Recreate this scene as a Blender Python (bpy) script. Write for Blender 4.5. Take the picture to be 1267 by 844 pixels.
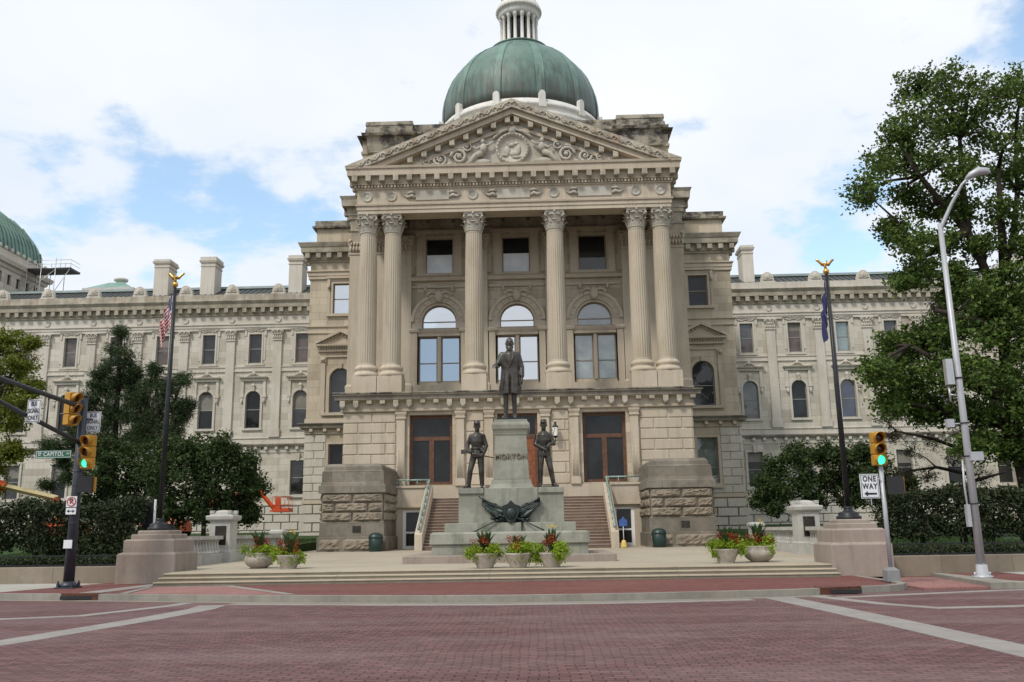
import bpy, bmesh, math, random
import numpy as np
from mathutils import Vector, Matrix
R = math.radians
scn = bpy.context.scene
for o in list(bpy.data.objects): bpy.data.objects.remove(o)
col = scn.collection
random.seed(7)
# ------------------------------------------------------------------ camera, sky, sun, exposure
cd = bpy.data.cameras.new('camera'); cam = bpy.data.objects.new('camera', cd); col.objects.link(cam)
cd.sensor_width = 36; cd.lens = 31.28; cd.clip_start = .1; cd.clip_end = 6000
_p, _y, _r = R(12.0), R(1.56), R(.9)
_F = Vector((-math.sin(_y)*math.cos(_p), math.cos(_y)*math.cos(_p), math.sin(_p)))
_R0 = Vector((math.cos(_y), math.sin(_y), 0)); _U0 = Vector((math.sin(_y)*math.sin(_p), -math.cos(_y)*math.sin(_p), math.cos(_p)))
_Rr = _R0*math.cos(_r) - _U0*math.sin(_r); _Ur = _U0*math.cos(_r) + _R0*math.sin(_r)
m_ = Matrix((( _Rr.x, _Ur.x, -_F.x, .9), (_Rr.y, _Ur.y, -_F.y, 0), (_Rr.z, _Ur.z, -_F.z, 1.6), (0, 0, 0, 1)))
cam.matrix_world = m_; scn.camera = cam
scn.view_settings.view_transform = 'Standard'; scn.view_settings.look = 'None'
scn.view_settings.exposure = 0.06; scn.view_settings.gamma = 1; scn.view_settings.use_curve_mapping = False
SUN_DIR = Vector((-.46, -.62, .92)).normalized()          # towards the sun
sl = bpy.data.lights.new('sun', 'SUN'); sl.energy = 2.4; sl.angle = R(9); sl.color = (1, .945, .86)
so = bpy.data.objects.new('sun', sl); col.objects.link(so)
so.rotation_euler = SUN_DIR.to_track_quat('Z', 'Y').to_euler(); so.location = (-60, -60, 90)
w = bpy.data.worlds.new('World'); scn.world = w; w.use_nodes = True
nt = w.node_tree; nt.nodes.clear(); N = nt.nodes.new; L = nt.links.new
def math_(op, a, b=None, nt=None, clamp=False):
    n = nt.nodes.new('ShaderNodeMath'); n.operation = op; n.use_clamp = clamp
    for i, v in enumerate((a, b)):
        if v is None: continue
        if isinstance(v, (int, float)): n.inputs[i].default_value = v
        else: nt.links.new(v, n.inputs[i])
    return n.outputs[0]
out = N('ShaderNodeOutputWorld'); bg = N('ShaderNodeBackground'); bg.inputs[1].default_value = .1
sky = N('ShaderNodeTexSky'); sky.sky_type = 'NISHITA'; sky.sun_disc = False
sky.sun_elevation = math.asin(SUN_DIR.z); sky.sun_rotation = math.atan2(SUN_DIR.x, SUN_DIR.y)
tc = N('ShaderNodeTexCoord')
sep = N('ShaderNodeSeparateXYZ'); L(tc.outputs['Generated'], sep.inputs[0])
zz = math_('ADD', math_('MAXIMUM', sep.outputs[2], 0.0, nt), .25, nt)
cv = N('ShaderNodeCombineXYZ')
L(math_('DIVIDE', sep.outputs[0], zz, nt), cv.inputs[0]); L(math_('DIVIDE', sep.outputs[1], zz, nt), cv.inputs[1])
n1 = N('ShaderNodeTexNoise'); n1.inputs['Scale'].default_value = 4.2; n1.inputs['Detail'].default_value = 9; n1.inputs['Roughness'].default_value = .58
L(cv.outputs[0], n1.inputs['Vector'])
n2 = N('ShaderNodeTexNoise'); n2.inputs['Scale'].default_value = 1.1; n2.inputs['Detail'].default_value = 6
L(cv.outputs[0], n2.inputs['Vector'])
# openings in the cloud deck, as directions in the sky
hole = None
for d, rad, amp in (((-.385, .85, .35), .12, .72), ((-.30, .885, .345), .12, .75), ((-.22, .91, .335), .09, .75), ((-.46, .82, .33), .10, .6), ((.31, .895, .30), .09, .75), ((.33, .88, .35), .06, .6), ((.50, .74, .44), .11, .9),
                    ((-.60, .72, .30), .14, .9), ((.3, -.9, .3), .35, .8), ((-.5, -.8, .35), .3, .8), ((.0, -.8, .6), .3, .7)):
    dn = Vector(d).normalized()
    dst = N('ShaderNodeVectorMath'); dst.operation = 'DISTANCE'; L(tc.outputs['Generated'], dst.inputs[0]); dst.inputs[1].default_value = dn
    v = math_('MULTIPLY', math_('SUBTRACT', 1.0, math_('DIVIDE', dst.outputs['Value'], rad, nt), nt, True), amp, nt)
    hole = v if hole is None else math_('MAXIMUM', hole, v, nt)
mask = math_('ADD', math_('MULTIPLY', hole, .95, nt), math_('MULTIPLY', math_('SUBTRACT', n1.outputs[0], .5, nt), 3.0, nt), nt)
mr = N('ShaderNodeMapRange'); mr.interpolation_type = 'SMOOTHSTEP'; L(mask, mr.inputs[0])
mr.inputs[1].default_value = .22; mr.inputs[2].default_value = .72; mr.inputs[3].default_value = 1; mr.inputs[4].default_value = .10
cr = N('ShaderNodeValToRGB'); L(n2.outputs[0], cr.inputs[0])
cr.color_ramp.elements[0].position = .34; cr.color_ramp.elements[0].color = (.74, .82, .93, 1)
cr.color_ramp.elements[1].position = .60; cr.color_ramp.elements[1].color = (.93, .955, .99, 1)
cs = N('ShaderNodeVectorMath'); cs.operation = 'SCALE'; L(cr.outputs[0], cs.inputs[0]); cs.inputs['Scale'].default_value = 10.2
hs = N('ShaderNodeVectorMath'); hs.operation = 'MULTIPLY'; L(sky.outputs[0], hs.inputs[0]); hs.inputs[1].default_value = (2.7, 2.75, 2.5)
mx = N('ShaderNodeMix'); mx.data_type = 'RGBA'; L(mr.outputs[0], mx.inputs[0]); L(hs.outputs[0], mx.inputs[6]); L(cs.outputs[0], mx.inputs[7])
L(mx.outputs[2], bg.inputs[0]); L(bg.outputs[0], out.inputs[0])

# ------------------------------------------------------------------ materials
def newmat(name):
    m = bpy.data.materials.new(name); m.use_nodes = True
    nt = m.node_tree; b = nt.nodes['Principled BSDF']
    return m, nt, b
def pos_(nt, scale=(1, 1, 1), obj=False):
    g = nt.nodes.new('ShaderNodeTexCoord' if obj else 'ShaderNodeNewGeometry')
    mp = nt.nodes.new('ShaderNodeMapping'); mp.inputs['Scale'].default_value = scale
    nt.links.new(g.outputs['Object' if obj else 'Position'], mp.inputs[0]); return mp.outputs[0]
def noise_(nt, vec, sc, det=4, rough=.55):
    n = nt.nodes.new('ShaderNodeTexNoise'); n.inputs['Scale'].default_value = sc; n.inputs['Detail'].default_value = det
    n.inputs['Roughness'].default_value = rough; nt.links.new(vec, n.inputs['Vector']); return n.outputs[0]
def ramp_(nt, fac, stops):
    r = nt.nodes.new('ShaderNodeValToRGB'); nt.links.new(fac, r.inputs[0])
    while len(r.color_ramp.elements) < len(stops): r.color_ramp.elements.new(.5)
    for e, (p, c) in zip(r.color_ramp.elements, stops): e.position = p; e.color = (*c, 1) if len(c) == 3 else c
    return r.outputs[0]
def mixc(nt, fac, a, b, mode='MIX'):
    n = nt.nodes.new('ShaderNodeMix'); n.data_type = 'RGBA'; n.blend_type = mode
    for i, v in ((0, fac), (6, a), (7, b)):
        if isinstance(v, (int, float)): n.inputs[i].default_value = v
        elif isinstance(v, tuple): n.inputs[i].default_value = (*v, 1)
        else: nt.links.new(v, n.inputs[i])
    return n.outputs[2]
def bump_(nt, b, h, st=.3, dist=.02):
    n = nt.nodes.new('ShaderNodeBump'); n.inputs['Strength'].default_value = st; n.inputs['Distance'].default_value = dist
    nt.links.new(h, n.inputs['Height']); nt.links.new(n.outputs[0], b.inputs['Normal'])
def gray(v): return (v, v, v)
def simple(name, c, rough=.6, metal=0, var=.15, sc=4, spec=.5, bump=0, dirt=None):
    m, nt, b = newmat(name)
    n = noise_(nt, pos_(nt), sc, 5)
    c0 = tuple(x*(1-var) for x in c); c1 = tuple(min(1, x*(1+var)) for x in c)
    o = ramp_(nt, n, [(.3, c0), (.7, c1)])
    if dirt:
        n2 = noise_(nt, pos_(nt, (1.3, 1.3, .3)), 3, 6, .65)
        o = mixc(nt, ramp_(nt, n2, [(.5, gray(0)), (.75, gray(1))]), o, dirt)
    nt.links.new(o, b.inputs['Base Color']); b.inputs['Roughness'].default_value = rough; b.inputs['Metallic'].default_value = metal
    b.inputs['Specular IOR Level'].default_value = spec
    if bump: bump_(nt, b, noise_(nt, pos_(nt), sc*6, 4), bump, .02)
    return m
def stone(name, c, stain=.35, soot=0., joints=None, stainc=(.17, .13, .09), bump=.25, lo=None):
    m, nt, b = newmat(name)
    p = pos_(nt)
    big = noise_(nt, p, .35, 5, .6); fine = noise_(nt, p, 9, 5, .7)
    base = ramp_(nt, big, [(.25, tuple(x*f for x, f in zip(c, (.86, .84, .80)))), (.5, c), (.78, tuple(min(1, x*f) for x, f in zip(c, (1.1, 1.1, 1.12))))])
    base = mixc(nt, .5, base, ramp_(nt, fine, [(.2, gray(.8)), (.8, gray(1.15))]), 'MULTIPLY')
    if joints:
        s = nt.nodes.new('ShaderNodeSeparateXYZ'); nt.links.new(p, s.inputs[0])
        cb = nt.nodes.new('ShaderNodeCombineXYZ'); nt.links.new(math_('ADD', s.outputs[0], s.outputs[1], nt), cb.inputs[0]); nt.links.new(s.outputs[2], cb.inputs[1])
        bt = nt.nodes.new('ShaderNodeTexBrick'); nt.links.new(cb.outputs[0], bt.inputs['Vector'])
        bt.inputs['Scale'].default_value = 1; bt.inputs['Brick Width'].default_value = joints[0]; bt.inputs['Row Height'].default_value = joints[1]
        bt.inputs['Mortar Size'].default_value = .012; bt.inputs['Color1'].default_value = (.80, .79, .76, 1); bt.inputs['Color2'].default_value = (1.11, 1.11, 1.10, 1)
        bt.inputs['Mortar'].default_value = (.62, .58, .52, 1)
        base = mixc(nt, 1.0, base, bt.outputs[0], 'MULTIPLY')
    st = noise_(nt, pos_(nt, (1.6, 1.6, .16)), 1.5, 7, .65)
    base = mixc(nt, math_('MULTIPLY', ramp_(nt, st, [(.50, gray(0)), (.74, gray(1))]), stain, nt), base, stainc)
    if soot:
        bl = noise_(nt, pos_(nt, (1, 1, 1.2)), .9, 7, .7)
        base = mixc(nt, math_('MULTIPLY', ramp_(nt, bl, [(.44, gray(0)), (.57, gray(1))]), soot, nt), base, (.055, .05, .045))
    nt.links.new(base, b.inputs['Base Color']); b.inputs['Roughness'].default_value = .85; b.inputs['Specular IOR Level'].default_value = .25
    bump_(nt, b, fine, bump, .015)
    return m
M = {}
LS = (.48, .415, .32)
M['stone'] = stone('limestone', LS, .38, 0, (1.35, .62))
M['stone_trim'] = stone('limestone_trim', (.49, .42, .325), .34)
M['stone_wing'] = stone('limestone_pale', (.54, .50, .43), .32, 0, (1.3, .62))
M['stone_wing_trim'] = stone('limestone_pale_trim', (.55, .51, .44), .30)
M['stone_cornice'] = stone('limestone_sooty', (.44, .395, .31), .5, .35)
M['stone_black'] = stone('limestone_blackened', (.34, .31, .25), .6, 1.0, (1.4, .6))
M['stone_ledge'] = stone('weathered_ledge_limestone', (.27, .24, .195), .6, .45)
M['stone_rust'] = stone('limestone_rust_stained', (.46, .42, .34), .75, .30, None, (.26, .12, .06))
M['stone_block'] = stone('rock_faced_limestone', (.27, .225, .17), .6, .22, None, (.12, .09, .07), .8)
M['stone_block_top'] = stone('grey_weathered_limestone', (.215, .19, .155), .6, .35, (1.9, .7))
M['stone_relief'] = stone('carved_limestone', (.47, .44, .37), .3, .15)
M['stone_column'] = stone('column_limestone', (.46, .40, .31), .34, 0)
M['granite_green'] = stone('green_stained_granite', (.285, .285, .235), .7, .25, None, (.10, .12, .085))
M['granite_pink'] = stone('flagpole_granite', (.30, .25, .21), .55, .10, None, (.17, .12, .10))
M['granite_pale'] = stone('pier_limestone', (.43, .42, .38), .35, .15)
M['plaza'] = stone('plaza_paving', (.36, .315, .24), .25, 0, None, (.25, .2, .15))
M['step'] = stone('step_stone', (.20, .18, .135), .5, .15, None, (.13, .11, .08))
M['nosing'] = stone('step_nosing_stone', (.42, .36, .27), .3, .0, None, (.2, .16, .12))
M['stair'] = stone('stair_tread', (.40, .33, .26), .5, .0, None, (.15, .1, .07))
M['kerb'] = stone('kerb_granite', (.27, .255, .22), .5, .2, None, (.12, .11, .09))
M['retain'] = stone('retaining_stone', (.25, .21, .165), .5, .1, (2.2, 1.5), (.15, .11, .08))
M['bronze'] = simple('dark_bronze', (.060, .051, .042), .40, .5, .5, 5, .6, .25, (.055, .075, .065))
M['bronze_trophy'] = simple('black_green_bronze', (.022, .03, .027), .4, .5, .4, 8, .6, .3, (.05, .09, .08))
M['gold'] = simple('gilt', (.62, .36, .08), .32, .9, .15, 9)
M['copper'] = None
M['white_paint'] = simple('white_painted_metal', (.80, .80, .78), .5, 0, .05, 2)
M['dome_white'] = simple('white_painted_stone', (.64, .62, .57), .6, 0, .06, 1.2, .3, .1, (.5, .46, .4))
M['dark_iron'] = simple('dark_iron', (.018, .019, .022), .45, .4, .3, 5)
M['pole_grey'] = simple('charcoal_painted_pole', (.035, .04, .052), .45, .2, .25, 5)
M['galv'] = simple('galvanised_steel', (.40, .41, .43), .45, .25, .08, 3)
M['alu'] = simple('aluminium', (.5, .5, .5), .4, .7, .1, 5)
M['signal_yellow'] = simple('signal_yellow', (.42, .215, .02), .45, 0, .12, 6, .5)
M['signal_dark'] = simple('signal_black', (.012, .012, .013), .5)
M['lens_dark'] = simple('unlit_lens', (.05, .012, .008), .2, 0, .3, 20)
M['sign_white'] = simple('sign_white', (.66, .68, .70), .5, 0, .05, 3)
M['sign_green'] = simple('sign_green', (.012, .115, .06), .5, 0, .1, 3)
M['sign_black'] = simple('sign_black', (.015, .015, .017), .5)
M['sign_red'] = simple('sign_red', (.5, .03, .02), .5)
M['sign_blue'] = simple('sign_blue', (.035, .09, .30), .5)
M['wood_red'] = simple('red_brown_wood', (.115, .052, .027), .45, 0, .35, 5, .4, .1)
M['wood_door'] = simple('varnished_door_wood', (.22, .07, .025), .4, 0, .3, 6, .4)
M['sash'] = simple('window_sash', (.26, .21, .155), .6, 0, .2, 3)
M['sash_grey'] = simple('grey_window_sash', (.26, .25, .23), .6, 0, .15, 3)
M['rail_green'] = simple('verdigris_rail', (.25, .33, .29), .55, .2, .3, 5, .5, 0, (.08, .10, .09))
M['can_green'] = simple('dark_green_plastic', (.008, .028, .022), .4, 0, .2, 3)
M['pot'] = simple('concrete_planter', (.36, .32, .27), .85, 0, .15, 6, .3, .3, (.22, .19, .16))
M['soil'] = simple('soil', (.03, .022, .016), .95)
M['lift_orange'] = simple('orange_paint', (.55, .075, .02), .4, 0, .15, 4)
M['lift_tan'] = simple('tan_boom_paint', (.42, .35, .18), .5, 0, .12, 4)
M['roof_dark'] = simple('dark_metal_roof', (.035, .045, .045), .55, .2, .3, .8, .4, 0, (.10, .05, .03))
M['roof_line'] = simple('pale_roof_flashing', (.30, .36, .35), .5, .2, .15, 1.0)
M['trunk'] = simple('bark', (.045, .036, .028), .95, 0, .35, 6, .2, .8)
M['rubber'] = simple('black_rubber', (.012, .012, .012), .8)
M['plaque'] = simple('bronze_plaque', (.05, .042, .036), .4, .6, .5, 14)
M['letter_bronze'] = simple('dull_bronze_letters', (.17, .145, .105), .6, .1, .3, 12)
M['foot_grey'] = simple('grey_cast_foot', (.20, .20, .20), .7)
M['blind'] = simple('roller_blind', (.20, .185, .16), .7, 0, .2, .5)
M['cone_yellow'] = simple('straw_yellow', (.55, .38, .10), .7)
M['wax_white'] = simple('frosted_glass', (.75, .75, .7), .3)
def glass(name, c, refl, rough=.02, tint=(1, 1, 1), sc=.8):
    m, nt, b = newmat(name)
    n = noise_(nt, pos_(nt), sc, 3)
    nt.links.new(ramp_(nt, n, [(.35, tuple(x*.5 for x in c)), (.65, tuple(x*1.4 for x in c))]), b.inputs['Base Color'])
    b.inputs['Roughness'].default_value = .35; b.inputs['Specular IOR Level'].default_value = .12
    gl = nt.nodes.new('ShaderNodeBsdfGlossy'); gl.inputs['Color'].default_value = (*tint, 1); gl.inputs['Roughness'].default_value = rough
    bp = nt.nodes.new('ShaderNodeBump'); bp.inputs['Strength'].default_value = .10; bp.inputs['Distance'].default_value = .05
    nt.links.new(noise_(nt, pos_(nt), .9, 1), bp.inputs['Height']); nt.links.new(bp.outputs[0], gl.inputs['Normal'])
    ms = nt.nodes.new('ShaderNodeMixShader'); ms.inputs[0].default_value = refl
    nt.links.new(b.outputs[0], ms.inputs[1]); nt.links.new(gl.outputs[0], ms.inputs[2])
    nt.links.new(ms.outputs[0], nt.nodes['Material Output'].inputs[0]); return m
M['glass_dark'] = glass('dark_glass', (.012, .012, .012), .022)
M['glass_mid'] = glass('grey_glass', (.022, .021, .020), .045)
M['glass_brown'] = glass('brown_blind_glass', (.09, .065, .055), .045)
M['painted_reflection'] = simple('pale_painted_reflection', (.75, .80, .84), .5, 0, .12, 1.5)  # pale colour standing in for reflected sky on the upper portico panes
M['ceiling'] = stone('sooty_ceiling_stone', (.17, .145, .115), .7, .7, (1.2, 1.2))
M['glass_sky'] = glass('sky_reflecting_glass', (.05, .06, .07), .64)
M['glass_blue'] = glass('blue_reflecting_glass', (.03, .05, .07), .50, .03, (.7, .85, 1))
M['glass_teal'] = glass('teal_glass', (.09, .11, .12), .16)
M['glass_pale2'] = glass('pale_lit_glass', (.20, .24, .22), .16)
M['glass_deepblue'] = glass('deep_blue_glass', (.02, .03, .07), .08)
M['glass_pale'] = glass('pale_blind_glass', (.15, .17, .15), .10)
def emis(name, c, s):
    m, nt, b = newmat(name); b.inputs['Base Color'].default_value = (*c, 1); b.inputs['Emission Color'].default_value = (*c, 1); b.inputs['Emission Strength'].default_value = s
    n = noise_(nt, pos_(nt), 30, 2); nt.links.new(ramp_(nt, n, [(.2, tuple(x*.9 for x in c)), (.8, c)]), b.inputs['Emission Color']); return m
M['lens_green'] = emis('lit_green_lens', (.06, 1.0, .55), 1.4)
# patinated copper
def copper(name, bright, lowz=True):
    m, nt, b = newmat(name)
    p = pos_(nt)
    a = noise_(nt, p, .5, 6, .6)
    base = ramp_(nt, a, [(.3, tuple(x*bright for x in (.085, .15, .125))), (.55, tuple(x*bright for x in (.125, .205, .17))), (.8, tuple(x*bright for x in (.16, .25, .205)))])
    st = noise_(nt, pos_(nt, (1.4, 1.4, .12)), 1.3, 7, .65)
    sz = nt.nodes.new('ShaderNodeSeparateXYZ'); nt.links.new(p, sz.inputs[0])
    low = nt.nodes.new('ShaderNodeMapRange'); nt.links.new(sz.outputs[2], low.inputs[0])
    low.inputs[1].default_value = 55; low.inputs[2].default_value = 48.4; low.inputs[3].default_value = 0; low.inputs[4].default_value = .36 if lowz else 0
    f = ramp_(nt, math_('ADD', st, low.outputs[0], nt), [(.55, gray(0)), (.86, gray(1))])
    base = mixc(nt, math_('MULTIPLY', f, .85, nt), base, (.055, .062, .055))
    rst = noise_(nt, pos_(nt, (1, 1, .5)), 1.1, 5)
    f2 = math_('MULTIPLY', ramp_(nt, math_('ADD', rst, low.outputs[0], nt), [(.76, gray(0)), (.95, gray(1))]), .22, nt)
    base = mixc(nt, f2, base, (.13, .05, .03))
    nt.links.new(base, b.inputs['Base Color']); b.inputs['Roughness'].default_value = .5; b.inputs['Specular IOR Level'].default_value = .4
    bump_(nt, b, noise_(nt, p, 3, 4), .15, .05); return m
M['copper'] = copper('patinated_copper', .98); M['copper_pale'] = copper('pale_patina_copper', 1.22); M['copper_roof'] = copper('bright_patina_copper', 1.5, False); M['copper_rib'] = copper('patina_rib_copper', 1.2, False)
def bricks(name, c1, c2, mortar, bw, rh, rot=0, patch=(.22, .17, .16), pf=.35, ms=.007, lanes=False):
    m, nt, b = newmat(name)
    g = nt.nodes.new('ShaderNodeNewGeometry'); mp = nt.nodes.new('ShaderNodeMapping'); mp.inputs['Rotation'].default_value = (0, 0, rot)
    nt.links.new(g.outputs['Position'], mp.inputs[0])
    # slight waviness of the hand-laid courses
    wn = nt.nodes.new('ShaderNodeTexNoise'); wn.inputs['Scale'].default_value = .5; nt.links.new(mp.outputs[0], wn.inputs['Vector'])
    va = nt.nodes.new('ShaderNodeVectorMath'); va.operation = 'MULTIPLY_ADD'; nt.links.new(wn.outputs['Color'], va.inputs[0]); va.inputs[1].default_value = (.22, .22, 0); nt.links.new(mp.outputs[0], va.inputs[2])
    bt = nt.nodes.new('ShaderNodeTexBrick'); nt.links.new(va.outputs[0], bt.inputs['Vector'])
    for k, v in (('Scale', 1), ('Brick Width', bw), ('Row Height', rh), ('Mortar Size', ms), ('Mortar Smooth', .4), ('Bias', -.1)): bt.inputs[k].default_value = v
    bt.inputs['Color1'].default_value = (*c1, 1); bt.inputs['Color2'].default_value = (*c2, 1); bt.inputs['Mortar'].default_value = (*mortar, 1)
    n = noise_(nt, pos_(nt, (.35, 1.0, 1)), .55, 7, .6)
    o = mixc(nt, math_('MULTIPLY', ramp_(nt, n, [(.45, gray(0)), (.72, gray(1))]), pf, nt), bt.outputs[0], patch)
    n3 = noise_(nt, pos_(nt), 5, 6, .7)
    o = mixc(nt, .7, o, ramp_(nt, n3, [(.25, gray(.6)), (.75, gray(1.3))]), 'MULTIPLY')
    n4 = noise_(nt, pos_(nt, (.8, 2.2, 1)), 3.5, 3, .6)
    o = mixc(nt, math_('MULTIPLY', ramp_(nt, n4, [(.63, gray(0)), (.70, gray(1))]), .5, nt), o, tuple(x*.35 for x in c1))
    if lanes:
        s_ = nt.nodes.new('ShaderNodeSeparateXYZ'); nt.links.new(pos_(nt), s_.inputs[0])
        wv = noise_(nt, pos_(nt, (.05, 1.1, 1)), .9, 5, .6)
        o = mixc(nt, math_('MULTIPLY', ramp_(nt, wv, [(.50, gray(0)), (.66, gray(1))]), .32, nt), o, (.20, .125, .115))
        ol = noise_(nt, pos_(nt, (.5, 1, 1)), .8, 6, .75)
        o = mixc(nt, math_('MULTIPLY', ramp_(nt, ol, [(.60, gray(0)), (.72, gray(1))]), .55, nt), o, (.045, .03, .03))
        pt = nt.nodes.new('ShaderNodeTexVoronoi'); pt.inputs['Scale'].default_value = .28; nt.links.new(pos_(nt), pt.inputs['Vector'])
        o = mixc(nt, .25, o, pt.outputs['Color'], 'SOFT_LIGHT') if False else o
    nt.links.new(o, b.inputs['Base Color']); b.inputs['Roughness'].default_value = .75; b.inputs['Specular IOR Level'].default_value = .35
    h = math_('ADD', math_('MULTIPLY', bt.outputs['Fac'], -1, nt), math_('MULTIPLY', n3, .6, nt), nt)
    bump_(nt, b, h, .7, .015); return m
M['street'] = bricks('street_brick', (.104, .045, .042), (.172, .080, .076), (.024, .016, .015), .24, .125, 0, (.22, .165, .155), .4, .011, True)
M['walk_brick'] = bricks('sidewalk_brick', (.130, .038, .030), (.17, .056, .046), (.10, .05, .045), .2, .1, 0, (.24, .12, .10), .3, .005)
M['ramp_tile'] = bricks('ramp_tile', (.24, .11, .095), (.28, .135, .12), (.2, .1, .09), .6, .6, .4, (.3, .17, .15), .3, .01)
M['band'] = stone('concrete_band', (.27, .25, .23), .5, .12, None, (.17, .14, .13), .4)
M['concrete'] = stone('concrete_walk', (.36, .35, .31), .4, .05, (1.6, 1.6), (.25, .23, .2))
M['earth'] = simple('ground_earth', (.10, .10, .08), .95, 0, .3, .2)
M['grass'] = simple('lawn_green', (.032, .06, .018), .95, 0, .4, 3, .2, .8)
def leafmat(name, cols, transl=.25):
    m, nt, b = newmat(name)
    g = nt.nodes.new('ShaderNodeNewGeometry')
    n = len(cols)
    o = ramp_(nt, g.outputs['Random Per Island'], [(i/(n-1), c) for i, c in enumerate(cols)])
    big = noise_(nt, pos_(nt), .6, 3)
    o = mixc(nt, .6, o, ramp_(nt, big, [(.3, gray(.7)), (.7, gray(1.3))]), 'MULTIPLY')
    nt.links.new(o, b.inputs['Base Color']); b.inputs['Roughness'].default_value = .6; b.inputs['Specular IOR Level'].default_value = .18
    t = nt.nodes.new('ShaderNodeBsdfTranslucent'); nt.links.new(o, t.inputs[0])
    ms = nt.nodes.new('ShaderNodeMixShader'); ms.inputs[0].default_value = transl
    nt.links.new(b.outputs[0], ms.inputs[1]); nt.links.new(t.outputs[0], ms.inputs[2]); nt.links.new(ms.outputs[0], nt.nodes['Material Output'].inputs[0])
    return m
M['leaf_oak'] = leafmat('oak_leaves', [(.046, .09, .018), (.075, .13, .026), (.13, .18, .04), (.052, .098, .02)])
M['leaf_dark'] = leafmat('dark_leaves', [(.022, .038, .012), (.040, .066, .019), (.068, .098, .030), (.030, .050, .015)], .2)
M['leaf_needle'] = leafmat('pine_needles', [(.022, .040, .015), (.038, .062, .022), (.058, .084, .030)], .12)
M['leaf_yellow'] = leafmat('yellow_green_leaves', [(.11, .15, .018), (.16, .19, .025), (.20, .22, .035), (.09, .13, .02)], .35)
M['leaf_hedge'] = leafmat('hedge_leaves', [(.018, .028, .011), (.028, .043, .016), (.042, .058, .024), (.038, .032, .02)], .12)
M['leaf_rust'] = leafmat('rusty_leaves', [(.03, .045, .018), (.075, .045, .025), (.05, .06, .025)], .2)
M['leaf_lime'] = leafmat('lime_vine', [(.20, .30, .02), (.28, .38, .03), (.14, .23, .02)], .3)
M['leaf_canna'] = leafmat('canna_leaves', [(.03, .07, .02), (.04, .09, .03), (.02, .05, .015)], .2)
M['petal_red'] = leafmat('red_flowers', [(.30, .03, .015), (.38, .07, .02), (.12, .02, .02), (.42, .12, .03)], .2)
M['petal_yellow'] = leafmat('yellow_flowers', [(.6, .45, .04), (.65, .5, .1)], .2)
M['grassblade'] = leafmat('grass_blades', [(.028, .056, .012), (.045, .085, .02), (.035, .068, .016)], .3)
def flagmat_us():
    m, nt, b = newmat('stars_and_stripes_cloth')
    tc = nt.nodes.new('ShaderNodeUVMap'); s = nt.nodes.new('ShaderNodeSeparateXYZ'); nt.links.new(tc.outputs[0], s.inputs[0])
    st = math_('GREATER_THAN', math_('MODULO', math_('MULTIPLY', s.outputs[1], 13, nt), 2, nt), 1.0, nt)
    o = mixc(nt, st, (.42, .02, .03), (.68, .66, .64))
    cant = math_('MULTIPLY', math_('LESS_THAN', s.outputs[0], .3, nt), math_('GREATER_THAN', s.outputs[1], .46, nt), nt)
    v = nt.nodes.new('ShaderNodeTexVoronoi'); v.inputs['Scale'].default_value = 14; v.inputs['Randomness'].default_value = 0; nt.links.new(tc.outputs[0], v.inputs['Vector'])
    star = math_('LESS_THAN', v.outputs['Distance'], .22, nt)
    o = mixc(nt, cant, o, mixc(nt, star, (.02, .035, .14), (.7, .7, .7)))
    nt.links.new(o, b.inputs['Base Color']); b.inputs['Roughness'].default_value = .8; return m
def flagmat_blue():
    m, nt, b = newmat('dark_blue_flag_cloth')
    tc = nt.nodes.new('ShaderNodeUVMap')
    v = nt.nodes.new('ShaderNodeTexVoronoi'); v.inputs['Scale'].default_value = 5; v.inputs['Randomness'].default_value = .35; nt.links.new(tc.outputs[0], v.inputs['Vector'])
    o = mixc(nt, math_('LESS_THAN', v.outputs['Distance'], .13, nt), (.022, .028, .10), (.5, .45, .32))
    nt.links.new(o, b.inputs['Base Color']); b.inputs['Roughness'].default_value = .75; return m
M['flag_us'] = flagmat_us(); M['flag_blue'] = flagmat_blue()

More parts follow.
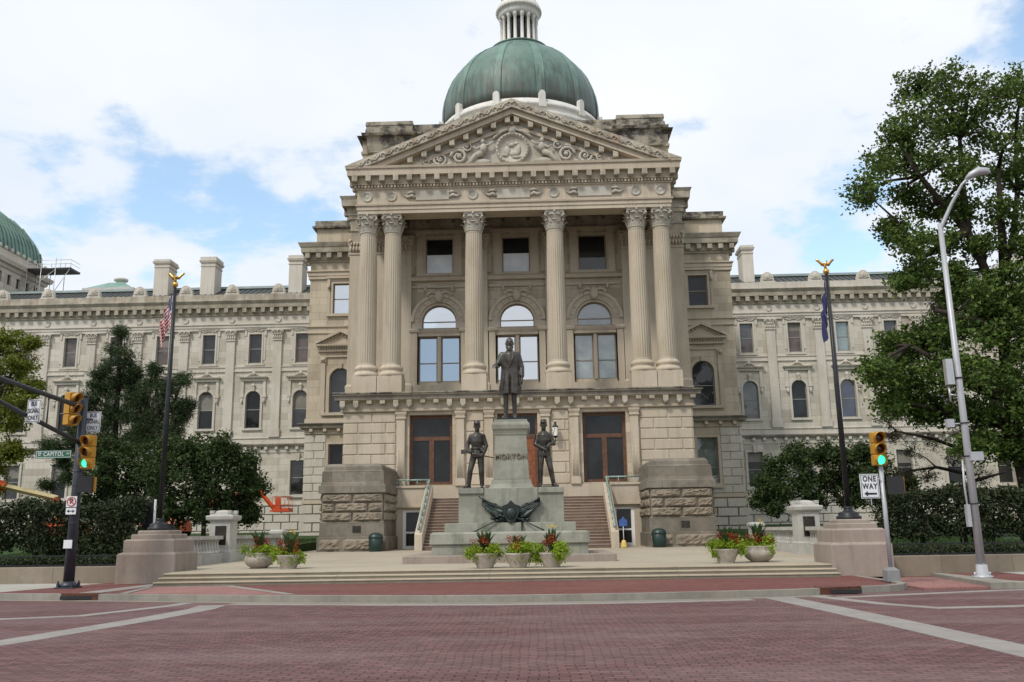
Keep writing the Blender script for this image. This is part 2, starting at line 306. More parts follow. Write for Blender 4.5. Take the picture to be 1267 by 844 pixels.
# ------------------------------------------------------------------ mesh helpers
class MB:
    def __init__(s): s.v = []; s.f = []; s.sm = []
    def add(s, vs, fs, smooth=False):
        n = len(s.v); s.v += [tuple(v) for v in vs]; s.f += [tuple(i+n for i in f) for f in fs]; s.sm += [smooth]*len(fs); return s
    def box(s, x0, x1, y0, y1, z0, z1):
        return s.add([(x0,y0,z0),(x1,y0,z0),(x1,y1,z0),(x0,y1,z0),(x0,y0,z1),(x1,y0,z1),(x1,y1,z1),(x0,y1,z1)],
                     [(0,3,2,1),(4,5,6,7),(0,1,5,4),(1,2,6,5),(2,3,7,6),(3,0,4,7)])
    def hexa(s, v): return s.add(v, [(0,3,2,1),(4,5,6,7),(0,1,5,4),(1,2,6,5),(2,3,7,6),(3,0,4,7)])
    def prism(s, poly, y0, y1):          # polygon in x-z, counter-clockwise seen from the front (-y)
        n = len(poly)
        return s.add([(x, y0, z) for x, z in poly] + [(x, y1, z) for x, z in poly],
                     [tuple(range(n)), tuple(range(2*n-1, n-1, -1))] + [(i, i+n, (i+1) % n+n, (i+1) % n) for i in range(n)])
    def prism_x(s, poly, x0, x1):        # polygon in y-z
        n = len(poly)
        return s.add([(x0, y, z) for y, z in poly] + [(x1, y, z) for y, z in poly],
                     [tuple(range(n)), tuple(range(2*n-1, n-1, -1))] + [(i, i+n, (i+1) % n+n, (i+1) % n) for i in range(n)])
    def plate(s, poly, z0, z1):          # polygon in x-y
        n = len(poly)
        return s.add([(x, y, z0) for x, y in poly] + [(x, y, z1) for x, y in poly],
                     [tuple(range(n-1, -1, -1)), tuple(range(n, 2*n))] + [(i, (i+1) % n, (i+1) % n+n, i+n) for i in range(n)])
    def mold(s, x0, x1, y0, y1, prof, oy1=0):   # stacked outline of a block; prof = [(z, out)]
        vs = []; fs = []
        for z, o in prof: vs += [(x0-o, y0-o, z), (x1+o, y0-o, z), (x1+o, y1+o*oy1, z), (x0-o, y1+o*oy1, z)]
        for i in range(len(prof)-1):
            a = i*4; fs += [(a+k, a+(k+1) % 4, a+4+(k+1) % 4, a+4+k) for k in range(4)]
        fs += [(3, 2, 1, 0), tuple(len(vs)-4+k for k in range(4))]
        return s.add(vs, fs)
    def lathe(s, prof, c=(0, 0, 0), n=24, smooth=True, cap=True, a0=0, flute=None, sx=1, sy=1):
        vs = []; fs = []
        for z, r in prof:
            for k in range(n):
                a = a0+2*math.pi*k/n; rr = r*(flute(a) if flute else 1)
                vs.append((c[0]+rr*math.cos(a)*sx, c[1]+rr*math.sin(a)*sy, c[2]+z))
        m = len(prof)
        for i in range(m-1):
            for k in range(n): fs.append((i*n+k, i*n+(k+1) % n, (i+1)*n+(k+1) % n, (i+1)*n+k))
        s.add(vs, fs, smooth)
        if cap:
            k0 = len(s.v)-len(vs)
            s.f += [tuple(k0+i for i in range(n-1, -1, -1)), tuple(k0+(m-1)*n+i for i in range(n))]; s.sm += [False, False]
        return s
    def tube(s, pts, rad, n=8, smooth=True, sx=1.0):
        pts = [Vector(p) for p in pts]
        if isinstance(rad, (int, float)): rad = [rad]*len(pts)
        vs = []; up = None
        for i, p in enumerate(pts):
            d = (pts[min(i+1, len(pts)-1)]-pts[max(i-1, 0)])
            if d.length < 1e-6: d = Vector((0, 0, 1))
            d.normalize()
            if up is None:
                up = Vector((0, 1, 0)) if abs(d.y) < .9 else Vector((1, 0, 0))
            a = d.cross(up)
            if a.length < 1e-4: a = d.orthogonal()
            a.normalize(); b = a.cross(d).normalized(); up = b
            for k in range(n):
                t = 2*math.pi*k/n; vs.append(p+a*math.cos(t)*rad[i]*sx+b*math.sin(t)*rad[i])
        fs = []
        for i in range(len(pts)-1):
            for k in range(n): fs.append((i*n+k, i*n+(k+1) % n, (i+1)*n+(k+1) % n, (i+1)*n+k))
        fs += [tuple(range(n-1, -1, -1)), tuple((len(pts)-1)*n+k for k in range(n))]
        return s.add(vs, fs, smooth)
    def ball(s, c, r, n=12, m=8):
        if isinstance(r, (int, float)): r = (r, r, r)
        prof = [(math.sin(-math.pi/2+math.pi*i/m), max(.001, math.cos(-math.pi/2+math.pi*i/m))) for i in range(m+1)]
        vs = []; fs = []
        for z, q in prof:
            for k in range(n):
                a = 2*math.pi*k/n; vs.append((c[0]+r[0]*q*math.cos(a), c[1]+r[1]*q*math.sin(a), c[2]+r[2]*z))
        for i in range(m):
            for k in range(n): fs.append((i*n+k, i*n+(k+1) % n, (i+1)*n+(k+1) % n, (i+1)*n+k))
        fs += [tuple(range(n-1, -1, -1)), tuple(m*n+k for k in range(n))]
        return s.add(vs, fs, True)
    def capsule(s, a, ra, b, rb, n=12):
        a, b = Vector(a), Vector(b); d = (b-a).normalized()
        pts = []; rd = []
        for t in (-1, -.8, -.45): pts.append(a+d*ra*t); rd.append(ra*max(.05, math.sqrt(1-t*t)))
        pts += [a, b]; rd += [ra, rb]
        for t in (.45, .8, 1): pts.append(b+d*rb*t); rd.append(rb*max(.05, math.sqrt(1-t*t)))
        return s.tube(pts, rd, n)
    def xform(s, mat, start=0):
        for i in range(start, len(s.v)): s.v[i] = tuple(mat @ Vector(s.v[i]))
        return s
    def build(s, name, mat, parent=None, off=None, bevel=0, mesh_only=False):
        me = bpy.data.meshes.new(name)
        o3 = Vector(off) if off is not None else (wloc(parent) if parent is not None else Vector((0, 0, 0)))
        me.from_pydata([(v[0]-o3.x, v[1]-o3.y, v[2]-o3.z) for v in s.v], [], s.f)
        me.polygons.foreach_set('use_smooth', s.sm)
        me.materials.append(M[mat] if isinstance(mat, str) else mat); me.update()
        if mesh_only: return me
        o = bpy.data.objects.new(name, me); col.objects.link(o)
        if parent is not None: o.parent = parent
        if bevel:
            b = o.modifiers.new('bevel', 'BEVEL'); b.width = bevel; b.segments = 2; b.limit_method = 'ANGLE'; b.angle_limit = R(35)
        return o
def wloc(o):
    v = Vector((0, 0, 0))
    while o is not None: v += o.location; o = o.parent
    return v
def tag(o, label=None, cat=None, group=None, kind=None):
    if label: o['label'] = label
    if cat: o['category'] = cat
    if group: o['group'] = group
    if kind: o['kind'] = kind
    return o
def empty(name, loc, label=None, cat=None, group=None):
    o = bpy.data.objects.new(name, None); col.objects.link(o); o.location = loc; o.empty_display_size = .3
    return tag(o, label, cat, group)
KIDS = {}
def copy_tree(o, parent=None, loc=None, rz=None):
    c = o.copy(); col.objects.link(c)
    if parent is not None: c.parent = parent
    if loc is not None: c.location = loc
    if rz is not None: c.rotation_euler.z = rz
    for ch in list(o.children): copy_tree(ch, c)
    return c
def struct(name, mb, mat, bevel=0): return tag(mb.build(name, mat, None, bevel=bevel), kind='structure')
def text(s, size, mat, parent, loc, rot=(R(90), 0, 0), ext=.004, name='lettering', bold=.0, align='CENTER', space=1.0, sx=1.0):
    cu = bpy.data.curves.new(name, 'FONT'); cu.body = s; cu.size = size; cu.extrude = ext; cu.offset = bold
    cu.align_x = align; cu.align_y = 'CENTER'; cu.space_line = .85; cu.space_character = space
    t = bpy.data.objects.new(name, cu); col.objects.link(t)
    dg = bpy.context.evaluated_depsgraph_get(); me = bpy.data.meshes.new_from_object(t.evaluated_get(dg))
    bpy.data.objects.remove(t)
    me.materials.clear(); me.materials.append(M[mat]); o = bpy.data.objects.new(name, me); col.objects.link(o)
    if parent is not None:
        o.parent = parent; loc = Vector(loc)-wloc(parent)
    o.location = loc; o.rotation_euler = rot; o.scale.x = sx; return o
def leaves(name, C, size, mat, parent, flat=0., droop=None, aspect=.55, kind=None):
    C = np.asarray(C, dtype=np.float64); n = len(C)
    rng = np.random.default_rng(len(name)*31+n)
    d = rng.normal(size=(n, 3)); d[:, 2] *= (1-flat)
    if droop is not None: d = d*.6+np.array(droop)
    d /= np.linalg.norm(d, axis=1)[:, None]+1e-9
    e = rng.normal(size=(n, 3)); e -= (e*d).sum(1)[:, None]*d; e /= np.linalg.norm(e, axis=1)[:, None]+1e-9
    s = size*rng.uniform(.6, 1.35, n)[:, None]
    nrm = np.cross(d, e)*.15
    V = np.stack([C-d*s*.5, C+e*s*aspect*.5+nrm*s, C+d*s*.5, C-e*s*aspect*.5+nrm*s], 1).reshape(-1, 3)
    V -= np.array(wloc(parent)) if parent is not None else 0
    me = bpy.data.meshes.new(name); me.vertices.add(4*n); me.loops.add(4*n); me.polygons.add(n)
    me.vertices.foreach_set('co', V.ravel()); me.loops.foreach_set('vertex_index', np.arange(4*n, dtype=np.int32))
    me.polygons.foreach_set('loop_start', np.arange(0, 4*n, 4, dtype=np.int32))
    me.materials.append(M[mat]); me.update(calc_edges=True); me.validate()
    o = bpy.data.objects.new(name, me); col.objects.link(o); o.parent = parent
    if kind: o['kind'] = kind
    return o
# ------------------------------------------------------------------ the ground
KP = [(-80, 30), (-30, 26.4), (-20, 25.0), (-14, 24.3), (-10, 23.3), (-6, 22.1), (-2, 21.25), (.2, 21.0), (3, 21.05), (6.7, 21.6), (8.6, 22.3)]
def kerbY(x):
    for (a, ya), (b, yb) in zip(KP, KP[1:]):
        if a <= x <= b:
            t = (x-a)/(b-a); return ya+(yb-ya)*t
    return KP[-1][1]
g = MB(); g.add([(-3000, -3000, -.30), (3000, -3000, -.30), (3000, 3000, -.30), (-3000, 3000, -.30)], [(0, 1, 2, 3)])
struct('ground', g, 'earth')
s = MB(); s.add([(-200, -60, 0), (200, -60, 0), (200, 31, 0), (-200, 31, 0)], [(0, 1, 2, 3)]); struct('street', s, 'street')
xs = [-80, -30, -20] + [-14+i*.75 for i in range(31)]
xs = [x for x in xs if x <= 8.6]
KE = [(8.6, 22.3), (9.35, 22.6), (9.85, 23.0), (10.15, 23.6), (10.2, 24.4), (10.2, 27.6)]
line = [(x, kerbY(x)) for x in xs] + KE[1:]
def offset(line, d):
    out = []
    for i, p in enumerate(line):
        a = Vector(line[max(i-1, 0)]); b = Vector(line[min(i+1, len(line)-1)]); t = (b-a).normalized()
        out.append((p[0]-t.y*d, p[1]+t.x*d))
    return out
def strip(mb, A, B, z0, z1):
    for i in range(len(A)-1):
        mb.hexa([(*A[i], z0), (*A[i+1], z0), (*B[i+1], z0), (*B[i], z0), (*A[i], z1), (*A[i+1], z1), (*B[i+1], z1), (*B[i], z1)])
inner = offset(line, .2)
# storm inlet gaps in the kerb (left near the signal pole, right before the corner)
k = MB(); strip(k, line, inner, -.2, .15)
struct('kerb', k, 'kerb')
for (x, n_) in ((-11.05, 0), (8.0, 1)):
    y = kerbY(x); m = MB()
    m.hexa([(x-.55, kerbY(x-.55)-.02, -.02), (x+.55, kerbY(x+.55)-.02, -.02), (x+.55, y+.3, -.02), (x-.55, y+.3, -.02), (x-.55, kerbY(x-.55)-.02, .165), (x+.55, kerbY(x+.55)-.02, .165), (x+.55, y+.3, .165), (x-.55, y+.3, .165)])
    o = m.build('storm_inlet', simple('rusty_iron', (.10, .035, .02), .7, .3, .4, 8))
    tag(o, ['rusty iron storm drain inlet in the kerb by the left signal pole', 'rusty iron storm drain inlet in the kerb by the short signal post'][n_], 'storm drain', 'storm inlets in the kerb')
    s2 = MB(); s2.box(x-.45, x+.45, kerbY(x)-.12, kerbY(x)+.05, .02, .11)
    q = s2.build('opening', 'signal_dark', o)
sw = MB(); back = [(p[0], 27.6) for p in inner]
far = [(x, 31) for x, _ in inner]
strip(sw, inner[:-3], far[:-3], -.2, .148); struct('sidewalk', sw, 'walk_brick')
sw2 = MB(); sw2.box(9.7, 10.0, 24.6, 31, -.2, .149); struct('sidewalk_edge', sw2, 'walk_brick')
def sheet(name, polys, z, mat, t=.004):
    mb = MB()
    for p in polys: mb.plate(p, z-.05, z)
    return struct(name, mb, mat)
# concrete parts of the walk
sheet('concrete_walk', [[(-80, 30), (-13.9, 24.85), (-12.9, 28.8), (-80, 36)]], .152, 'concrete')
sheet('walk_band', [[(-11.35, 23.75), (-10.75, 23.6), (-10.35, 28.0), (-11.0, 28.1)]], .155, 'band')
sheet('kerb_ramp', [[(-9.7, 23.5), (-5.4, 22.2), (-8.2, 26.2), (-10.2, 26.2)]], .156, 'ramp_tile')
def bandline(pts, w, z, name='walk_band', mat='band'):
    mb = MB(); A = offset(pts, w/2); B = offset(pts, -w/2); strip(mb, B, A, z-.03, z); return struct(name, mb, mat)
bandline([(-9.9, 23.55), (-10.35, 26.25), (-8.1, 26.3), (-5.2, 22.3)], .22, .160)
# street markings: pale concrete bands set into the brick
bandline([(-9.4, 9.0), (-7.55, 14.2), (-6.85, 18.0), (-6.6, 20.2), (-6.7, 21.2)], .62, .004, 'crosswalk_band')
bandline([(-22, 19.8), (-12, 18.6), (-9.9, 18.35), (-8.6, 18.9), (-7.7, 21.2), (-7.6, 22.0)], .36, .008, 'crosswalk_band')
gl = [(x, kerbY(x)-.68) for x in [-6.4+i*.8 for i in range(16)]]
bandline(gl, .42, .006, 'gutter_band')
gl = [(x, kerbY(x)-.2) for x in [-14+i*.8 for i in range(28)]]
bandline(gl, .34, .004, 'gutter_band', 'concrete')
bandline([(6.3, 21.2), (6.55, 18.5), (6.8, 15.5), (7.0, 12.2), (7.2, 8)], .66, .007, 'crosswalk_band')
bandline([(7.2, 21.5), (7.9, 19.2), (8.55, 18.1), (10.4, 18.3), (16, 18.7), (26, 19.4)], .34, .010, 'crosswalk_band')
bandline([(7.6, 21.0), (11.9, 22.5), (16, 23)], .3, .009, 'crosswalk_band')
# right corner: dropped ramp, then the next length of kerb and walk
sheet('kerb_ramp', [[(10.35, 23.0), (12.2, 23.2), (13.0, 28.0), (10.35, 29.0)]], .05, 'ramp_tile', .05)
mb = MB(); mb.plate([(12.0, 23.1), (13.1, 22.95), (60, 26.5), (60, 26.8), (13.2, 23.2), (12.9, 23.9), (12.9, 28.0), (12.6, 28.0)], -.2, .15); struct('kerb', mb, 'kerb')
mb = MB(); mb.plate([(12.9, 23.9), (13.2, 23.2), (14.6, 23.35), (14.6, 28), (12.9, 28)], -.2, .148); struct('sidewalk', mb, 'walk_brick')
mb = MB(); mb.plate([(14.6, 23.35), (60, 26.8), (60, 32), (14.6, 28)], -.2, .150); struct('concrete_walk', mb, 'concrete')
# three wide steps up to the plaza
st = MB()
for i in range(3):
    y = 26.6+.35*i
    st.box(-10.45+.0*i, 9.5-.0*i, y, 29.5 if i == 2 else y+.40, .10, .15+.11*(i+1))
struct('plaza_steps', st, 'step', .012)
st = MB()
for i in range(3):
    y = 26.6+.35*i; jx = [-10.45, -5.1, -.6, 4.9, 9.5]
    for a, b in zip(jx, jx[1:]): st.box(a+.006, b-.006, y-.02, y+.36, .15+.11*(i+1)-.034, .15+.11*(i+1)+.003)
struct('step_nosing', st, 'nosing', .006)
pz = MB(); zf = lambda y: .484+(y-27.42)*.0048
for (xa, xb, ya, yb) in ((-10.47, 9.48, 27.42, 29.0), (-12.6, 12.2, 30.1, 60), (-10.47, 12.2, 29.0, 30.1)):
    pz.hexa([(xa, ya, .0), (xb, ya, .0), (xb, yb, .0), (xa, yb, .0), (xa, ya, zf(ya)), (xb, ya, zf(ya)), (xb, yb, zf(yb)), (xa, yb, zf(yb))])
struct('plaza', pz, 'plaza')
# raised lawns either side, rising to the building
def lawn(x0, x1):
    mb = MB(); mb.hexa([(x0, 29.2, -.2), (x1, 29.2, -.2), (x1, 110, -.2), (x0, 110, -.2), (x0, 29.2, .55), (x1, 29.2, .55), (x1, 110, 2.3), (x0, 110, 2.3)]); struct('lawn', mb, 'grass')
lawn(-140, -12.55); lawn(12.15, 140)
rng = np.random.default_rng(3)
for (xa, xb) in ((-24, -12.7), (12.6, 22)):
    n = 26000; C = np.stack([rng.uniform(xa, xb, n), rng.uniform(29.4, 60, n), np.zeros(n)], 1); C[:, 2] = .55+(C[:, 1]-29.2)*(1.75/80.8)+.03
    o = leaves('grass', C, .10, 'grassblade', None, 0, (0, 0, 1.6), .25); tag(o, 'short mown grass on the raised lawn', 'grass', kind='stuff')

# ------------------------------------------------------------------ the statehouse
C0 = -.36
SH = empty('government_building', (C0, 55, .6), 'huge pale limestone domed government building with columned portico and long wings', 'government building')
def B(mb, name, mat, **k): return mb.build(name, mat, SH, off=(0, 55, .6), **k)
def arch_pts(w, h, n=14):      # opening outline, springing at h-w/2
    s = h-w/2; return [(-w/2, 0), (w/2, 0)] + [(w/2*math.cos(math.pi*i/n), s+w/2*math.sin(math.pi*i/n)) for i in range(n+1)]
def wall(mb, x0, x1, z0, z1, y0, y1, holes):
    """slab with openings; holes = (xa, xb, za, zb, arched)"""
    bx = {x0, x1}
    for xa, xb, za, zb, ar in holes:
        bx |= {xa, xb}
        if ar:
            for i in range(1, 12): bx.add((xa+xb)/2-(xb-xa)/2*math.cos(math.pi*i/12))
    bx = sorted(bx)
    for a, b in zip(bx, bx[1:]):
        if b-a < 1e-5: continue
        m = (a+b)/2; hs = sorted([h for h in holes if h[0] < m < h[1]], key=lambda h: h[2])
        za_, zb_ = z0, z0
        for h in hs:
            if h[2] > za_+1e-4 or h[2] > zb_+1e-4:
                mb.hexa([(a, y0, za_), (b, y0, zb_), (b, y1, zb_), (a, y1, za_), (a, y0, h[2]), (b, y0, h[2]), (b, y1, h[2]), (a, y1, h[2])])
            if h[4]:
                r = (h[1]-h[0])/2; c = (h[0]+h[1])/2; sp = h[3]-r
                za_ = sp+math.sqrt(max(0, r*r-(a-c)**2)); zb_ = sp+math.sqrt(max(0, r*r-(b-c)**2))
            else: za_ = zb_ = h[3]
        mb.hexa([(a, y0, za_), (b, y0, zb_), (b, y1, zb_), (a, y1, za_), (a, y0, z1), (b, y0, z1), (b, y1, z1), (a, y1, z1)])
def rustic(mb, x0, x1, z0, z1, y, holes, rows, bw=1.5, gap=.04, out=.06, seed=0):
    rh = (z1-z0)/rows
    for r in range(rows):
        za, zb = z0+r*rh+gap/2, z0+(r+1)*rh-gap/2
        x = x0-(bw/2 if r % 2 else 0)
        while x < x1:
            a, b = max(x+gap/2, x0), min(x+bw-gap/2, x1); x += bw
            segs = [(a, b)]
            for h in holes:
                if h[2] < zb and h[3] > za:
                    ns = []
                    for (p, q) in segs:
                        if h[1] <= p or h[0] >= q: ns.append((p, q))
                        else:
                            if h[0]-p > .12: ns.append((p, h[0]))
                            if q-h[1] > .12: ns.append((h[1], q))
                    segs = ns
            for p, q in segs:
                if q-p < .12: continue
                e = .035
                mb.add([(p, y, za), (q, y, za), (q, y, zb), (p, y, zb), (p+e, y-out, za+e), (q-e, y-out, za+e), (q-e, y-out, zb-e), (p+e, y-out, zb-e)],
                       [(4, 5, 6, 7), (0, 1, 5, 4), (1, 2, 6, 5), (2, 3, 7, 6), (3, 0, 4, 7), (3, 2, 1, 0)])
CORN = lambda z, k=1.0: [(z-1.35*k, .0), (z-1.35*k, .10*k), (z-1.15*k, .14*k), (z-1.15*k, .22*k), (z-.62*k, .24*k), (z-.62*k, .66*k), (z-.30*k, .70*k), (z-.30*k, .76*k), (z-.04*k, .9*k), (z, .9*k), (z+.06, .0)]
MC = {}
def modpart(dx, dy, dz, x, y, z):
    k = (round(dx, 3), round(dy, 3), round(dz, 3))
    if k not in MC:
        t = MB(); t.mold(-dx/2, dx/2, -dy/2, dy/2, [(0, -.03), (.03, 0), (dz, 0)], 1); MC[k] = t.build('modillion', 'stone_cornice', mesh_only=True)
    q = bpy.data.objects.new('modillion', MC[k]); col.objects.link(q); q.parent = SH; q.location = (x, y-55, z-.6); return q
def modilp(x0, x1, y, z0, z1, step, w, out):
    n = max(1, round((x1-x0)/step)); s = (x1-x0)/n
    for i in range(n+1): modpart(w, out+.05, z1-z0, x0+i*s, y-out/2+.025, z0)
def modil_sidep(y0, y1, x, sgn, z0, z1, step, w, out):
    n = max(1, round((y1-y0)/step)); s = (y1-y0)/n
    for i in range(n+1): modpart(out+.05, w, z1-z0, x+sgn*(out-.05)/2, y0+i*s, z0)
def modil(mb, x0, x1, y, z0, z1, step, w, out):
    n = max(1, round((x1-x0)/step)); s = (x1-x0)/n
    for i in range(n+1):
        x = x0+i*s; mb.box(x-w/2, x+w/2, y-out, y+.05, z0, z1)
def modil_side(mb, y0, y1, x, sgn, z0, z1, step, w, out):
    n = max(1, round((y1-y0)/step)); s = (y1-y0)/n
    for i in range(n+1):
        y = y0+i*s; mb.box(min(x-.05*sgn, x+out*sgn), max(x-.05*sgn, x+out*sgn), y-w/2, y+w/2, z0, z1)
# ---- windows: prototypes in local coordinates (origin at the middle of the sill, on the wall face)
PR = {}
def wproto(key, w, h, arched, sash='sash_grey', mull=0, rail=.5, transom=None, fw=.075, dp=.16, mw=.07):
    def frame():
        mb = MB(); y0, y1 = dp, dp+.08
        if arched:
            o = arch_pts(w, h); i = arch_pts(w-2*fw, h-2*fw); i = [(x, z+fw) for x, z in i]
            n = len(o)
            for k in range(n):
                a, b, c, d = o[k], o[(k+1) % n], i[(k+1) % n], i[k]
                mb.hexa([(a[0], y0, a[1]), (b[0], y0, b[1]), (b[0], y1, b[1]), (a[0], y1, a[1]), (d[0], y0, d[1]), (c[0], y0, c[1]), (c[0], y1, c[1]), (d[0], y1, d[1])])
        else:
            mb.box(-w/2, w/2, y0, y1, 0, fw); mb.box(-w/2, w/2, y0, y1, h-fw, h); mb.box(-w/2, -w/2+fw, y0, y1, fw, h-fw); mb.box(w/2-fw, w/2, y0, y1, fw, h-fw)
        if rail: mb.box(-w/2+fw*.9, w/2-fw*.9, y0+.01, y1-.01, h*rail-.035, h*rail+.035)
        if transom: mb.box(-w/2+fw*.9, w/2-fw*.9, y0-.02, y1, h*transom-.12, h*transom+.12)
        if mull: mb.box(-mw, mw, y0-.015, y1-.005, fw*.9, h*(transom or 1)-fw*.5)
        return mb.build('window', sash, mesh_only=True)
    def pane():
        mb = MB(); P = arch_pts(w, h) if arched else [(-w/2, 0), (w/2, 0), (w/2, h), (-w/2, h)]
        mb.prism(P, dp+.055, dp+.062); return mb
    PR[key] = (frame(), pane(), h)
rblind = random.Random(12)
def wplace(key, x, y, z, gl, surround=None, name='window'):
    f, p, h = PR[key]
    o = bpy.data.objects.new(name, f); col.objects.link(o); o.parent = SH; o.location = (x, y-55, z-.6)
    pk = (key, gl)
    if pk not in PR: PR[pk] = p.build('pane', gl, mesh_only=True)
    q = bpy.data.objects.new('pane', PR[pk]); col.objects.link(q); q.parent = o
    w_ = {'wing_top': 1.2, 'wing_arch': 1.4, 'wing_low': 1.4, 'pav_arch': 1.7, 'pav_low': 1.55}.get(key)
    if w_ and rblind.random() < .42:
        lo = h*rblind.choice((.5, .62, .72)); bk = (key, lo)
        if bk not in PR: b_ = MB(); b_.box(-w_/2, w_/2, .200, .212, lo, h-.04 if 'arch' not in key else h-.30); PR[bk] = b_.build('blind', 'blind', mesh_only=True)
        q = bpy.data.objects.new('blind', PR[bk]); col.objects.link(q); q.parent = o
    if surround is not None:
        q = bpy.data.objects.new('surround', surround); col.objects.link(q); q.parent = o
    return o
def ring(mb, w, h, t, y0, y1, n=14, keystone=True):    # raised archivolt + jambs round an arched opening
    o = arch_pts(w+2*t, h+t, n)[1:]; o = [(w/2+t, 0)] + o[1:] + [(-w/2-t, 0)]
    i = [(w/2, 0)] + arch_pts(w, h, n)[2:] + [(-w/2, 0)]
    for k in range(len(o)-1):
        a, b, c, d = o[k], o[k+1], i[k+1], i[k]
        mb.hexa([(a[0], y0, a[1]), (b[0], y0, b[1]), (b[0], y1, b[1]), (a[0], y1, a[1]), (d[0], y0, d[1]), (c[0], y0, c[1]), (c[0], y1, c[1]), (d[0], y1, d[1])])
    if keystone: mb.add([(-.10, y0-.1, h-.05), (.10, y0-.1, h-.05), (.17, y0-.14, h+t+.12), (-.17, y0-.14, h+t+.12), (-.10, y1, h-.05), (.10, y1, h-.05), (.17, y1, h+t+.12), (-.17, y1, h+t+.12)], [(0,1,2,3),(7,6,5,4),(0,4,5,1),(1,5,6,2),(2,6,7,3),(3,7,4,0)])
def rectring(mb, w, h, t, y0, y1, z0=0):
    mb.box(-w/2-t, -w/2, y0, y1, z0, h+t); mb.box(w/2, w/2+t, y0, y1, z0, h+t); mb.box(-w/2, w/2, y0, y1, h, h+t)
def scroll_crest(mb, w, z, y0, y1, hgt=.35):            # small carved crest: two S-scrolls rising to a shell
    for s in (-1, 1):
        pts = [(s*w/2*t, (y0+y1)/2, z+hgt*(1-t)**1.4*.8+.05*math.sin(t*9)) for t in [i/8 for i in range(9)]]
        mb.tube(pts, [.07]*9, 6); mb.ball((s*w/2, (y0+y1)/2, z+.09), .10, 8, 6)
    mb.ball((0, (y0+y1)/2, z+hgt*.75), (.15, .09, .19), 8, 6)
# wing windows
wproto('wing_top', 1.25, 2.9, False, 'sash_grey'); wproto('wing_arch', 1.45, 3.65, True, 'sash_grey'); wproto('wing_low', 1.45, 3.25, False, 'sash_grey')
wproto('pav_top', 1.55, 2.55, False, 'sash', 0, .5); wproto('pav_arch', 1.75, 3.6, True, 'sash_grey', 0, .45); wproto('pav_low', 1.6, 3.55, False, 'sash_grey', 0, .35)
wproto('port_top', 1.95, 2.6, False, 'sash', 0, 0); wproto('port_lun', 2.4, 1.65, True, 'sash', 0, .3); wproto('port_tall', 1.28, 3.15, False, 'sash', 0, .42)
wproto('big_door', 2.7, 4.35, False, 'wood_red', 1, 0, .665, .2, .45, .15)
mb = MB(); rectring(mb, 1.25, 2.9, .16, -.10, 0, -.1); rectring(mb, 1.57, 3.06, .22, -.05, 0, .3); mb.box(-.95, .95, -.14, 0, -.26, -.1); scroll_crest(mb, 1.3, 3.15, -.16, 0, .26)
for s in (-1, 1): mb.box(s*.98-.1, s*.98+.1, -.12, 0, 2.75, 3.35)
mb.box(-1.1, 1.1, -.16, 0, 3.35, 3.45)
SU_top = mb.build('surround', 'stone_wing_trim', mesh_only=True)
mb = MB(); ring(mb, 1.45, 3.65, .20, -.12, 0); mb.box(-.98, .98, -.16, 0, -.2, 0)
for s in (-1, 1):
    mb.box(s*1.08-.13, s*1.08+.13, -.14, 0, 2.6, 4.7); mb.box(s*1.1-.19, s*1.1+.19, -.2, 0, 3.0, 3.35); mb.ball((s*1.08, -.16, 2.65), (.11, .1, .28), 8, 6)
mb.box(-1.2, 1.2, -.2, 0, 4.62, 4.82); mb.mold(-1.25, 1.25, -.25, 0, [(4.82, .0), (4.9, .12), (4.98, .16), (5.02, 0)])
mb.ball((0, -.16, 4.15), (.2, .1, .22), 8, 6); scroll_crest(mb, 2.3, 5.0, -.22, -.04, .5)
SU_arch = mb.build('surround', 'stone_wing_trim', mesh_only=True)
mb = MB(); rectring(mb, 1.45, 3.25, .2, -.12, 0, 0); mb.box(-1.0, 1.0, -.18, 0, -.25, 0)
mb.add([(-.12, -.2, 3.2), (.12, -.2, 3.2), (.2, -.24, 3.9), (-.2, -.24, 3.9), (-.12, 0, 3.2), (.12, 0, 3.2), (.2, 0, 3.9), (-.2, 0, 3.9)], [(0,1,2,3),(7,6,5,4),(0,4,5,1),(1,5,6,2),(2,6,7,3),(3,7,4,0)])
SU_low = mb.build('surround', 'stone_wing_trim', mesh_only=True)
mb = MB(); rectring(mb, 1.55, 2.55, .18, -.1, 0, 0); mb.box(-1.25, 1.25, -.2, 0, -.22, 0); mb.box(-1.3, 1.3, -.28, 0, 2.95, 3.12); mb.box(-1.15, 1.15, -.12, 0, 2.74, 2.95)
for s in (-1, 1): mb.box(s*1.12-.12, s*1.12+.12, -.22, 0, 2.2, 2.95); mb.ball((s*1.12, -.22, 2.25), (.12, .12, .2), 8, 6); mb.box(s*1.12-.1, s*1.12+.1, -.08, 0, .0, 2.2)
SU_ptop = mb.build('surround', 'stone_trim', mesh_only=True)
mb = MB(); ring(mb, 1.75, 3.6, .24, -.14, 0); mb.box(-1.5, 1.5, -.22, 0, -.22, 0)
for s in (-1, 1): mb.box(s*1.42-.18, s*1.42+.18, -.12, 0, 0, 4.1); mb.box(s*1.42-.24, s*1.42+.24, -.18, 0, 4.1, 4.5); mb.ball((s*1.42, -.2, 4.3), (.2, .1, .16), 8, 6)
mb.box(-1.75, 1.75, -.12, 0, 4.5, 4.62); mb.box(-1.85, 1.85, -.2, 0, 4.95, 5.15)
for i in range(17): mb.box(-1.68+i*.21-.05, -1.68+i*.21+.05, -.3, -.2, 5.15, 5.3)
mb.mold(-1.8, 1.8, -.3, 0, [(5.3, .0), (5.38, .16), (5.52, .18)])
T = lambda x: 5.52+(1.98-abs(x))*.5
mb.prism([(-1.98, 5.52), (1.98, 5.52), (0, T(0))], -.18, 0)
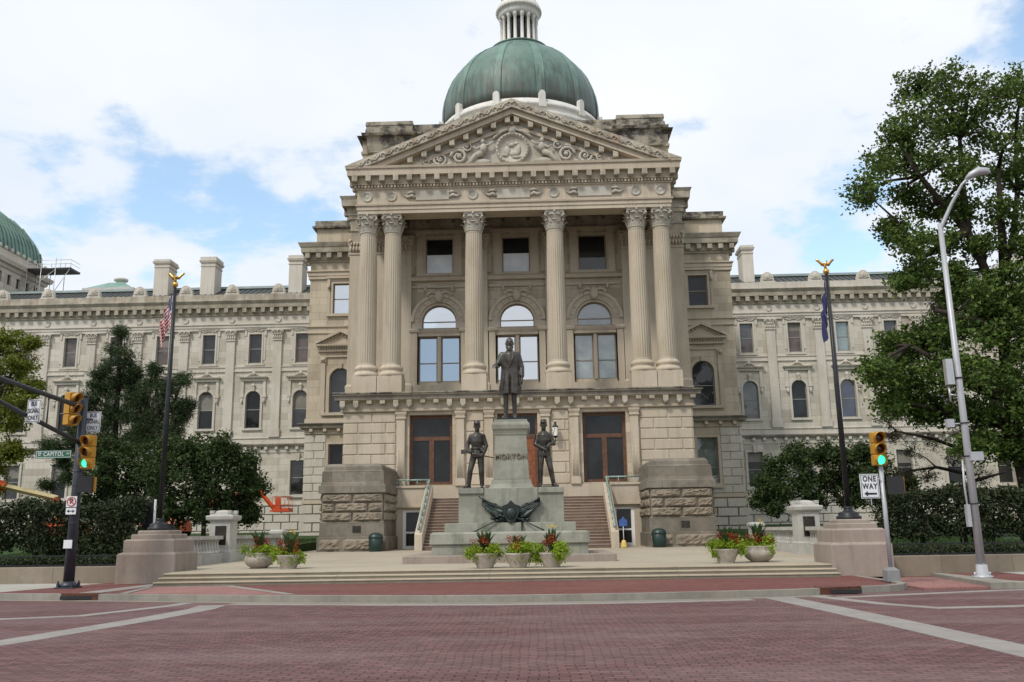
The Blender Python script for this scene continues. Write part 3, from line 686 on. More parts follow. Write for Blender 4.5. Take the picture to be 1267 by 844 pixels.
for s in (-1, 1):
    mb.hexa([(s*2.0, -.5, 5.53), (0, -.5, T(0)-.02), (0, 0, T(0)-.02), (s*2.0, 0, 5.53), (s*2.05, -.5, 5.73), (0, -.5, T(0)+.24), (0, 0, T(0)+.24), (s*2.05, 0, 5.73)])
    for i in range(7): x = s*(.15+i*.25); mb.box(x-.05, x+.05, -.35, -.18, T(x)-.2, T(x)-.04)
SU_parch = mb.build('surround', 'stone_trim', mesh_only=True)
mb = MB(); rectring(mb, 1.6, 3.55, .2, -.2, 0, -.3); mb.box(-1.1, 1.1, -.25, 0, -.35, 0)
SU_plow = mb.build('surround', 'stone_trim', mesh_only=True)
rectring_ = MB(); rectring(rectring_, 1.95, 2.6, .14, -.1, 0, 0); rectring_.box(-1.6, 1.6, -.16, 0, -.2, 0)
for s in (-1, 1):
    rectring_.box(s*1.35-.24, s*1.35+.24, -.14, 0, 0, 2.75); rectring_.box(s*1.35-.30, s*1.35+.30, -.2, 0, 2.75, 2.95)
    rectring_.box(s*1.98-.2, s*1.98+.2, -.08, 0, 0, 2.8)
rectring_.box(-1.8, 1.8, -.22, 0, 2.95, 3.15)
SU_port = rectring_.build('surround', 'stone_trim', mesh_only=True)
# ---- podium with the three tall door bays
DX = (-5.4, 0, 5.4)
dh = [(-5.4-1.35, -5.4+1.35, 4.4, 8.75, 0), (-1.25, 1.25, 3.5, 8.75, 0), (5.4-1.35, 5.4+1.35, 4.4, 8.75, 0)]
mb = MB(); wall(mb, -10.85, 10.85, .3, 9.55, 55.3, 56.0, dh)
mb.box(-10.85, -10.2, 56.0, 60, .3, 9.55); mb.box(10.2, 10.85, 56.0, 60, .3, 9.55)
mb.box(-10.85, 10.85, 55.28, 60, 9.55, 10.02)
B(mb, 'wall', 'stone')
mb = MB(); hh = [(h[0]-.85, h[1]+.85, h[2]-1, h[3]+.1, 0) for h in dh]
for (xa, xb) in ((-10.85, -7.6), (-3.2, -2.1), (2.1, 3.2), (7.6, 10.85)):
    mb = MB(); rustic(mb, xa, xb, 4.35, 8.95, 55.3, [], 7, 1.75, .045, .055)
    if abs(xa+xb) > 10:
        a, b = (-10.85-.055, -10.85) if xa < 0 else (10.85, 10.905)
        for i in range(7): z = 4.35+i*.657; mb.box(a, b, 55.3, 59.9, z+.035, z+.622)
    B(mb, 'rustication', 'stone_trim')
mb = MB()
mb.box(-10.97, -1.3, 55.14, 55.3, 3.5, 4.32); mb.box(1.3, 10.97, 55.14, 55.3, 3.5, 4.32)
for h in dh:
    for s in (-1, 1):
        x = (h[0]-.5) if s < 0 else (h[1]+.5)
        mb.box(x-.3, x+.3, 55.02, 55.3, 4.32, 4.7); mb.box(x-.24, x+.24, 55.08, 55.3, 4.7, 8.45); mb.mold(x-.24, x+.24, 55.08, 55.3, [(8.45, 0), (8.5, .07), (8.6, .07), (8.62, .02), (8.8, .1), (8.93, .12)])
        for j in range(5): mb.tube([(x-.17+j*.085, 55.07, 4.8), (x-.17+j*.085, 55.07, 6.6)], .028, 5)
mb.mold(-10.95, 10.95, 55.2, 59.9, [(8.95, 0), (9.0, .1), (9.1, .12), (9.14, .03), (9.6, .03), (9.62, .16), (9.68, .30), (9.7, .32)], 0)
B(mb, 'moulding', 'stone_trim')
mb = MB(); mb.mold(-10.95, 10.95, 55.2, 59.9, [(9.69, .42), (9.9, .46), (9.95, .55), (10.03, .58), (10.06, .3)], 0); B(mb, 'belt_cornice', 'stone_ledge')
for i in range(27):
    x = -10.9+i*(21.8/26); big_ = i % 4 in (0, 1); mb = MB()
    mb.box(x-.16, x+.16, 54.80, 55.2, 9.30 if big_ else 9.45, 9.67)
    if big_: mb.ball((x, 54.9, 9.28), (.15, .13, .16), 8, 6)
    B(mb, 'console', 'stone_cornice')
mb = MB(); mb.box(-10.95, 10.95, 54.62, 60.3, 10.065, 10.14); B(mb, 'terrace_floor', 'stone_black')
for i, x in enumerate(DX):
    if i == 1:
        f = MB(); z0, h = 3.5, 5.25
        f.box(-1.25, 1.25, 55.62, 55.72, 7.2, 7.45); f.box(-1.25, -1.07, 55.62, 55.72, 3.5, 7.2); f.box(1.07, 1.25, 55.62, 55.72, 3.5, 7.2); f.box(-1.25, 1.25, 55.62, 55.72, 8.6, 8.75); f.box(-1.25, -1.1, 55.62, 55.72, 7.45, 8.6); f.box(1.1, 1.25, 55.62, 55.72, 7.45, 8.6)
        d = B(f, 'door', 'wood_red')
        for s in (-1, 1):
            l = MB(); a, b = (-1.07, -.01) if s < 0 else (.01, 1.07)
            l.box(a, b, 55.66, 55.72, 3.5, 7.2)
            for k_ in range(5): l.box(a+.16, b-.16, 55.63, 55.66, 3.65+k_*.7, 4.2+k_*.7)
            lf = l.build('leaf', 'wood_door', d, off=(0, 55, .6))
            hd = MB(); hd.tube([(.14*s, 55.6, 4.5), (.14*s, 55.6, 5.0)], .025, 6); hd.build('handle', 'gold', d, off=(0, 55, .6))
        g_ = MB(); g_.box(-1.1, 1.1, 55.66, 55.69, 7.45, 8.6); g_.build('pane', 'glass_dark', d, off=(0, 55, .6))
    else: wplace('big_door', x, 55.3, 4.4, 'glass_dark', None)
# wall lantern beside the centre door
mb = MB(); mb.tube([(2.35, 55.2, 6.9), (2.35, 54.9, 6.95), (2.35, 54.85, 7.2)], .03, 6); mb.lathe([(7.95, .03), (8.05, .09), (8.12, .02)], (2.35, 54.85, 0), 8); mb.lathe([(7.78, .22), (7.95, .06)], (2.35, 54.85, 0), 6); mb.lathe([(7.1, .05), (7.2, .16), (7.24, .17)], (2.35, 54.85, 0), 6)
la = B(mb, 'wall_lantern', 'dark_iron')
mb = MB(); mb.lathe([(7.24, .14), (7.78, .19)], (2.35, 54.85, 0), 6, False); mb.build('lantern_glass', 'wax_white', la, off=(0, 55, .6))
# ---- main block wall behind the columns
holes = []
for x in (-5.4, 0, 5.35):
    holes += [(x-1.42, x-.14, 11.6, 14.75, 0), (x+.14, x+1.42, 11.6, 14.75, 0), (x-1.2, x+1.2, 15.35, 17.0, 1), (x-.98, x+.98, 19.3, 21.9, 0)]
mb = MB(); wall(mb, -11.7, 11.7, 9, 24.2, 60, 60.6, holes)
B(mb, 'wall', 'stone')
mb = MB(); mb.box(-11.7, -11.1, 60.6, 78, 0, 24.2); mb.box(11.1, 11.7, 60.6, 78, 0, 24.2); mb.box(-11.1, 11.1, 77.4, 78, 0, 24.2); mb.box(-11.1, 11.1, 60.6, 77.4, 24.0, 24.2); B(mb, 'side_wall', 'stone')
mb = MB()
for x in (-9.57, -7.97, -2.65, 2.65, 7.97, 9.57, -11.2, 11.2):
    wd = .5 if abs(x) > 11 else .62
    mb.box(x-wd-.1, x+wd+.1, 59.6, 60, 10.1, 11.2); mb.mold(x-wd, x+wd, 59.72, 60, [(11.2, .12), (11.35, .12), (11.5, .02), (20.7, 0), (20.75, .06), (20.85, .06), (20.87, 0), (21.0, .02), (21.9, .2), (22.0, .22)])
mb.box(-9, 9, 59.7, 60, 10.1, 11.35)
for x in (-9.57, -7.97, -2.65, 2.65, 7.97, 9.57, -11.2, 11.2):
    wd = .5 if abs(x) > 11 else .62; n_ = 5
    for k in range(n_):
        xx = x+(k-(n_-1)/2)*wd*.42; mb.ball((xx, 59.62, 21.15), (.10, .10, .22), 6, 6); mb.ball((xx+.05, 59.58, 21.5), (.09, .11, .17), 6, 6)
    for s in (-1, 1): mb.ball((x+s*wd*.9, 59.55, 21.72), (.14, .12, .14), 8, 6)
for x in (-5.4, 0, 5.35):
    mb.mold(x-1.95, x+1.95, 59.85, 60, [(18.72, 0), (18.76, .10), (18.86, .1), (18.88, .04), (19.0, .06), (19.06, .16), (19.12, .02)]); mb.box(x-1.95, x+1.95, 59.88, 60, 18.25, 18.4)
    # imposts, archivolt, inner order
    st_ = len(mb.v)
    for s in (-1, 1):
        mb.box(x+s*1.72-.22, x+s*1.72+.22, 59.72, 60, 11.35, 15.0); mb.mold(x+s*1.72-.24, x+s*1.72+.24, 59.72, 60, [(15.0, 0), (15.05, .08), (15.2, .12), (15.3, .02)])
        for j in (0, 1): mb.box(x+s*(1.48-.0*j)-.06, x+s*1.48+.06, 59.85, 60, 11.5, 15)
    mb.box(x-1.45, x+1.45, 59.8, 60.0, 14.78, 14.95); mb.mold(x-1.45, x+1.45, 59.85, 60.05, [(14.95, 0), (15.05, .06), (15.2, .13), (15.28, 0)]); mb.box(x-.12, x+.12, 59.86, 60.4, 11.6, 14.75)
    for (ra, rb, ya) in ((1.2, 1.38, 59.9), (1.38, 1.75, 59.78), (1.75, 1.97, 59.68)):
        n = 20
        for k in range(n):
            t0, t1 = math.pi*k/n, math.pi*(k+1)/n; pts = []
            for yy in (ya, 60.0):
                for (r_, t_) in ((ra, t0), (rb, t0), (rb, t1), (ra, t1)): pts.append((x+r_*math.cos(t_), yy, 15.8+r_*math.sin(t_)*(1.0)))
            mb.add(pts, [(0, 1, 2, 3), (7, 6, 5, 4), (1, 5, 6, 2), (0, 3, 7, 4)])
    for (ra, ya) in ((1.2, 59.9), (1.38, 59.78), (1.75, 59.68)): pass
    for s in (-1, 1): mb.box(x+s*1.58-.4, x+s*1.58+.4, 59.8, 60, 15.3, 15.8)
    for k in range(9): t = math.pi*(k+.5)/9; mb.ball((x+1.565*math.cos(t), 59.77, 15.8+1.565*math.sin(t)), .07, 6, 4)
    mb.ball((x, 59.62, 17.55), (.3, .16, .42), 10, 8)
    for s in (-1, 1): mb.tube([(x+s*.1, 59.62, 17.75), (x+s*.5, 59.64, 17.9), (x+s*.85, 59.68, 17.7), (x+s*.7, 59.7, 17.5)], [.12, .12, .1, .05], 6); mb.ball((x+s*.95, 59.7, 18.15), (.1, .1, .22), 6, 6)
B(mb, 'moulding', 'stone_trim')
gl1 = {-5.4: ('glass_sky', 'glass_blue', 'glass_sky'), 0: ('glass_sky', 'glass_sky', 'glass_sky'), 5.35: ('glass_teal', 'glass_pale2', 'glass_mid')}
for x in (-5.4, 0, 5.35):
    a, b_, c_ = gl1[x]
    wplace('port_lun', x, 60, 15.35, a)
    for s in (-1, 1): wplace('port_tall', x+s*.78, 60, 11.6, b_)
    # upper windows: dark blind at the head, sky reflection painted as a pale panel below
    o = wplace('port_top', x, 60, 19.3, c_ if x < 5 else 'glass_mid', SU_port)
    bl = MB(); bl.box(-.97, .97, .17, .21, 1.42, 2.6); q = bl.build('blind', 'glass_dark', None, off=(0, 0, 0)); q.parent = o
    if x < 5: bl = MB(); bl.box(-.93, .93, .18, .208, .03, 1.42); q = bl.build('painted_reflection', 'painted_reflection', None, off=(0, 0, 0)); q.parent = o
B_soffit = None
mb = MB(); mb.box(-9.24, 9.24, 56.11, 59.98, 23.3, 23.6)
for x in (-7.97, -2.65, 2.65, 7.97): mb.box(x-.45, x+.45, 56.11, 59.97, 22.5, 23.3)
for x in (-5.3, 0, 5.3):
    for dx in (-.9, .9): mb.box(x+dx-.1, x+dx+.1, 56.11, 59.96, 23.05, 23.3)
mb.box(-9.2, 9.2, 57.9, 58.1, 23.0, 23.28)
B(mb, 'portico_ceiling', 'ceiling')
# ---- six Corinthian columns
def capital(mb, r, z, h, ax, n1=8):
    mb.lathe([(0, r*1.0), (.04*h, r*1.1), (.08*h, r*1.1), (.12*h, r*.98), (.6*h, r*1.02), (.86*h, r*1.25), (.88*h, r*1.25)], (0, 0, z), 20)
    for row, (zz, hh_, oo) in enumerate(((.10, .38, .30), (.36, .40, .34))):
        for k in range(n1):
            a = 2*math.pi*(k+row*.5)/n1; ca, sa = math.cos(a), math.sin(a); wd = r*.36
            prof = [(0, 1.02), (.35, 1.12), (.75, 1.2), (1.0, 1.2+oo*.8), (.88, 1.2+oo*1.15)]
            vs = []
            for i_, (t, rr) in enumerate(prof):
                ww = wd*(1, 1.1, .95, .7, .4)[i_]
                for s in (-1, 0, 1):
                    q = r*rr*(1.0 if s else 1.09); vs.append((q*ca-s*ww*sa, q*sa+s*ww*ca, z+h*(zz+hh_*t)))
            fs = []
            for i_ in range(4):
                for j in range(2): fs.append((i_*3+j, i_*3+j+1, i_*3+j+4, i_*3+j+3))
            mb.add(vs, fs, True)
    for k in range(4):
        a = math.pi/4+k*math.pi/2; ca, sa = math.cos(a), math.sin(a)
        pts = []; R1 = r*1.62
        for i_ in range(9):
            t = i_/8*2.6*math.pi; rr = .13*h*(1-i_/11)
            pts.append(((R1+rr*math.cos(t)-.06)*ca, (R1+rr*math.cos(t)-.06)*sa, z+h*.76+rr*math.sin(t)))
        mb.tube([(r*.95*ca, r*.95*sa, z+h*.5), (r*1.25*ca, r*1.25*sa, z+h*.72), (R1*ca, R1*sa, z+h*.88)]+pts[1:], r*.085, 6)
        mb.ball((R1*ca, R1*sa, z+h*.76), r*.13, 8, 6)
        b_ = a+math.pi/4; mb.ball((r*1.32*math.cos(b_), r*1.32*math.sin(b_), z+h*.92), (r*.16, r*.16, h*.07), 8, 6)
        for s in (-1, 1): mb.tube([(r*1.0*math.cos(b_+s*.2), r*1.0*math.sin(b_+s*.2), z+h*.55), (r*1.22*math.cos(b_+s*.22), r*1.22*math.sin(b_+s*.22), z+h*.78), (r*1.25*math.cos(b_+s*.08), r*1.25*math.sin(b_+s*.08), z+h*.72)], r*.06, 5)
    poly = []
    A = ax
    for k in range(4):
        a = math.pi/4+k*math.pi/2
        for da, rr in ((-.06, A*1.36), (.06, A*1.36), (.45, A*1.02), (.785, A*.92), (1.12, A*1.02)):
            poly.append((rr*math.cos(a+da), rr*math.sin(a+da)))
    mb.plate(poly, z+.88*h, z+.94*h); mb.plate([(x*1.05, y*1.05) for x, y in poly], z+.94*h, z+h)
sh = MB(); fl = lambda a: 1-.055*abs(math.sin(a*12))**.5 if True else 1
fl = lambda a: 1-.095*max(0, math.sin(a*24))**.6
sh.lathe([(11.95, .615), (12.1, .60)], (0, 0, 0), 24, True, False); sh.lathe([(12.1, .60), (14.5, .602), (17, .585), (19.2, .555), (20.6, .53)], (0, 0, 0), 144, True, False, 0, fl)
sh.lathe([(20.6, .53), (20.72, .54)], (0, 0, 0), 24, True, False)
shm = sh.build('column', 'stone_column', None, off=(0, 0, 10.1), mesh_only=True)
bs = MB(); bs.box(-.78, .78, -.78, .78, 10.1, 11.2); bs.lathe([(11.2, .80), (11.28, .84), (11.38, .84), (11.46, .76), (11.5, .70), (11.6, .68), (11.66, .74), (11.76, .76), (11.84, .72), (11.88, .66), (11.95, .62)], (0, 0, 0), 28)
bsm = bs.build('base', 'stone_trim', None, off=(0, 0, 10.1), mesh_only=True)
cp = MB(); capital(cp, .54, 20.70, 1.25, .62); cpm = cp.build('capital', 'stone_relief', None, off=(0, 0, 10.1), mesh_only=True)
for x in (-9.57, -7.97, -2.65, 2.65, 7.97, 9.57):
    o = bpy.data.objects.new('column', shm); col.objects.link(o); o.parent = SH; o.location = (x, .55, 9.5)
    for nm, me in (('base', bsm), ('capital', cpm)):
        q = bpy.data.objects.new(nm, me); col.objects.link(q); q.parent = o
# ---- entablature and pediment
mb = MB(); X1 = 10.22
ARC = [(21.95, 0), (22.2, .0), (22.2, .05), (22.45, .05), (22.47, .13), (22.58, .15), (22.6, .02), (23.58, .02), (23.6, .1), (23.68, .12)]
mb.mold(-X1, X1, 54.85, 56.1, ARC)
for s in (-1, 1):
    for (za, zb, o) in ((21.95, 22.2, 0), (22.2, 22.45, .05), (22.45, 22.6, .13), (22.6, 23.68, .02)): mb.box(min(s*9.25, s*(X1+o)), max(s*9.25, s*(X1+o)), 56.1, 60.05, za, zb)
mb.mold(-X1, X1, 54.85, 60.05, [(23.68, .08), (23.86, .08), (23.88, .26), (24.4, .28), (24.4, .60), (24.82, .62), (24.84, .7), (25.0, .74), (25.04, .2)])
n = 96
for i in range(n+1): x = -X1-.1+i*(2*X1+.2)/n; mb.box(x-.06, x+.06, 54.62, 54.8, 23.69, 23.85)
B(mb, 'entablature', 'stone_trim')
modilp(-X1-.1, X1+.1, 54.6, 23.96, 24.38, .88, .34, .45)
for s in (-1, 1): modil_sidep(55.2, 59.4, s*(X1+.25), s, 23.96, 24.38, .88, .34, .33)
for x in (-9.57, -7.97, -2.65, 2.65, 7.97, 9.57):
    mb = MB(); st_ = 0; mb.lathe([(0, .34), (.06, .34), (.07, .27), (.03, .25), (.05, .1), (.09, .02)], (0, 0, 0), 18)
    mb.xform(Matrix.Translation((x, 54.84, 23.1)) @ Matrix.Rotation(R(90), 4, 'X'), st_)
    B(mb, 'frieze_rosette', 'stone_relief')
for x in (-5.3, 0, 5.3):
    mb = MB()
    mb.box(x-1.1, x+1.1, 54.76, 54.84, 22.8, 23.4)
    for s in (-1, 1):
        mb.tube([(x+s*1.12, 54.78, 22.95), (x+s*1.35, 54.74, 23.1), (x+s*1.6, 54.76, 23.0), (x+s*1.85, 54.78, 23.15)], [.1, .13, .1, .04], 6); mb.tube([(x+s*1.12, 54.78, 23.3), (x+s*1.4, 54.76, 23.35), (x+s*1.65, 54.78, 23.25)], [.08, .09, .03], 6)
    B(mb, 'frieze_panel', 'stone_relief')
# tympanum
mb = MB(); mb.prism([(-8.9, 25.0), (8.9, 25.0), (0, 28.75)], 54.95, 55.6); mb.prism([(-10.2, 25.05), (10.2, 25.05), (0, 29.25)], 55.6, 62.5)
B(mb, 'tympanum', 'stone_relief')
SL = (29.5-25.02)/10.95
def rake(mb, t0, t1, y0, xin=0.0, dz=0):       # band between two heights below the outer slope line, both sides
    for s in (-1, 1):
        e0, e1 = 10.95, 0
        za = lambda x: 25.02+(10.95-x)*SL
        p = [(s*(10.95-t1/SL*1.0 if False else 10.95), y0), (0, y0)]
        # outer slope line z = 25.02 + (10.95-x)*SL; the band hangs t0..t1 below it, cut off where it meets z = 25.02
        xa = 10.95-t0/SL; xb = 10.95-t1/SL
        poly = [(s*xb, 25.03), (s*xa, 25.03), (0, za(0)-t0), (0, za(0)-t1)]
        if s > 0: poly = poly
        else: poly = poly[::-1]
        mb.prism(poly, y0, 56)
mb = MB(); rake(mb, .62, .98, 54.35); rake(mb, .98, 1.02, 54.5); rake(mb, 1.5, 1.72, 54.78); B(mb, 'raking_cornice', 'stone_trim')
for s in (-1, 1):
    xs_ = [i*.92+.30 for i in range(10)]
    for x in xs_:
        zc = 25.02+(10.95-x)*SL-1.02
        if zc-.45 < 25.05: continue
        mb = MB(); mb.hexa([(s*x-.17, 54.42, zc-.40-.0), (s*x+.17, 54.42, zc-.40), (s*x+.17, 54.95, zc-.40), (s*x-.17, 54.95, zc-.40), (s*x-.17, 54.42, zc-.02+s*.06), (s*x+.17, 54.42, zc-.02-s*.06), (s*x+.17, 54.95, zc-.02-s*.06), (s*x-.17, 54.95, zc-.02+s*.06)]); B(mb, 'modillion', 'stone_cornice')
mb = MB(); rake(mb, 0, .60, 54.12)
for s in (-1, 1):
    k = 0; x = .2
    while x < 10.3:
        z = 25.02+(10.95-x)*SL-.30; f = 1 if k % 2 else -1
        mb.tube([(s*(x+dx), 54.10, z+f*dz_-dx*SL) for dx, dz_ in ((-.28, .14), (-.12, -.02), (0, -.14), (.14, -.08), (.12, .06), (0, .08))], [.05, .06, .065, .06, .05, .03], 5)
        mb.ball((s*(x+.3), 54.10, z-.3*SL-f*.12), .055, 6, 4)
        x += .46; k += 1
B(mb, 'carved_sima', 'stone_rust')
# sculpture in the tympanum: roundel, flanking seated figures, scrolls of foliage
mb = MB()
def disc(mb, prof, x, y, z, n=28, sx=1):
    st_ = len(mb.v); mb.lathe(prof, (0, 0, 0), n); mb.xform(Matrix.Translation((x, y, z)) @ Matrix.Rotation(R(90), 4, 'X') @ Matrix.Scale(sx, 4, (1, 0, 0)), st_)
disc(mb, [(0, 1.12), (.22, 1.12), (.28, 1.02), (.22, .92), (.10, .90), (.08, .0)], 0, 54.95, 26.25)
for k in range(26): a = k*2*math.pi/26; mb.ball((1.02*math.cos(a), 54.66, 26.25+1.02*math.sin(a)), .06, 6, 4)
for (x, z, rx, rz) in ((-.35, 26.1, .22, .35), (.1, 25.9, .35, .2), (.4, 26.2, .16, .4), (-.1, 26.5, .25, .15), (.25, 26.6, .2, .12), (-.5, 25.8, .25, .12), (.3, 25.65, .4, .1), (-.3, 26.62, .08, .12)): mb.ball((x, 54.86, z), (rx, .12, rz), 10, 6)
mb.ball((0, 54.8, 27.55), (.28, .2, .3), 10, 8); mb.ball((0, 54.78, 28.0), (.18, .15, .16), 8, 6)
for s in (-1, 1):
    mb.tube([(s*.25, 54.8, 27.6), (s*.7, 54.78, 27.45), (s*1.15, 54.8, 27.1), (s*1.35, 54.85, 26.9)], [.1, .13, .11, .05], 6)
    # figure leaning on the roundel
    mb.ball((s*1.95, 54.72, 26.75), (.15, .15, .18), 10, 8)
    mb.tube([(s*1.95, 54.75, 26.6), (s*1.9, 54.72, 26.35), (s*2.0, 54.72, 25.95)], [.1, .26, .22], 8)
    mb.tube([(s*2.0, 54.72, 25.95), (s*2.45, 54.65, 25.75), (s*2.75, 54.7, 25.35), (s*3.1, 54.75, 25.2)], [.22, .19, .14, .08], 8)
    mb.tube([(s*1.85, 54.7, 26.45), (s*1.5, 54.66, 26.5), (s*1.25, 54.7, 26.75)], [.1, .08, .06], 6); mb.tube([(s*2.0, 54.7, 26.45), (s*2.35, 54.66, 26.2), (s*2.6, 54.7, 26.4)], [.1, .08, .06], 6)
    mb.ball((s*2.1, 54.8, 25.35), (.7, .15, .22), 10, 6)
    def spiral(cx, cz, r, turns, sg, wd):
        pts = []; rd = []
        m = 26
        for i in range(m+1):
            t = i/m; a = sg*turns*2*math.pi*t; rr = r*(1-t*.9); pts.append((s*(cx+rr*math.cos(a)), 54.82-.08*t, cz+rr*math.sin(a))); rd.append(wd*(1-.55*t))
        mb.tube(pts, rd, 6); mb.ball((s*cx, 54.74, cz), r*.24, 8, 6)
        for k in range(6): a = k*1.05; mb.ball((s*(cx+r*.62*math.cos(a)), 54.86, cz+r*.62*math.sin(a)), (r*.16, .07, r*.16), 6, 4)
    spiral(3.55, 25.75, .55, 1.7, 1, .12); spiral(4.75, 25.62, .46, 1.6, -1, .10); spiral(5.75, 25.48, .32, 1.5, 1, .08); spiral(2.95, 26.45, .32, 1.4, -1, .08); spiral(6.5, 25.36, .2, 1.3, -1, .06)
    mb.tube([(s*3.0, 54.85, 26.3), (s*3.7, 54.82, 26.4), (s*4.4, 54.85, 26.1), (s*5.2, 54.85, 25.95), (s*6.1, 54.88, 25.6), (s*7.0, 54.9, 25.3), (s*7.6, 54.92, 25.15)], [.07, .1, .09, .08, .07, .05, .02], 6)
    for (x, z) in ((3.3, 26.2), (4.1, 26.15), (4.2, 25.3), (5.3, 25.9), (5.25, 25.25), (6.15, 25.25), (6.9, 25.25)): mb.ball((s*x, 54.86, z), (.17, .09, .12), 8, 5)
B(mb, 'relief_carving', 'stone_relief')
# ---- main block cornice behind, attic
mb = MB(); mb.mold(-11.7, 11.7, 60.02, 78, [(22.0, 0), (22.05, .1), (22.5, .12), (22.55, .2), (22.6, .05), (23.4, .05), (23.45, .15), (23.7, .2), (23.72, .25), (24.3, .28), (24.3, .60), (24.75, .64), (25.0, .76), (25.05, .1)])
for s in (-1, 1): modil_sidep(60.4, 69, s*11.95, s, 23.85, 24.28, .95, .36, .34)
B(mb, 'cornice', 'stone_cornice')
mb = MB(); mb.mold(-11.4, 11.4, 62, 79, [(25.0, .1), (27, .1), (27, .0), (29.3, 0)])
mb.mold(-11.4, 11.4, 62, 79, [(29.3, .0), (29.32, .1), (29.5, .12), (29.52, .02), (30.3, .02)]); B(mb, 'attic_wall', 'stone')
mb = MB(); mb.mold(-11.4, 11.4, 62, 79, [(30.3, .06), (30.5, .12), (30.52, .34), (30.66, .40), (30.68, .1), (31.0, .1)])
for s in (-1, 1):
    a, b = (-11.0, -7.7) if s < 0 else (7.7, 11.0)
    mb.mold(a, b, 61.6, 78, [(29.3, .0), (30.3, .02), (30.5, .12), (30.52, .34), (30.7, .42), (30.72, .1), (31.35, .08), (31.4, .14), (31.7, .1)])
mb.mold(-11.3, 11.3, 62.3, 78.5, [(31.0, 0), (31.5, 0)]); mb.box(-9.9, 9.9, 62.1, 78.6, 31.0, 31.66)
B(mb, 'attic_cornice', 'stone_black')
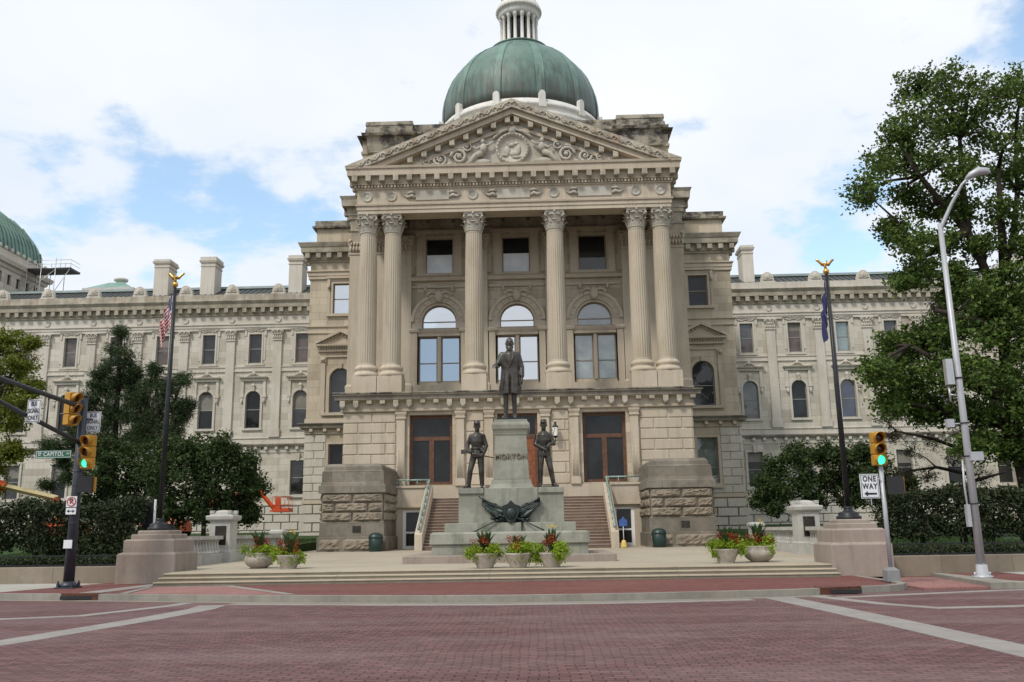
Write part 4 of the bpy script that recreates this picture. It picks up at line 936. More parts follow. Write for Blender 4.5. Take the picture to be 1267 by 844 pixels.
# ---- side blocks (pavilions) either side of the portico
for s in (-1, 1):
    X = lambda a, b: (min(s*a, s*b), max(s*a, s*b))
    xa, xb = X(11.7, 17.15); xc = s*14.45
    hs = [(xc-.78, xc+.78, 19.05, 21.6, 0), (xc-.88, xc+.88, 10.95, 14.55, 1), (xc-.8, xc+.8, 4.9, 8.45, 0)]
    mb = MB(); wall(mb, xa, xb, .3, 25, 70, 70.6, hs)
    sx0, sx1 = X(16.55, 17.15); mb.box(sx0, sx1, 70.6, 86, .3, 25); mb.box(xa, xb, 70.6, 86, 24.6, 24.99)
    B(mb, 'wall', 'stone')
    mb = MB(); rustic(mb, xa, xb, 4.15, 9.2, 70, [(h[0]-.25, h[1]+.25, h[2]-.1, h[3]+.25, 0) for h in hs], 8, 1.5)
    for i in range(8): z = 4.15+i*.631; a, b = X(17.15, 17.21); mb.box(a, b, 70, 84.9, z+.03, z+.6)
    rustic(mb, xa-.0, xb+.0, 1.0, 3.75, 69.9, [], 4, 1.6, .05, .12)
    for i in range(4): z = 1.0+i*.6875; a, b = X(17.15, 17.4); mb.box(a, b, 70, 84.9, z+.03, z+.65)
    B(mb, 'rustication', 'stone_wing_trim')
    mb = MB(); ex = lambda lo: (xa if s > 0 else xa, xb)
    def M_(prof, y=70):   # outline only grows on the outer side
        vs = []; fs = []
        for z, o in prof:
            x0, x1 = (xa-o, xb) if s < 0 else (xa, xb+o)
            vs += [(x0, y-o, z), (x1, y-o, z), (x1, 86, z), (x0, 86, z)]
        for i in range(len(prof)-1): a = i*4; fs += [(a+k, a+(k+1) % 4, a+4+(k+1) % 4, a+4+k) for k in range(4)]
        fs += [(3, 2, 1, 0), tuple(len(vs)-4+k for k in range(4))]; mb.add(vs, fs)
    M_([(3.8, .0), (3.85, .12), (4.1, .1), (4.12, .01)])
    for i in range(5): mb.box(xc-2.2+i*1.1-.13, xc-2.2+i*1.1+.13, 69.66, 69.97, 9.45, 9.69)
    M_([(9.25, .02), (9.3, .12), (9.4, .05), (9.68, .05), (9.7, .30), (9.74, .1), (10.14, .1), (10.5, .08), (10.52, .02)])
    mo_ = mb; mb = MB(); M_([(9.72, .38), (9.9, .42), (10.05, .55), (10.1, .55), (10.13, .15)]); B(mb, 'belt_cornice', 'stone_ledge'); mb = mo_
    M_([(17.4, .01), (17.45, .10), (17.6, .08), (17.9, .08), (17.95, .2), (18.05, .2), (18.07, .01)])
    M_([(21.95, .01), (22.0, .12), (22.25, .12), (22.27, .18), (22.55, .18), (22.6, .28), (22.68, .28), (22.7, .04)])
    B(mb, 'moulding', 'stone_trim')
    mb = MB()
    M_([(23.4, .04), (23.45, .14), (23.6, .14), (23.62, .25), (24.15, .26), (24.15, .66), (24.55, .7), (24.6, .76), (24.9, .9), (24.95, .9), (25.0, .1)])
    modil(mb, xa+.3, xb+(.15 if s > 0 else -.3), 69.75, 23.7, 24.13, .93, .38, .36) if s > 0 else modil(mb, xa-.15, xb-.3, 69.75, 23.7, 24.13, .93, .38, .36)
    modil_side(mb, 70.6, 84, s*17.4, s, 23.7, 24.13, .95, .38, .34)
    B(mb, 'cornice', 'stone_cornice')
    mb = MB(); a, b = X(11.8, 16.85); mb.box(a, b, 70.5, 84, 25.0, 26.55); a, b = X(11.8, 17.1)
    B(mb, 'attic_wall', 'stone')
    mb = MB(); mb.mold(a, b, 70.3, 84, [(25.0, 0), (25.3, 0), (25.32, -.1)] if False else [(26.5, -.05), (26.55, .08), (26.7, .1), (26.72, -.1), (27.2, -.1)]); B(mb, 'attic_cornice', 'stone_black')
    wplace('pav_top', xc, 70, 19.05, 'glass_sky' if s < 0 else 'glass_dark', SU_ptop); wplace('pav_arch', xc, 70, 10.95, 'glass_mid', SU_parch); wplace('pav_low', xc, 70, 4.9, 'glass_dark' if s < 0 else 'glass_pale', SU_plow)
    mb = MB()   # half-drawn blind inside the arched and the ground window
    # ---- wings
    Xe = 62.3 if s < 0 else 62.3
    xa, xb = X(17.15, Xe)
    cx = [21.7+4.62*i for i in range(9)]
    hs = []
    for c in cx:
        hs += [(s*c-.625, s*c+.625, 18.0, 20.9, 0), (s*c-.725, s*c+.725, 11.6, 15.25, 1), (s*c-.725, s*c+.725, 5.2, 8.45, 0)]
    mb = MB(); wall(mb, xa, xb, .3, 24.0, 85, 85.6, hs); mb.box(xa, xb, 85.6, 97, 23.6, 23.98); mb.box(xa, xb, 96.4, 97, .3, 23.6); B(mb, 'wall', 'stone_wing')
    mb = MB(); rustic(mb, xa, xb, 1.2, 4.1, 84.96, [], 4, 1.6, .06, .12)
    B(mb, 'rustication', 'stone_wing_trim')
    mb = MB(); xo = xa if s > 0 else xb
    def MW(prof):
        vs = []; fs = []
        for z, o in prof: vs += [(xa, 85-o, z), (xb, 85-o, z), (xb, 85.3, z), (xa, 85.3, z)]
        for i in range(len(prof)-1): a = i*4; fs += [(a+k, a+(k+1) % 4, a+4+(k+1) % 4, a+4+k) for k in range(4)]
        fs += [(3, 2, 1, 0), tuple(len(vs)-4+k for k in range(4))]; mb.add(vs, fs)
    MW([(4.2, 0), (4.25, .15), (4.5, .12), (4.52, .01)])
    MW([(9.2, .01), (9.22, .06), (9.75, .06), (9.77, .2), (9.8, .1), (10.08, .1), (10.55, .08), (10.6, .16), (10.7, .14), (10.72, .03), (11.1, .03), (11.12, .01)])
    mo_ = mb; mb = MB(); MW([(9.78, .28), (9.95, .36), (10.05, .36), (10.07, .15)]); B(mb, 'belt_cornice', 'stone_ledge'); mb = mo_
    MW([(17.1, .01), (17.15, .12), (17.25, .12), (17.27, .05), (17.55, .05), (17.58, .12), (17.66, .12), (17.68, .01)])
    MW([(21.3, .16), (21.55, .16), (21.57, .22), (21.8, .22), (21.85, .30), (21.95, .30), (22.0, .12), (22.75, .12)])
    for i in range(round((xb-xa)/1.0)): x = xa+.5+i*1.0; mb.box(x-.13, x+.13, 84.68, 84.96, 9.50, 9.76)
    # pilasters
    for i in range(9):
        x = s*(24.1+4.64*i-(.1 if s > 0 else 0))
        if abs(x) > Xe-1: continue
        mb.box(x-.52, x+.52, 84.74, 85, 10.72, 11.5); mb.box(x-.42, x+.42, 84.82, 85, 11.5, 20.25)
    B(mb, 'moulding', 'stone_wing_trim')
    mb = MB(); MW([(22.75, .1), (22.8, .22), (22.95, .25), (23.0, .3), (23.5, .32), (23.5, .66), (23.85, .7), (24.15, .9), (24.2, .9), (24.25, .5)])
    n_ = round((xb-xa)/.93)
    for i in range(n_+1): x = xa+.2+i*(xb-xa-.4)/n_; mb.box(x-.19, x+.19, 84.36, 84.72, 23.04, 23.48)
    B(mb, 'cornice', 'stone_cornice')
    mb = MB(); mb.box(xa, xb, 84.3, 86.8, 24.25, 24.85); B(mb, 'parapet', 'stone_rust' if s < 0 else 'stone_wing_trim')
    for i in range(9):
        x = s*(24.1+4.64*i-(.1 if s > 0 else 0))
        if abs(x) > Xe-1: continue
        if 'pc' not in PR:
            m2 = MB(); m2.lathe([(20.25, .46), (20.3, .5), (20.36, .46)], (0, 0, 0), 4, False, True, R(45))
            m2 = MB(); m2.box(-.48, .48, -.26, 0, 20.22, 20.34); m2.box(-.44, .44, -.22, 0, 20.34, 21.2); m2.box(-.62, .62, -.36, 0, 21.2, 21.3)
            for k in range(5): m2.ball((-.40+k*.2, -.24, 20.55), (.09, .09, .2), 6, 6); m2.ball((-.3+k*.15, -.27, 20.85), (.07, .09, .16), 6, 6)
            for q in (-1, 1):
                m2.tube([(q*.15, -.28, 20.95), (q*.4, -.32, 21.15), (q*.58, -.34, 21.08), (q*.52, -.34, 20.93), (q*.42, -.34, 21.0)], [.05, .06, .06, .05, .03], 6)
            m2.ball((0, -.32, 21.1), (.1, .08, .1), 6, 6)
            PR['pc'] = m2.build('pilaster_capital', 'stone_wing_trim', mesh_only=True)
            m2 = MB(); st_ = 0; m2.lathe([(0, .30), (.07, .30), (.09, .22), (.05, .16), (.1, .03)], (0, 0, 0), 16); m2.xform(Matrix.Rotation(R(90), 4, 'X'))
            PR['ro'] = m2.build('rosette', 'stone_wing_trim', mesh_only=True)
            m2 = MB(); n_a = 12
            m2.prism([(-.62, 0), (.62, 0)] + [(.62*math.cos(math.pi*k/n_a), .15+.85*math.sin(math.pi*k/n_a)) for k in range(n_a+1)], -.2, .3)
            for k in range(7): a = math.pi*(k+.5)/7; m2.tube([(0, -.22, .15), (.45*math.cos(a), -.24, .15+.68*math.sin(a))], [.03, .09], 6)
            m2.box(-.72, .72, -.25, .35, -.12, .06)
            PR['af'] = m2.build('antefix', 'stone_wing_trim', mesh_only=True)
        for nm, me, lc in (('pilaster_capital', PR['pc'], (x, 30, -.6)), ('rosette', PR['ro'], (x, 29.88, 22.35-.6)), ('antefix', PR['af'], (x, 29.6, 24.9-.6))):
            q = bpy.data.objects.new(nm, me); col.objects.link(q); q.parent = SH; q.location = lc
    gt = ['glass_mid', 'glass_mid', 'glass_brown', 'glass_mid', 'glass_pale', 'glass_mid', 'glass_brown', 'glass_blue', 'glass_mid']
    for i, c in enumerate(cx):
        wplace('wing_top', s*c, 85, 18.0, (['glass_brown', 'glass_mid', 'glass_mid', 'glass_brown', 'glass_mid', 'glass_brown'] if s < 0 else ['glass_brown', 'glass_brown', 'glass_pale', 'glass_brown', 'glass_mid', 'glass_mid'])[i % 6], SU_top)
        wplace('wing_arch', s*c, 85, 11.6, (['glass_mid', 'glass_dark', 'glass_dark', 'glass_mid'] if s < 0 else ['glass_brown', 'glass_dark', 'glass_deepblue', 'glass_mid'])[i % 4], SU_arch)
        wplace('wing_low', s*c, 85, 5.2, 'glass_dark' if (i+(s > 0)) % 3 else 'glass_mid', SU_low)
    # metal roof with its pale ridge line
    mb = MB(); mb.add([(xa, 86.8, 24.7), (xb, 86.8, 24.7), (xb, 87.2, 25.3), (xa, 87.2, 25.3), (xb, 91.8, 27.45), (xa, 91.8, 27.45), (xb, 97, 27.3), (xa, 97, 27.3)], [(0, 1, 2, 3), (3, 2, 4, 5), (5, 4, 6, 7)])
    for i in range(int((xb-xa)/.6)): x = xa+.3+i*.6; mb.hexa([(x-.02, 87.2, 25.31), (x+.02, 87.2, 25.31), (x+.02, 91.7, 27.42), (x-.02, 91.7, 27.42), (x-.02, 87.2, 25.36), (x+.02, 87.2, 25.36), (x+.02, 91.7, 27.47), (x-.02, 91.7, 27.47)])
    rf = B(mb, 'roof', 'roof_dark')
    mb = MB(); mb.box(xa, xb, 91.6, 92.2, 27.47, 27.72); mb.build('ridge_flashing', 'roof_line', rf, off=(0, 55, .6))
    chs = ((-38.05, 30.2, 1.55), (-33.1, 30.35, 1.5), (-23.8, 30.3, 1.4)) if s < 0 else ((23.4, 30.2, 1.15),)
    for (x, zt, w_) in chs:
        mb = MB(); mb.mold(x-w_/2, x+w_/2, 89.2, 91.2, [(25, 0), (29.3, 0), (29.32, .06), (29.45, .06), (29.47, 0), (29.7, .02), (29.72, .12), (29.95, .2), (30.0, .1), (zt, .1)], 1)
        B(mb, 'chimney', 'stone_wing_trim')
# ---- dome on its drum
DC = (0, 100)
mb = MB(); mb.lathe([(24, 10.6), (38, 10.6), (38.2, 11), (38.6, 11), (38.7, 9.6), (46.2, 9.6)], (0, 100, 0), 48, True); B(mb, 'drum', 'stone')
mb = MB(); mb.lathe([(45.8, 9.6), (46.0, 10.2), (46.5, 10.4), (46.6, 9.75), (47.3, 9.75), (47.35, 9.95), (47.7, 10.0), (47.75, 9.6), (48.3, 9.5)], (0, 100, 0), 72, True); dr = B(mb, 'dome_base', 'dome_white')
for k in range(12):
    a = 2*math.pi*(k+.5)/12+R(0); ca, sa = math.cos(a), math.sin(a)
    m2 = MB(); m2.box(-.42, .42, -.5, .35, 47.1, 47.75); m2.box(-.38, .38, -.45, .3, 47.75, 48.45); m2.lathe([(0, .38), (.5, .38)], (0, 0, 0), 16, True)
    st_ = 0
    m2 = MB(); m2.box(-.45, .45, -.5, .6, 47.15, 47.7); n_a = 10
    m2.prism([(-.36, 47.7), (.36, 47.7)]+[(.36*math.cos(math.pi*i/n_a), 48.75+.36*math.sin(math.pi*i/n_a)) for i in range(n_a+1)], -.42, .5)
    m2.xform(Matrix.Translation((9.55*ca, 100+9.55*sa, 0)) @ Matrix.Rotation(a+math.pi/2, 4, 'Z'))
    m2.build('dome_knob', 'dome_white', dr, off=(0, 55, .6)).location = (0, 0, 0)
dp = [(48.2, 9.35), (49.4, 9.42), (50.6, 9.38), (51.8, 9.2), (53.0, 8.85), (54.2, 8.35), (55.3, 7.65), (56.3, 6.8), (57.1, 5.9), (57.8, 4.9), (58.3, 4.1), (58.6, 3.7)]
def domep(z):
    for (a, ra), (b, rb) in zip(dp, dp[1:]):
        if a <= z <= b: return ra+(rb-ra)*(z-a)/(b-a)
    return dp[-1][1]
mb = MB(); mb.lathe(dp, (0, 100, 0), 96, True); dm = B(mb, 'dome', 'copper')
m2 = MB()
for k in range(12):
    a0 = 2*math.pi*(k+.5)/12
    for e in (-1, 1):
        pts = [((r_+.03)*math.cos(a0+e*.40/max(r_, 2.2)*(r_/9.3)**.35), 100+(r_+.03)*math.sin(a0+e*.40/max(r_, 2.2)*(r_/9.3)**.35), z_) for z_, r_ in dp]
        m2.tube(pts, .10, 6)
    vs = []; fs = []
    for z_, r_ in dp:
        for e in (-1, 1): t = a0+e*.38/max(r_, 2.2)*(r_/9.3)**.35; vs.append(((r_+.09)*math.cos(t), 100+(r_+.09)*math.sin(t), z_+.02))
    m2.add(vs, [(i*2, i*2+1, i*2+3, i*2+2) for i in range(len(dp)-1)], True)
m2.build('dome_ribs', 'copper_pale', dm, off=(0, 55, .6)).location = (0, 0, 0)
mb = MB(); mb.lathe([(58.0, 3.9), (58.2, 4.15), (58.5, 4.1), (58.7, 3.6), (58.9, 3.55), (58.95, 3.7), (59.1, 3.7), (59.15, 3.1), (59.3, 3.0)], (0, 100, 0), 48, True); B(mb, 'lantern_platform', 'copper')
mb = MB(); mb.lathe([(59.0, 1.55), (64, 1.55)], (0, 100, 0), 32, True)
for k in range(16):
    a = 2*math.pi*(k+.5)/16; mb.box(0, 0, 0, 0, 0, 0) if False else None
lt = B(mb, 'lantern_wall', 'roof_line')
mb = MB()
for k in range(16):
    a = 2*math.pi*k/16; st_ = len(mb.v); mb.box(-.24, .24, -.03, .06, 59.5, 63.2); mb.xform(Matrix.Translation((1.57*math.cos(a), 100+1.57*math.sin(a), 0)) @ Matrix.Rotation(a+math.pi/2, 4, 'Z'), st_)
mb.build('pane', 'glass_dark', lt, off=(0, 55, .6)).location = (0, 0, 0)
cm = MB(); cm.lathe([(59.2, .30), (59.35, .30), (59.4, .22), (63.0, .19), (63.05, .24), (63.4, .30), (63.45, .30)], (0, 0, 0), 12, True); cme = cm.build('lantern_column', 'dome_white', None, off=(0, 0, 59), mesh_only=True)
for k in range(16):
    a = 2*math.pi*(k+.5)/16; q = bpy.data.objects.new('lantern_column', cme); col.objects.link(q); q.parent = SH; q.location = (2.15*math.cos(a), 45+2.15*math.sin(a), 58.4)
mb = MB(); mb.lathe([(63.4, 1.5), (63.42, 2.4), (63.9, 2.5), (64.3, 2.6), (64.35, 2.75), (64.8, 2.8), (64.9, 2.65), (65.3, 2.6)], (0, 100, 0), 48, True)
for k in range(40): a = 2*math.pi*k/40; st_ = len(mb.v); mb.box(-.08, .08, -.05, .1, 64.4, 64.62); mb.xform(Matrix.Translation((2.82*math.cos(a), 100+2.82*math.sin(a), 0)) @ Matrix.Rotation(a+math.pi/2, 4, 'Z'), st_)
B(mb, 'lantern_cornice', 'dome_white')
mb = MB(); mb.lathe([(65.2, 2.35), (66.5, 2.1), (68, 1.4), (69, .5), (69.6, .15)], (0, 100, 0), 36, True); B(mb, 'lantern_roof', 'copper')
# ---- end block of the left wing with its ribbed copper roof
mb = MB(); hs = []
def wall_x(mb, x0, x1, y0, y1, z0, z1, holes):   # slab facing +x, holes along y
    t = MB(); wall(t, y0, y1, z0, z1, x0, x1, holes)
    vs = [(v[1], v[0], v[2]) for v in t.v]; mb.add(vs, [f[::-1] for f in t.f])
ys = [88.6+1.9*i for i in range(11)]
wall_x(mb, -63.1, -62.5, 80, 110, .3, 34.2, [(y, y+.75, 31.6, 32.9, 0) for y in ys])
mb.box(-86, -63.1, 109.4, 110, .3, 34.2); mb.box(-86, -62.5, 79.4, 80, .3, 34.2); B(mb, 'wall', 'stone_wing')
for y in ys: mb = MB(); mb.box(-62.8, -62.75, y, y+.75, 31.6, 32.9); B(mb, 'attic_window', 'glass_mid')
mb = MB(); mb.mold(-86, -62.5, 80, 110, [(28.6, .0), (28.7, .25), (29.0, .35), (29.2, .35), (29.25, .0)], 1)
mb.mold(-86, -62.5, 80, 110, [(33.4, .0), (33.5, .2), (33.9, .3), (33.95, .6), (34.4, .75), (34.5, .75), (34.6, .2), (35.6, .2), (35.65, .3), (35.75, .1)], 1)
for i in range(24): mb.ball((-62.5, 81+i*1.25, 35.95), (.22, .3, .3), 8, 6)
B(mb, 'cornice', 'stone_wing_trim')
def vault(t, o=0): return 10.5*(1-math.cos(t*math.pi/2))-o*math.cos(t*math.pi/2), 35.6+8.6*math.sin(t*math.pi/2)+o*math.sin(t*math.pi/2)
mb = MB(); vs = []; fs = []
for i in range(15):
    d, z = vault(i/14*.97); vs += [(-86+d, 80.3+d, z), (-62.8-d, 80.3+d, z), (-62.8-d, 109.7-d, z), (-86+d, 109.7-d, z)]
for i in range(14): q = i*4; fs += [(q+k, q+(k+1) % 4, q+4+(k+1) % 4, q+4+k) for k in range(4)]
mb.add(vs, fs, True); mb.add([vs[-4], vs[-3], vs[-2], vs[-1]], [(0, 1, 2, 3)]); er = B(mb, 'ribbed_roof', 'copper_roof')
mb = MB()
for k in range(36):
    y = 80.6+k*.82; pts = []
    for i in range(13):
        d, z = vault(i/12*.96, .05)
        if d > min(y-80.3, 109.7-y): break
        pts.append((-62.8-d, y, z))
    if len(pts) > 1: mb.tube(pts, .10, 4)
for k in range(28):
    x = -85.6+k*.82; pts = []
    for i in range(13):
        d, z = vault(i/12*.96, .05)
        if d > min(x+86, -62.8-x): break
        pts.append((x, 80.3+d, z))
    if len(pts) > 1: mb.tube(pts, .10, 4)
mb.build('roof_ribs', 'copper_rib', er, off=(0, 55, .6)).location = (0, 0, 0)
# small hipped roof with a cupola, further back
mb = MB(); mb.box(-65.6, -58.6, 126, 133, 24, 37.3); mb.mold(-65.6, -58.6, 126, 133, [(37.3, .0), (37.35, .3), (37.75, .35), (37.8, 0)], 1); B(mb, 'skylight_block', 'dome_white')
mb2 = MB(); mb2.hexa([(-65.7, 125.9, 37.78), (-58.5, 125.9, 37.78), (-58.5, 133.1, 37.78), (-65.7, 133.1, 37.78), (-63.2, 128.4, 39.3), (-61.0, 128.4, 39.3), (-61.0, 130.6, 39.3), (-63.2, 130.6, 39.3)]); B(mb2, 'hipped_roof', 'copper_roof')
mb = MB(); mb.lathe([(39.2, .7), (39.7, .6), (39.8, 1.0), (40.1, 1.05), (40.3, .5), (40.5, .2)], (-62.0, 129.5, 0), 16, True); B(mb, 'cupola', 'dome_white')
# gabled end block of the right wing, behind the big tree
mb = MB(); mb.box(45.5, 62.3, 82.5, 84.98, .3, 24.2); mb.prism([(45.6, 24.6), (62.2, 24.6), (53.9, 29.0)], 82.8, 97)
B(mb, 'wall', 'stone_wing')
mb = MB(); mb.mold(45.5, 62.3, 82.5, 85.0, [(22.7, .05), (22.9, .2), (23.4, .25), (23.4, .6), (24.1, .85), (24.3, .85), (24.4, .2), (24.62, .2)])
for s in (-1, 1): mb.prism([(53.9+s*9.2, 24.64), (53.9, 29.4), (53.9, 30.0), (53.9+s*9.3, 25.2)][::(-1 if s > 0 else 1)], 82.0, 97.2)
B(mb, 'cornice', 'stone_wing_trim')
# rooftop blocks behind the left wing roof
mb = MB(); mb.box(-47.6, -45.6, 96, 98, 25, 28.6); mb.box(-29.6-7, -28.6-7, 98, 99, 25, 28.7); B(mb, 'roof_vent', 'stone_black')
# ---- rock-faced stair pedestals, stairs, cheek walls, landing
def rock(mb, x0, x1, z0, z1, y, rng_, sgn=None, n=(9, 5)):
    nx, nz = n; e = .05; vs = []; fs = []
    for j in range(nz+1):
        for i in range(nx+1):
            u, v = i/nx, j/nz; edge = min(u, 1-u, v*1.0, 1-v)
            d = 0 if edge == 0 else .07+.10*rng_.random()*min(1, edge*6)
            vs.append((x0+e+(x1-x0-2*e)*u+(rng_.random()-.5)*.04*(0 < i < nx), y-d, z0+e*.6+(z1-z0-1.2*e)*v+(rng_.random()-.5)*.03*(0 < j < nz)))
    for j in range(nz):
        for i in range(nx): a = j*(nx+1)+i; fs.append((a, a+1, a+nx+2, a+nx+1))
    mb.add(vs, fs)
rr_ = random.Random(5)
for s in (-1, 1):
    X = lambda a, b: (min(s*a, s*b), max(s*a, s*b))
    a, b = X(7.3, 10.75); core = MB(); core.box(a+.02, b-.02, 49.55, 55.25, .3, 3.8)
    core.mold(a, b, 49.5, 55.2, [(.3, .16), (1.35, .16), (1.4, .06), (2.15, .05), (2.2, .0), (2.25, -.06)])
    pd = B(core, 'stair_pedestal', 'stone_block_top')
    top = MB(); top.mold(a, b, 49.5, 55.2, [(3.72, .0), (3.75, .14), (4.15, .14), (4.2, .05), (4.35, -.0), (4.95, -.02), (5.0, -.14), (5.2, -.16), (5.36, -.3)]); top.build('cap', 'stone_block_top', pd, off=(0, 55, .6)).location = (0, 0, 0)
    rk = MB()
    for r_ in range(3):
        z0 = 2.2+r_*.51; cuts = [a] + ([a+(b-a)*.5] if r_ != 1 else [a+(b-a)*.22, a+(b-a)*.75]) + [b]
        for p, q in zip(cuts, cuts[1:]): rock(rk, p, q, z0, z0+.51, 49.5, rr_, n=(int((q-p)*7), 6))
        t = MB(); yc = [49.5, 50.6, 51.9, 53.3, 54.4, 55.3] if r_ % 2 else [49.5, 51.2, 52.4, 54, 55.3]
        for p, q in zip(yc, yc[1:]): rock(t, p, q, z0, z0+.51, 0, rr_, n=(int((q-p)*6), 5))
        for side in (-1, 1):
            xf = s*7.3 if side < 0 else s*10.75; sg = -s if side < 0 else s
            vs = [(xf-sg*v[1]*1.0, v[0], v[2]) for v in t.v]; rk.add(vs, [f if sg > 0 else f[::-1] for f in t.f])
        # first base course rock faced too
    for p, q in ((a-.1, a+1.2), (a+1.2, b+.1)): rock(rk, p, q, .62, 1.3, 49.36, rr_, n=(int((q-p)*6), 6))
    rk.build('rock_facing', 'stone_block', pd, off=(0, 55, .6)).location = (0, 0, 0)
    pq = MB(); pq.box(s*8.75-.22 if s < 0 else s*9.15-.22, s*8.75+.22 if s < 0 else s*9.15+.22, 49.40, 49.5, 1.62, 1.95); pq.build('plaque', 'plaque', pd, off=(0, 55, .6)).location = (0, 0, 0)
    # cheek wall of the stairs
    a, b = X(5.08, 5.5); ck = MB(); ck.prism_x([(48.9, .4), (53.95, .4), (53.95, 4.25), (53.75, 4.3), (48.9, 1.45)][::-1], a, b)
    ck = B(ck, 'cheek_wall', 'stone_trim', bevel=.02)
    rl = MB(); xm = s*5.29; P0, P1 = Vector((xm, 49.0, 1.85)), Vector((xm, 53.7, 4.62))
    rl.tube([P0+Vector((0, -.12, -.12)), P0, P1, P1+Vector((0, .25, .02))], .06, 8); rl.tube([P0+Vector((0, .0, -.16)), P1+Vector((0, 0, -.16))], .03, 6)
    for i in range(7): q = P0.lerp(P1, (i+.4)/7); rl.tube([q+Vector((0, 0, -.42)), q], .045, 6); rl.ball(q+Vector((0, 0, -.16)), .075, 8, 6)
    rl.build('handrail', 'rail_green', ck, off=(0, 55, .6)).location = (0, 0, 0)
    # landing parapet and the basement wall under it
    a, b = X(5.5, 7.3); ld = MB(); ld.box(a, b, 53.5, 53.8, 3.1, 4.15); ld.box(a, b, 53.42, 53.86, 4.15, 4.28); ld.box(a, b, 53.42, 53.86, 3.0, 3.12); ld.box(a, b, 53.8, 55.3, 3.3, 3.5)
    dx0, dx1 = X(5.62, 6.85); wall(ld, a, b, .3, 3.0, 53.6, 53.9, [(dx0, dx1, .55, 2.85, 0)]); ld = B(ld, 'landing_parapet', 'stone_trim')
    r2 = MB(); r2.tube([(s*5.3, 53.62, 4.62), (s*7.25, 53.62, 4.62)], .05, 8)
    for i in range(4): r2.tube([(s*(5.4+i*.6), 53.62, 4.28), (s*(5.4+i*.6), 53.62, 4.62)], .035, 6)
    r2.build('handrail', 'rail_green', ld, off=(0, 55, .6)).location = (0, 0, 0)
    fr = MB(); fw = .19
    fr.box(dx0, dx1, 53.66, 53.74, 2.73, 2.85); fr.box(dx0, dx0+fw, 53.66, 53.74, .6, 2.73); fr.box(dx1-fw, dx1, 53.66, 53.74, .6, 2.73); fr.box(dx0+fw, dx1-fw, 53.66, 53.74, .6, .78); fr.box(dx0+fw, dx1-fw, 53.67, 53.73, 1.5, 1.6)
    bd = B(fr, 'basement_door', 'white_paint'); pn = MB(); pn.box(dx0+.05, dx1-.05, 53.70, 53.71, .65, 2.8); pn.build('pane', 'glass_dark', bd, off=(0, 55, .6)).location = (0, 0, 0)
mb = MB()
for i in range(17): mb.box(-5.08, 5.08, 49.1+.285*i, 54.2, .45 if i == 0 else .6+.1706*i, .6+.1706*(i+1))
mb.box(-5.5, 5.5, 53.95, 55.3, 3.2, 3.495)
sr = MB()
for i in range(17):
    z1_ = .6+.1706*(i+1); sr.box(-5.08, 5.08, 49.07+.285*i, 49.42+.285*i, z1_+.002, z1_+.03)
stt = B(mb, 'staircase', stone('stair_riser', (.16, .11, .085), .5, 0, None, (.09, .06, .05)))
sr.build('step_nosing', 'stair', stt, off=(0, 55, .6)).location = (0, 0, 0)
# ------------------------------------------------------------------ monument on the plaza
XM = -.12
MO = empty('monument_pedestal', (XM, 34.3, .5), 'tall green stained granite pedestal lettered across its shaft, on broad stepped tiers', 'monument')
def Q(mb, name, mat, parent=None, **k):
    o = mb.build(name, mat, parent or MO, off=(0, 34.3, .5), **k)
    return o
mb = MB(); mb.box(-3.75, 3.65, 31.5, 37.5, .4, .76); Q(mb, 'kerb_tier', 'granite_pink', bevel=.02)
mb = MB(); mb.box(-2.82, 2.72, 32.25, 36.6, .72, 1.12); mb.mold(-2.85, 2.75, 32.2, 36.6, [(1.12, -.02), (1.14, .04), (1.5, .02), (1.56, -.06)], 1); mb.box(-2.40, 2.32, 32.6, 36.2, 1.55, 1.87); Q(mb, 'stepped_tier', 'granite_green', bevel=.02)
mb = MB(); mb.box(-1.92, 1.92, 32.95, 35.8, 1.86, 3.02); mb.box(-.98, .98, 32.9, 35.85, 1.87, 3.12)
for s in (-1, 1): a, b = (-1.94, -1.0) if s < 0 else (1.0, 1.94); mb.box(a, b, 32.88, 35.8, 2.92, 3.12)
Q(mb, 'plinth', 'granite_green', bevel=.02)
mb = MB()
fl_ = [(3.10, 1.12), (3.15, 1.0), (3.25, .90), (3.38, .84), (3.5, .80)]
vs = []
mb.lathe([(z, w*1.414*.72+.25*0) for z, w in []] or [(3.1, 1.30), (3.16, 1.20), (3.3, 1.10), (3.45, 1.06)], (0, 34.3, 0), 4, False, True, R(45), None, .98, .95)
mb.lathe([(3.45, 1.0), (3.5, 1.0), (5.12, .86), (5.14, .90), (5.2, .92), (5.3, .98), (5.36, 1.04), (5.5, 1.07), (5.56, 1.05), (5.62, .95), (5.72, .92)], (0, 34.3, 0), 4, False, True, R(45), None, .96, .96)
Q(mb, 'shaft', 'granite_green', bevel=.015)
text('MORTON', .265, 'letter_bronze', MO, (XM, 34.3-.672, 4.32), ext=.02, bold=.006, space=1.08)
mb = MB()
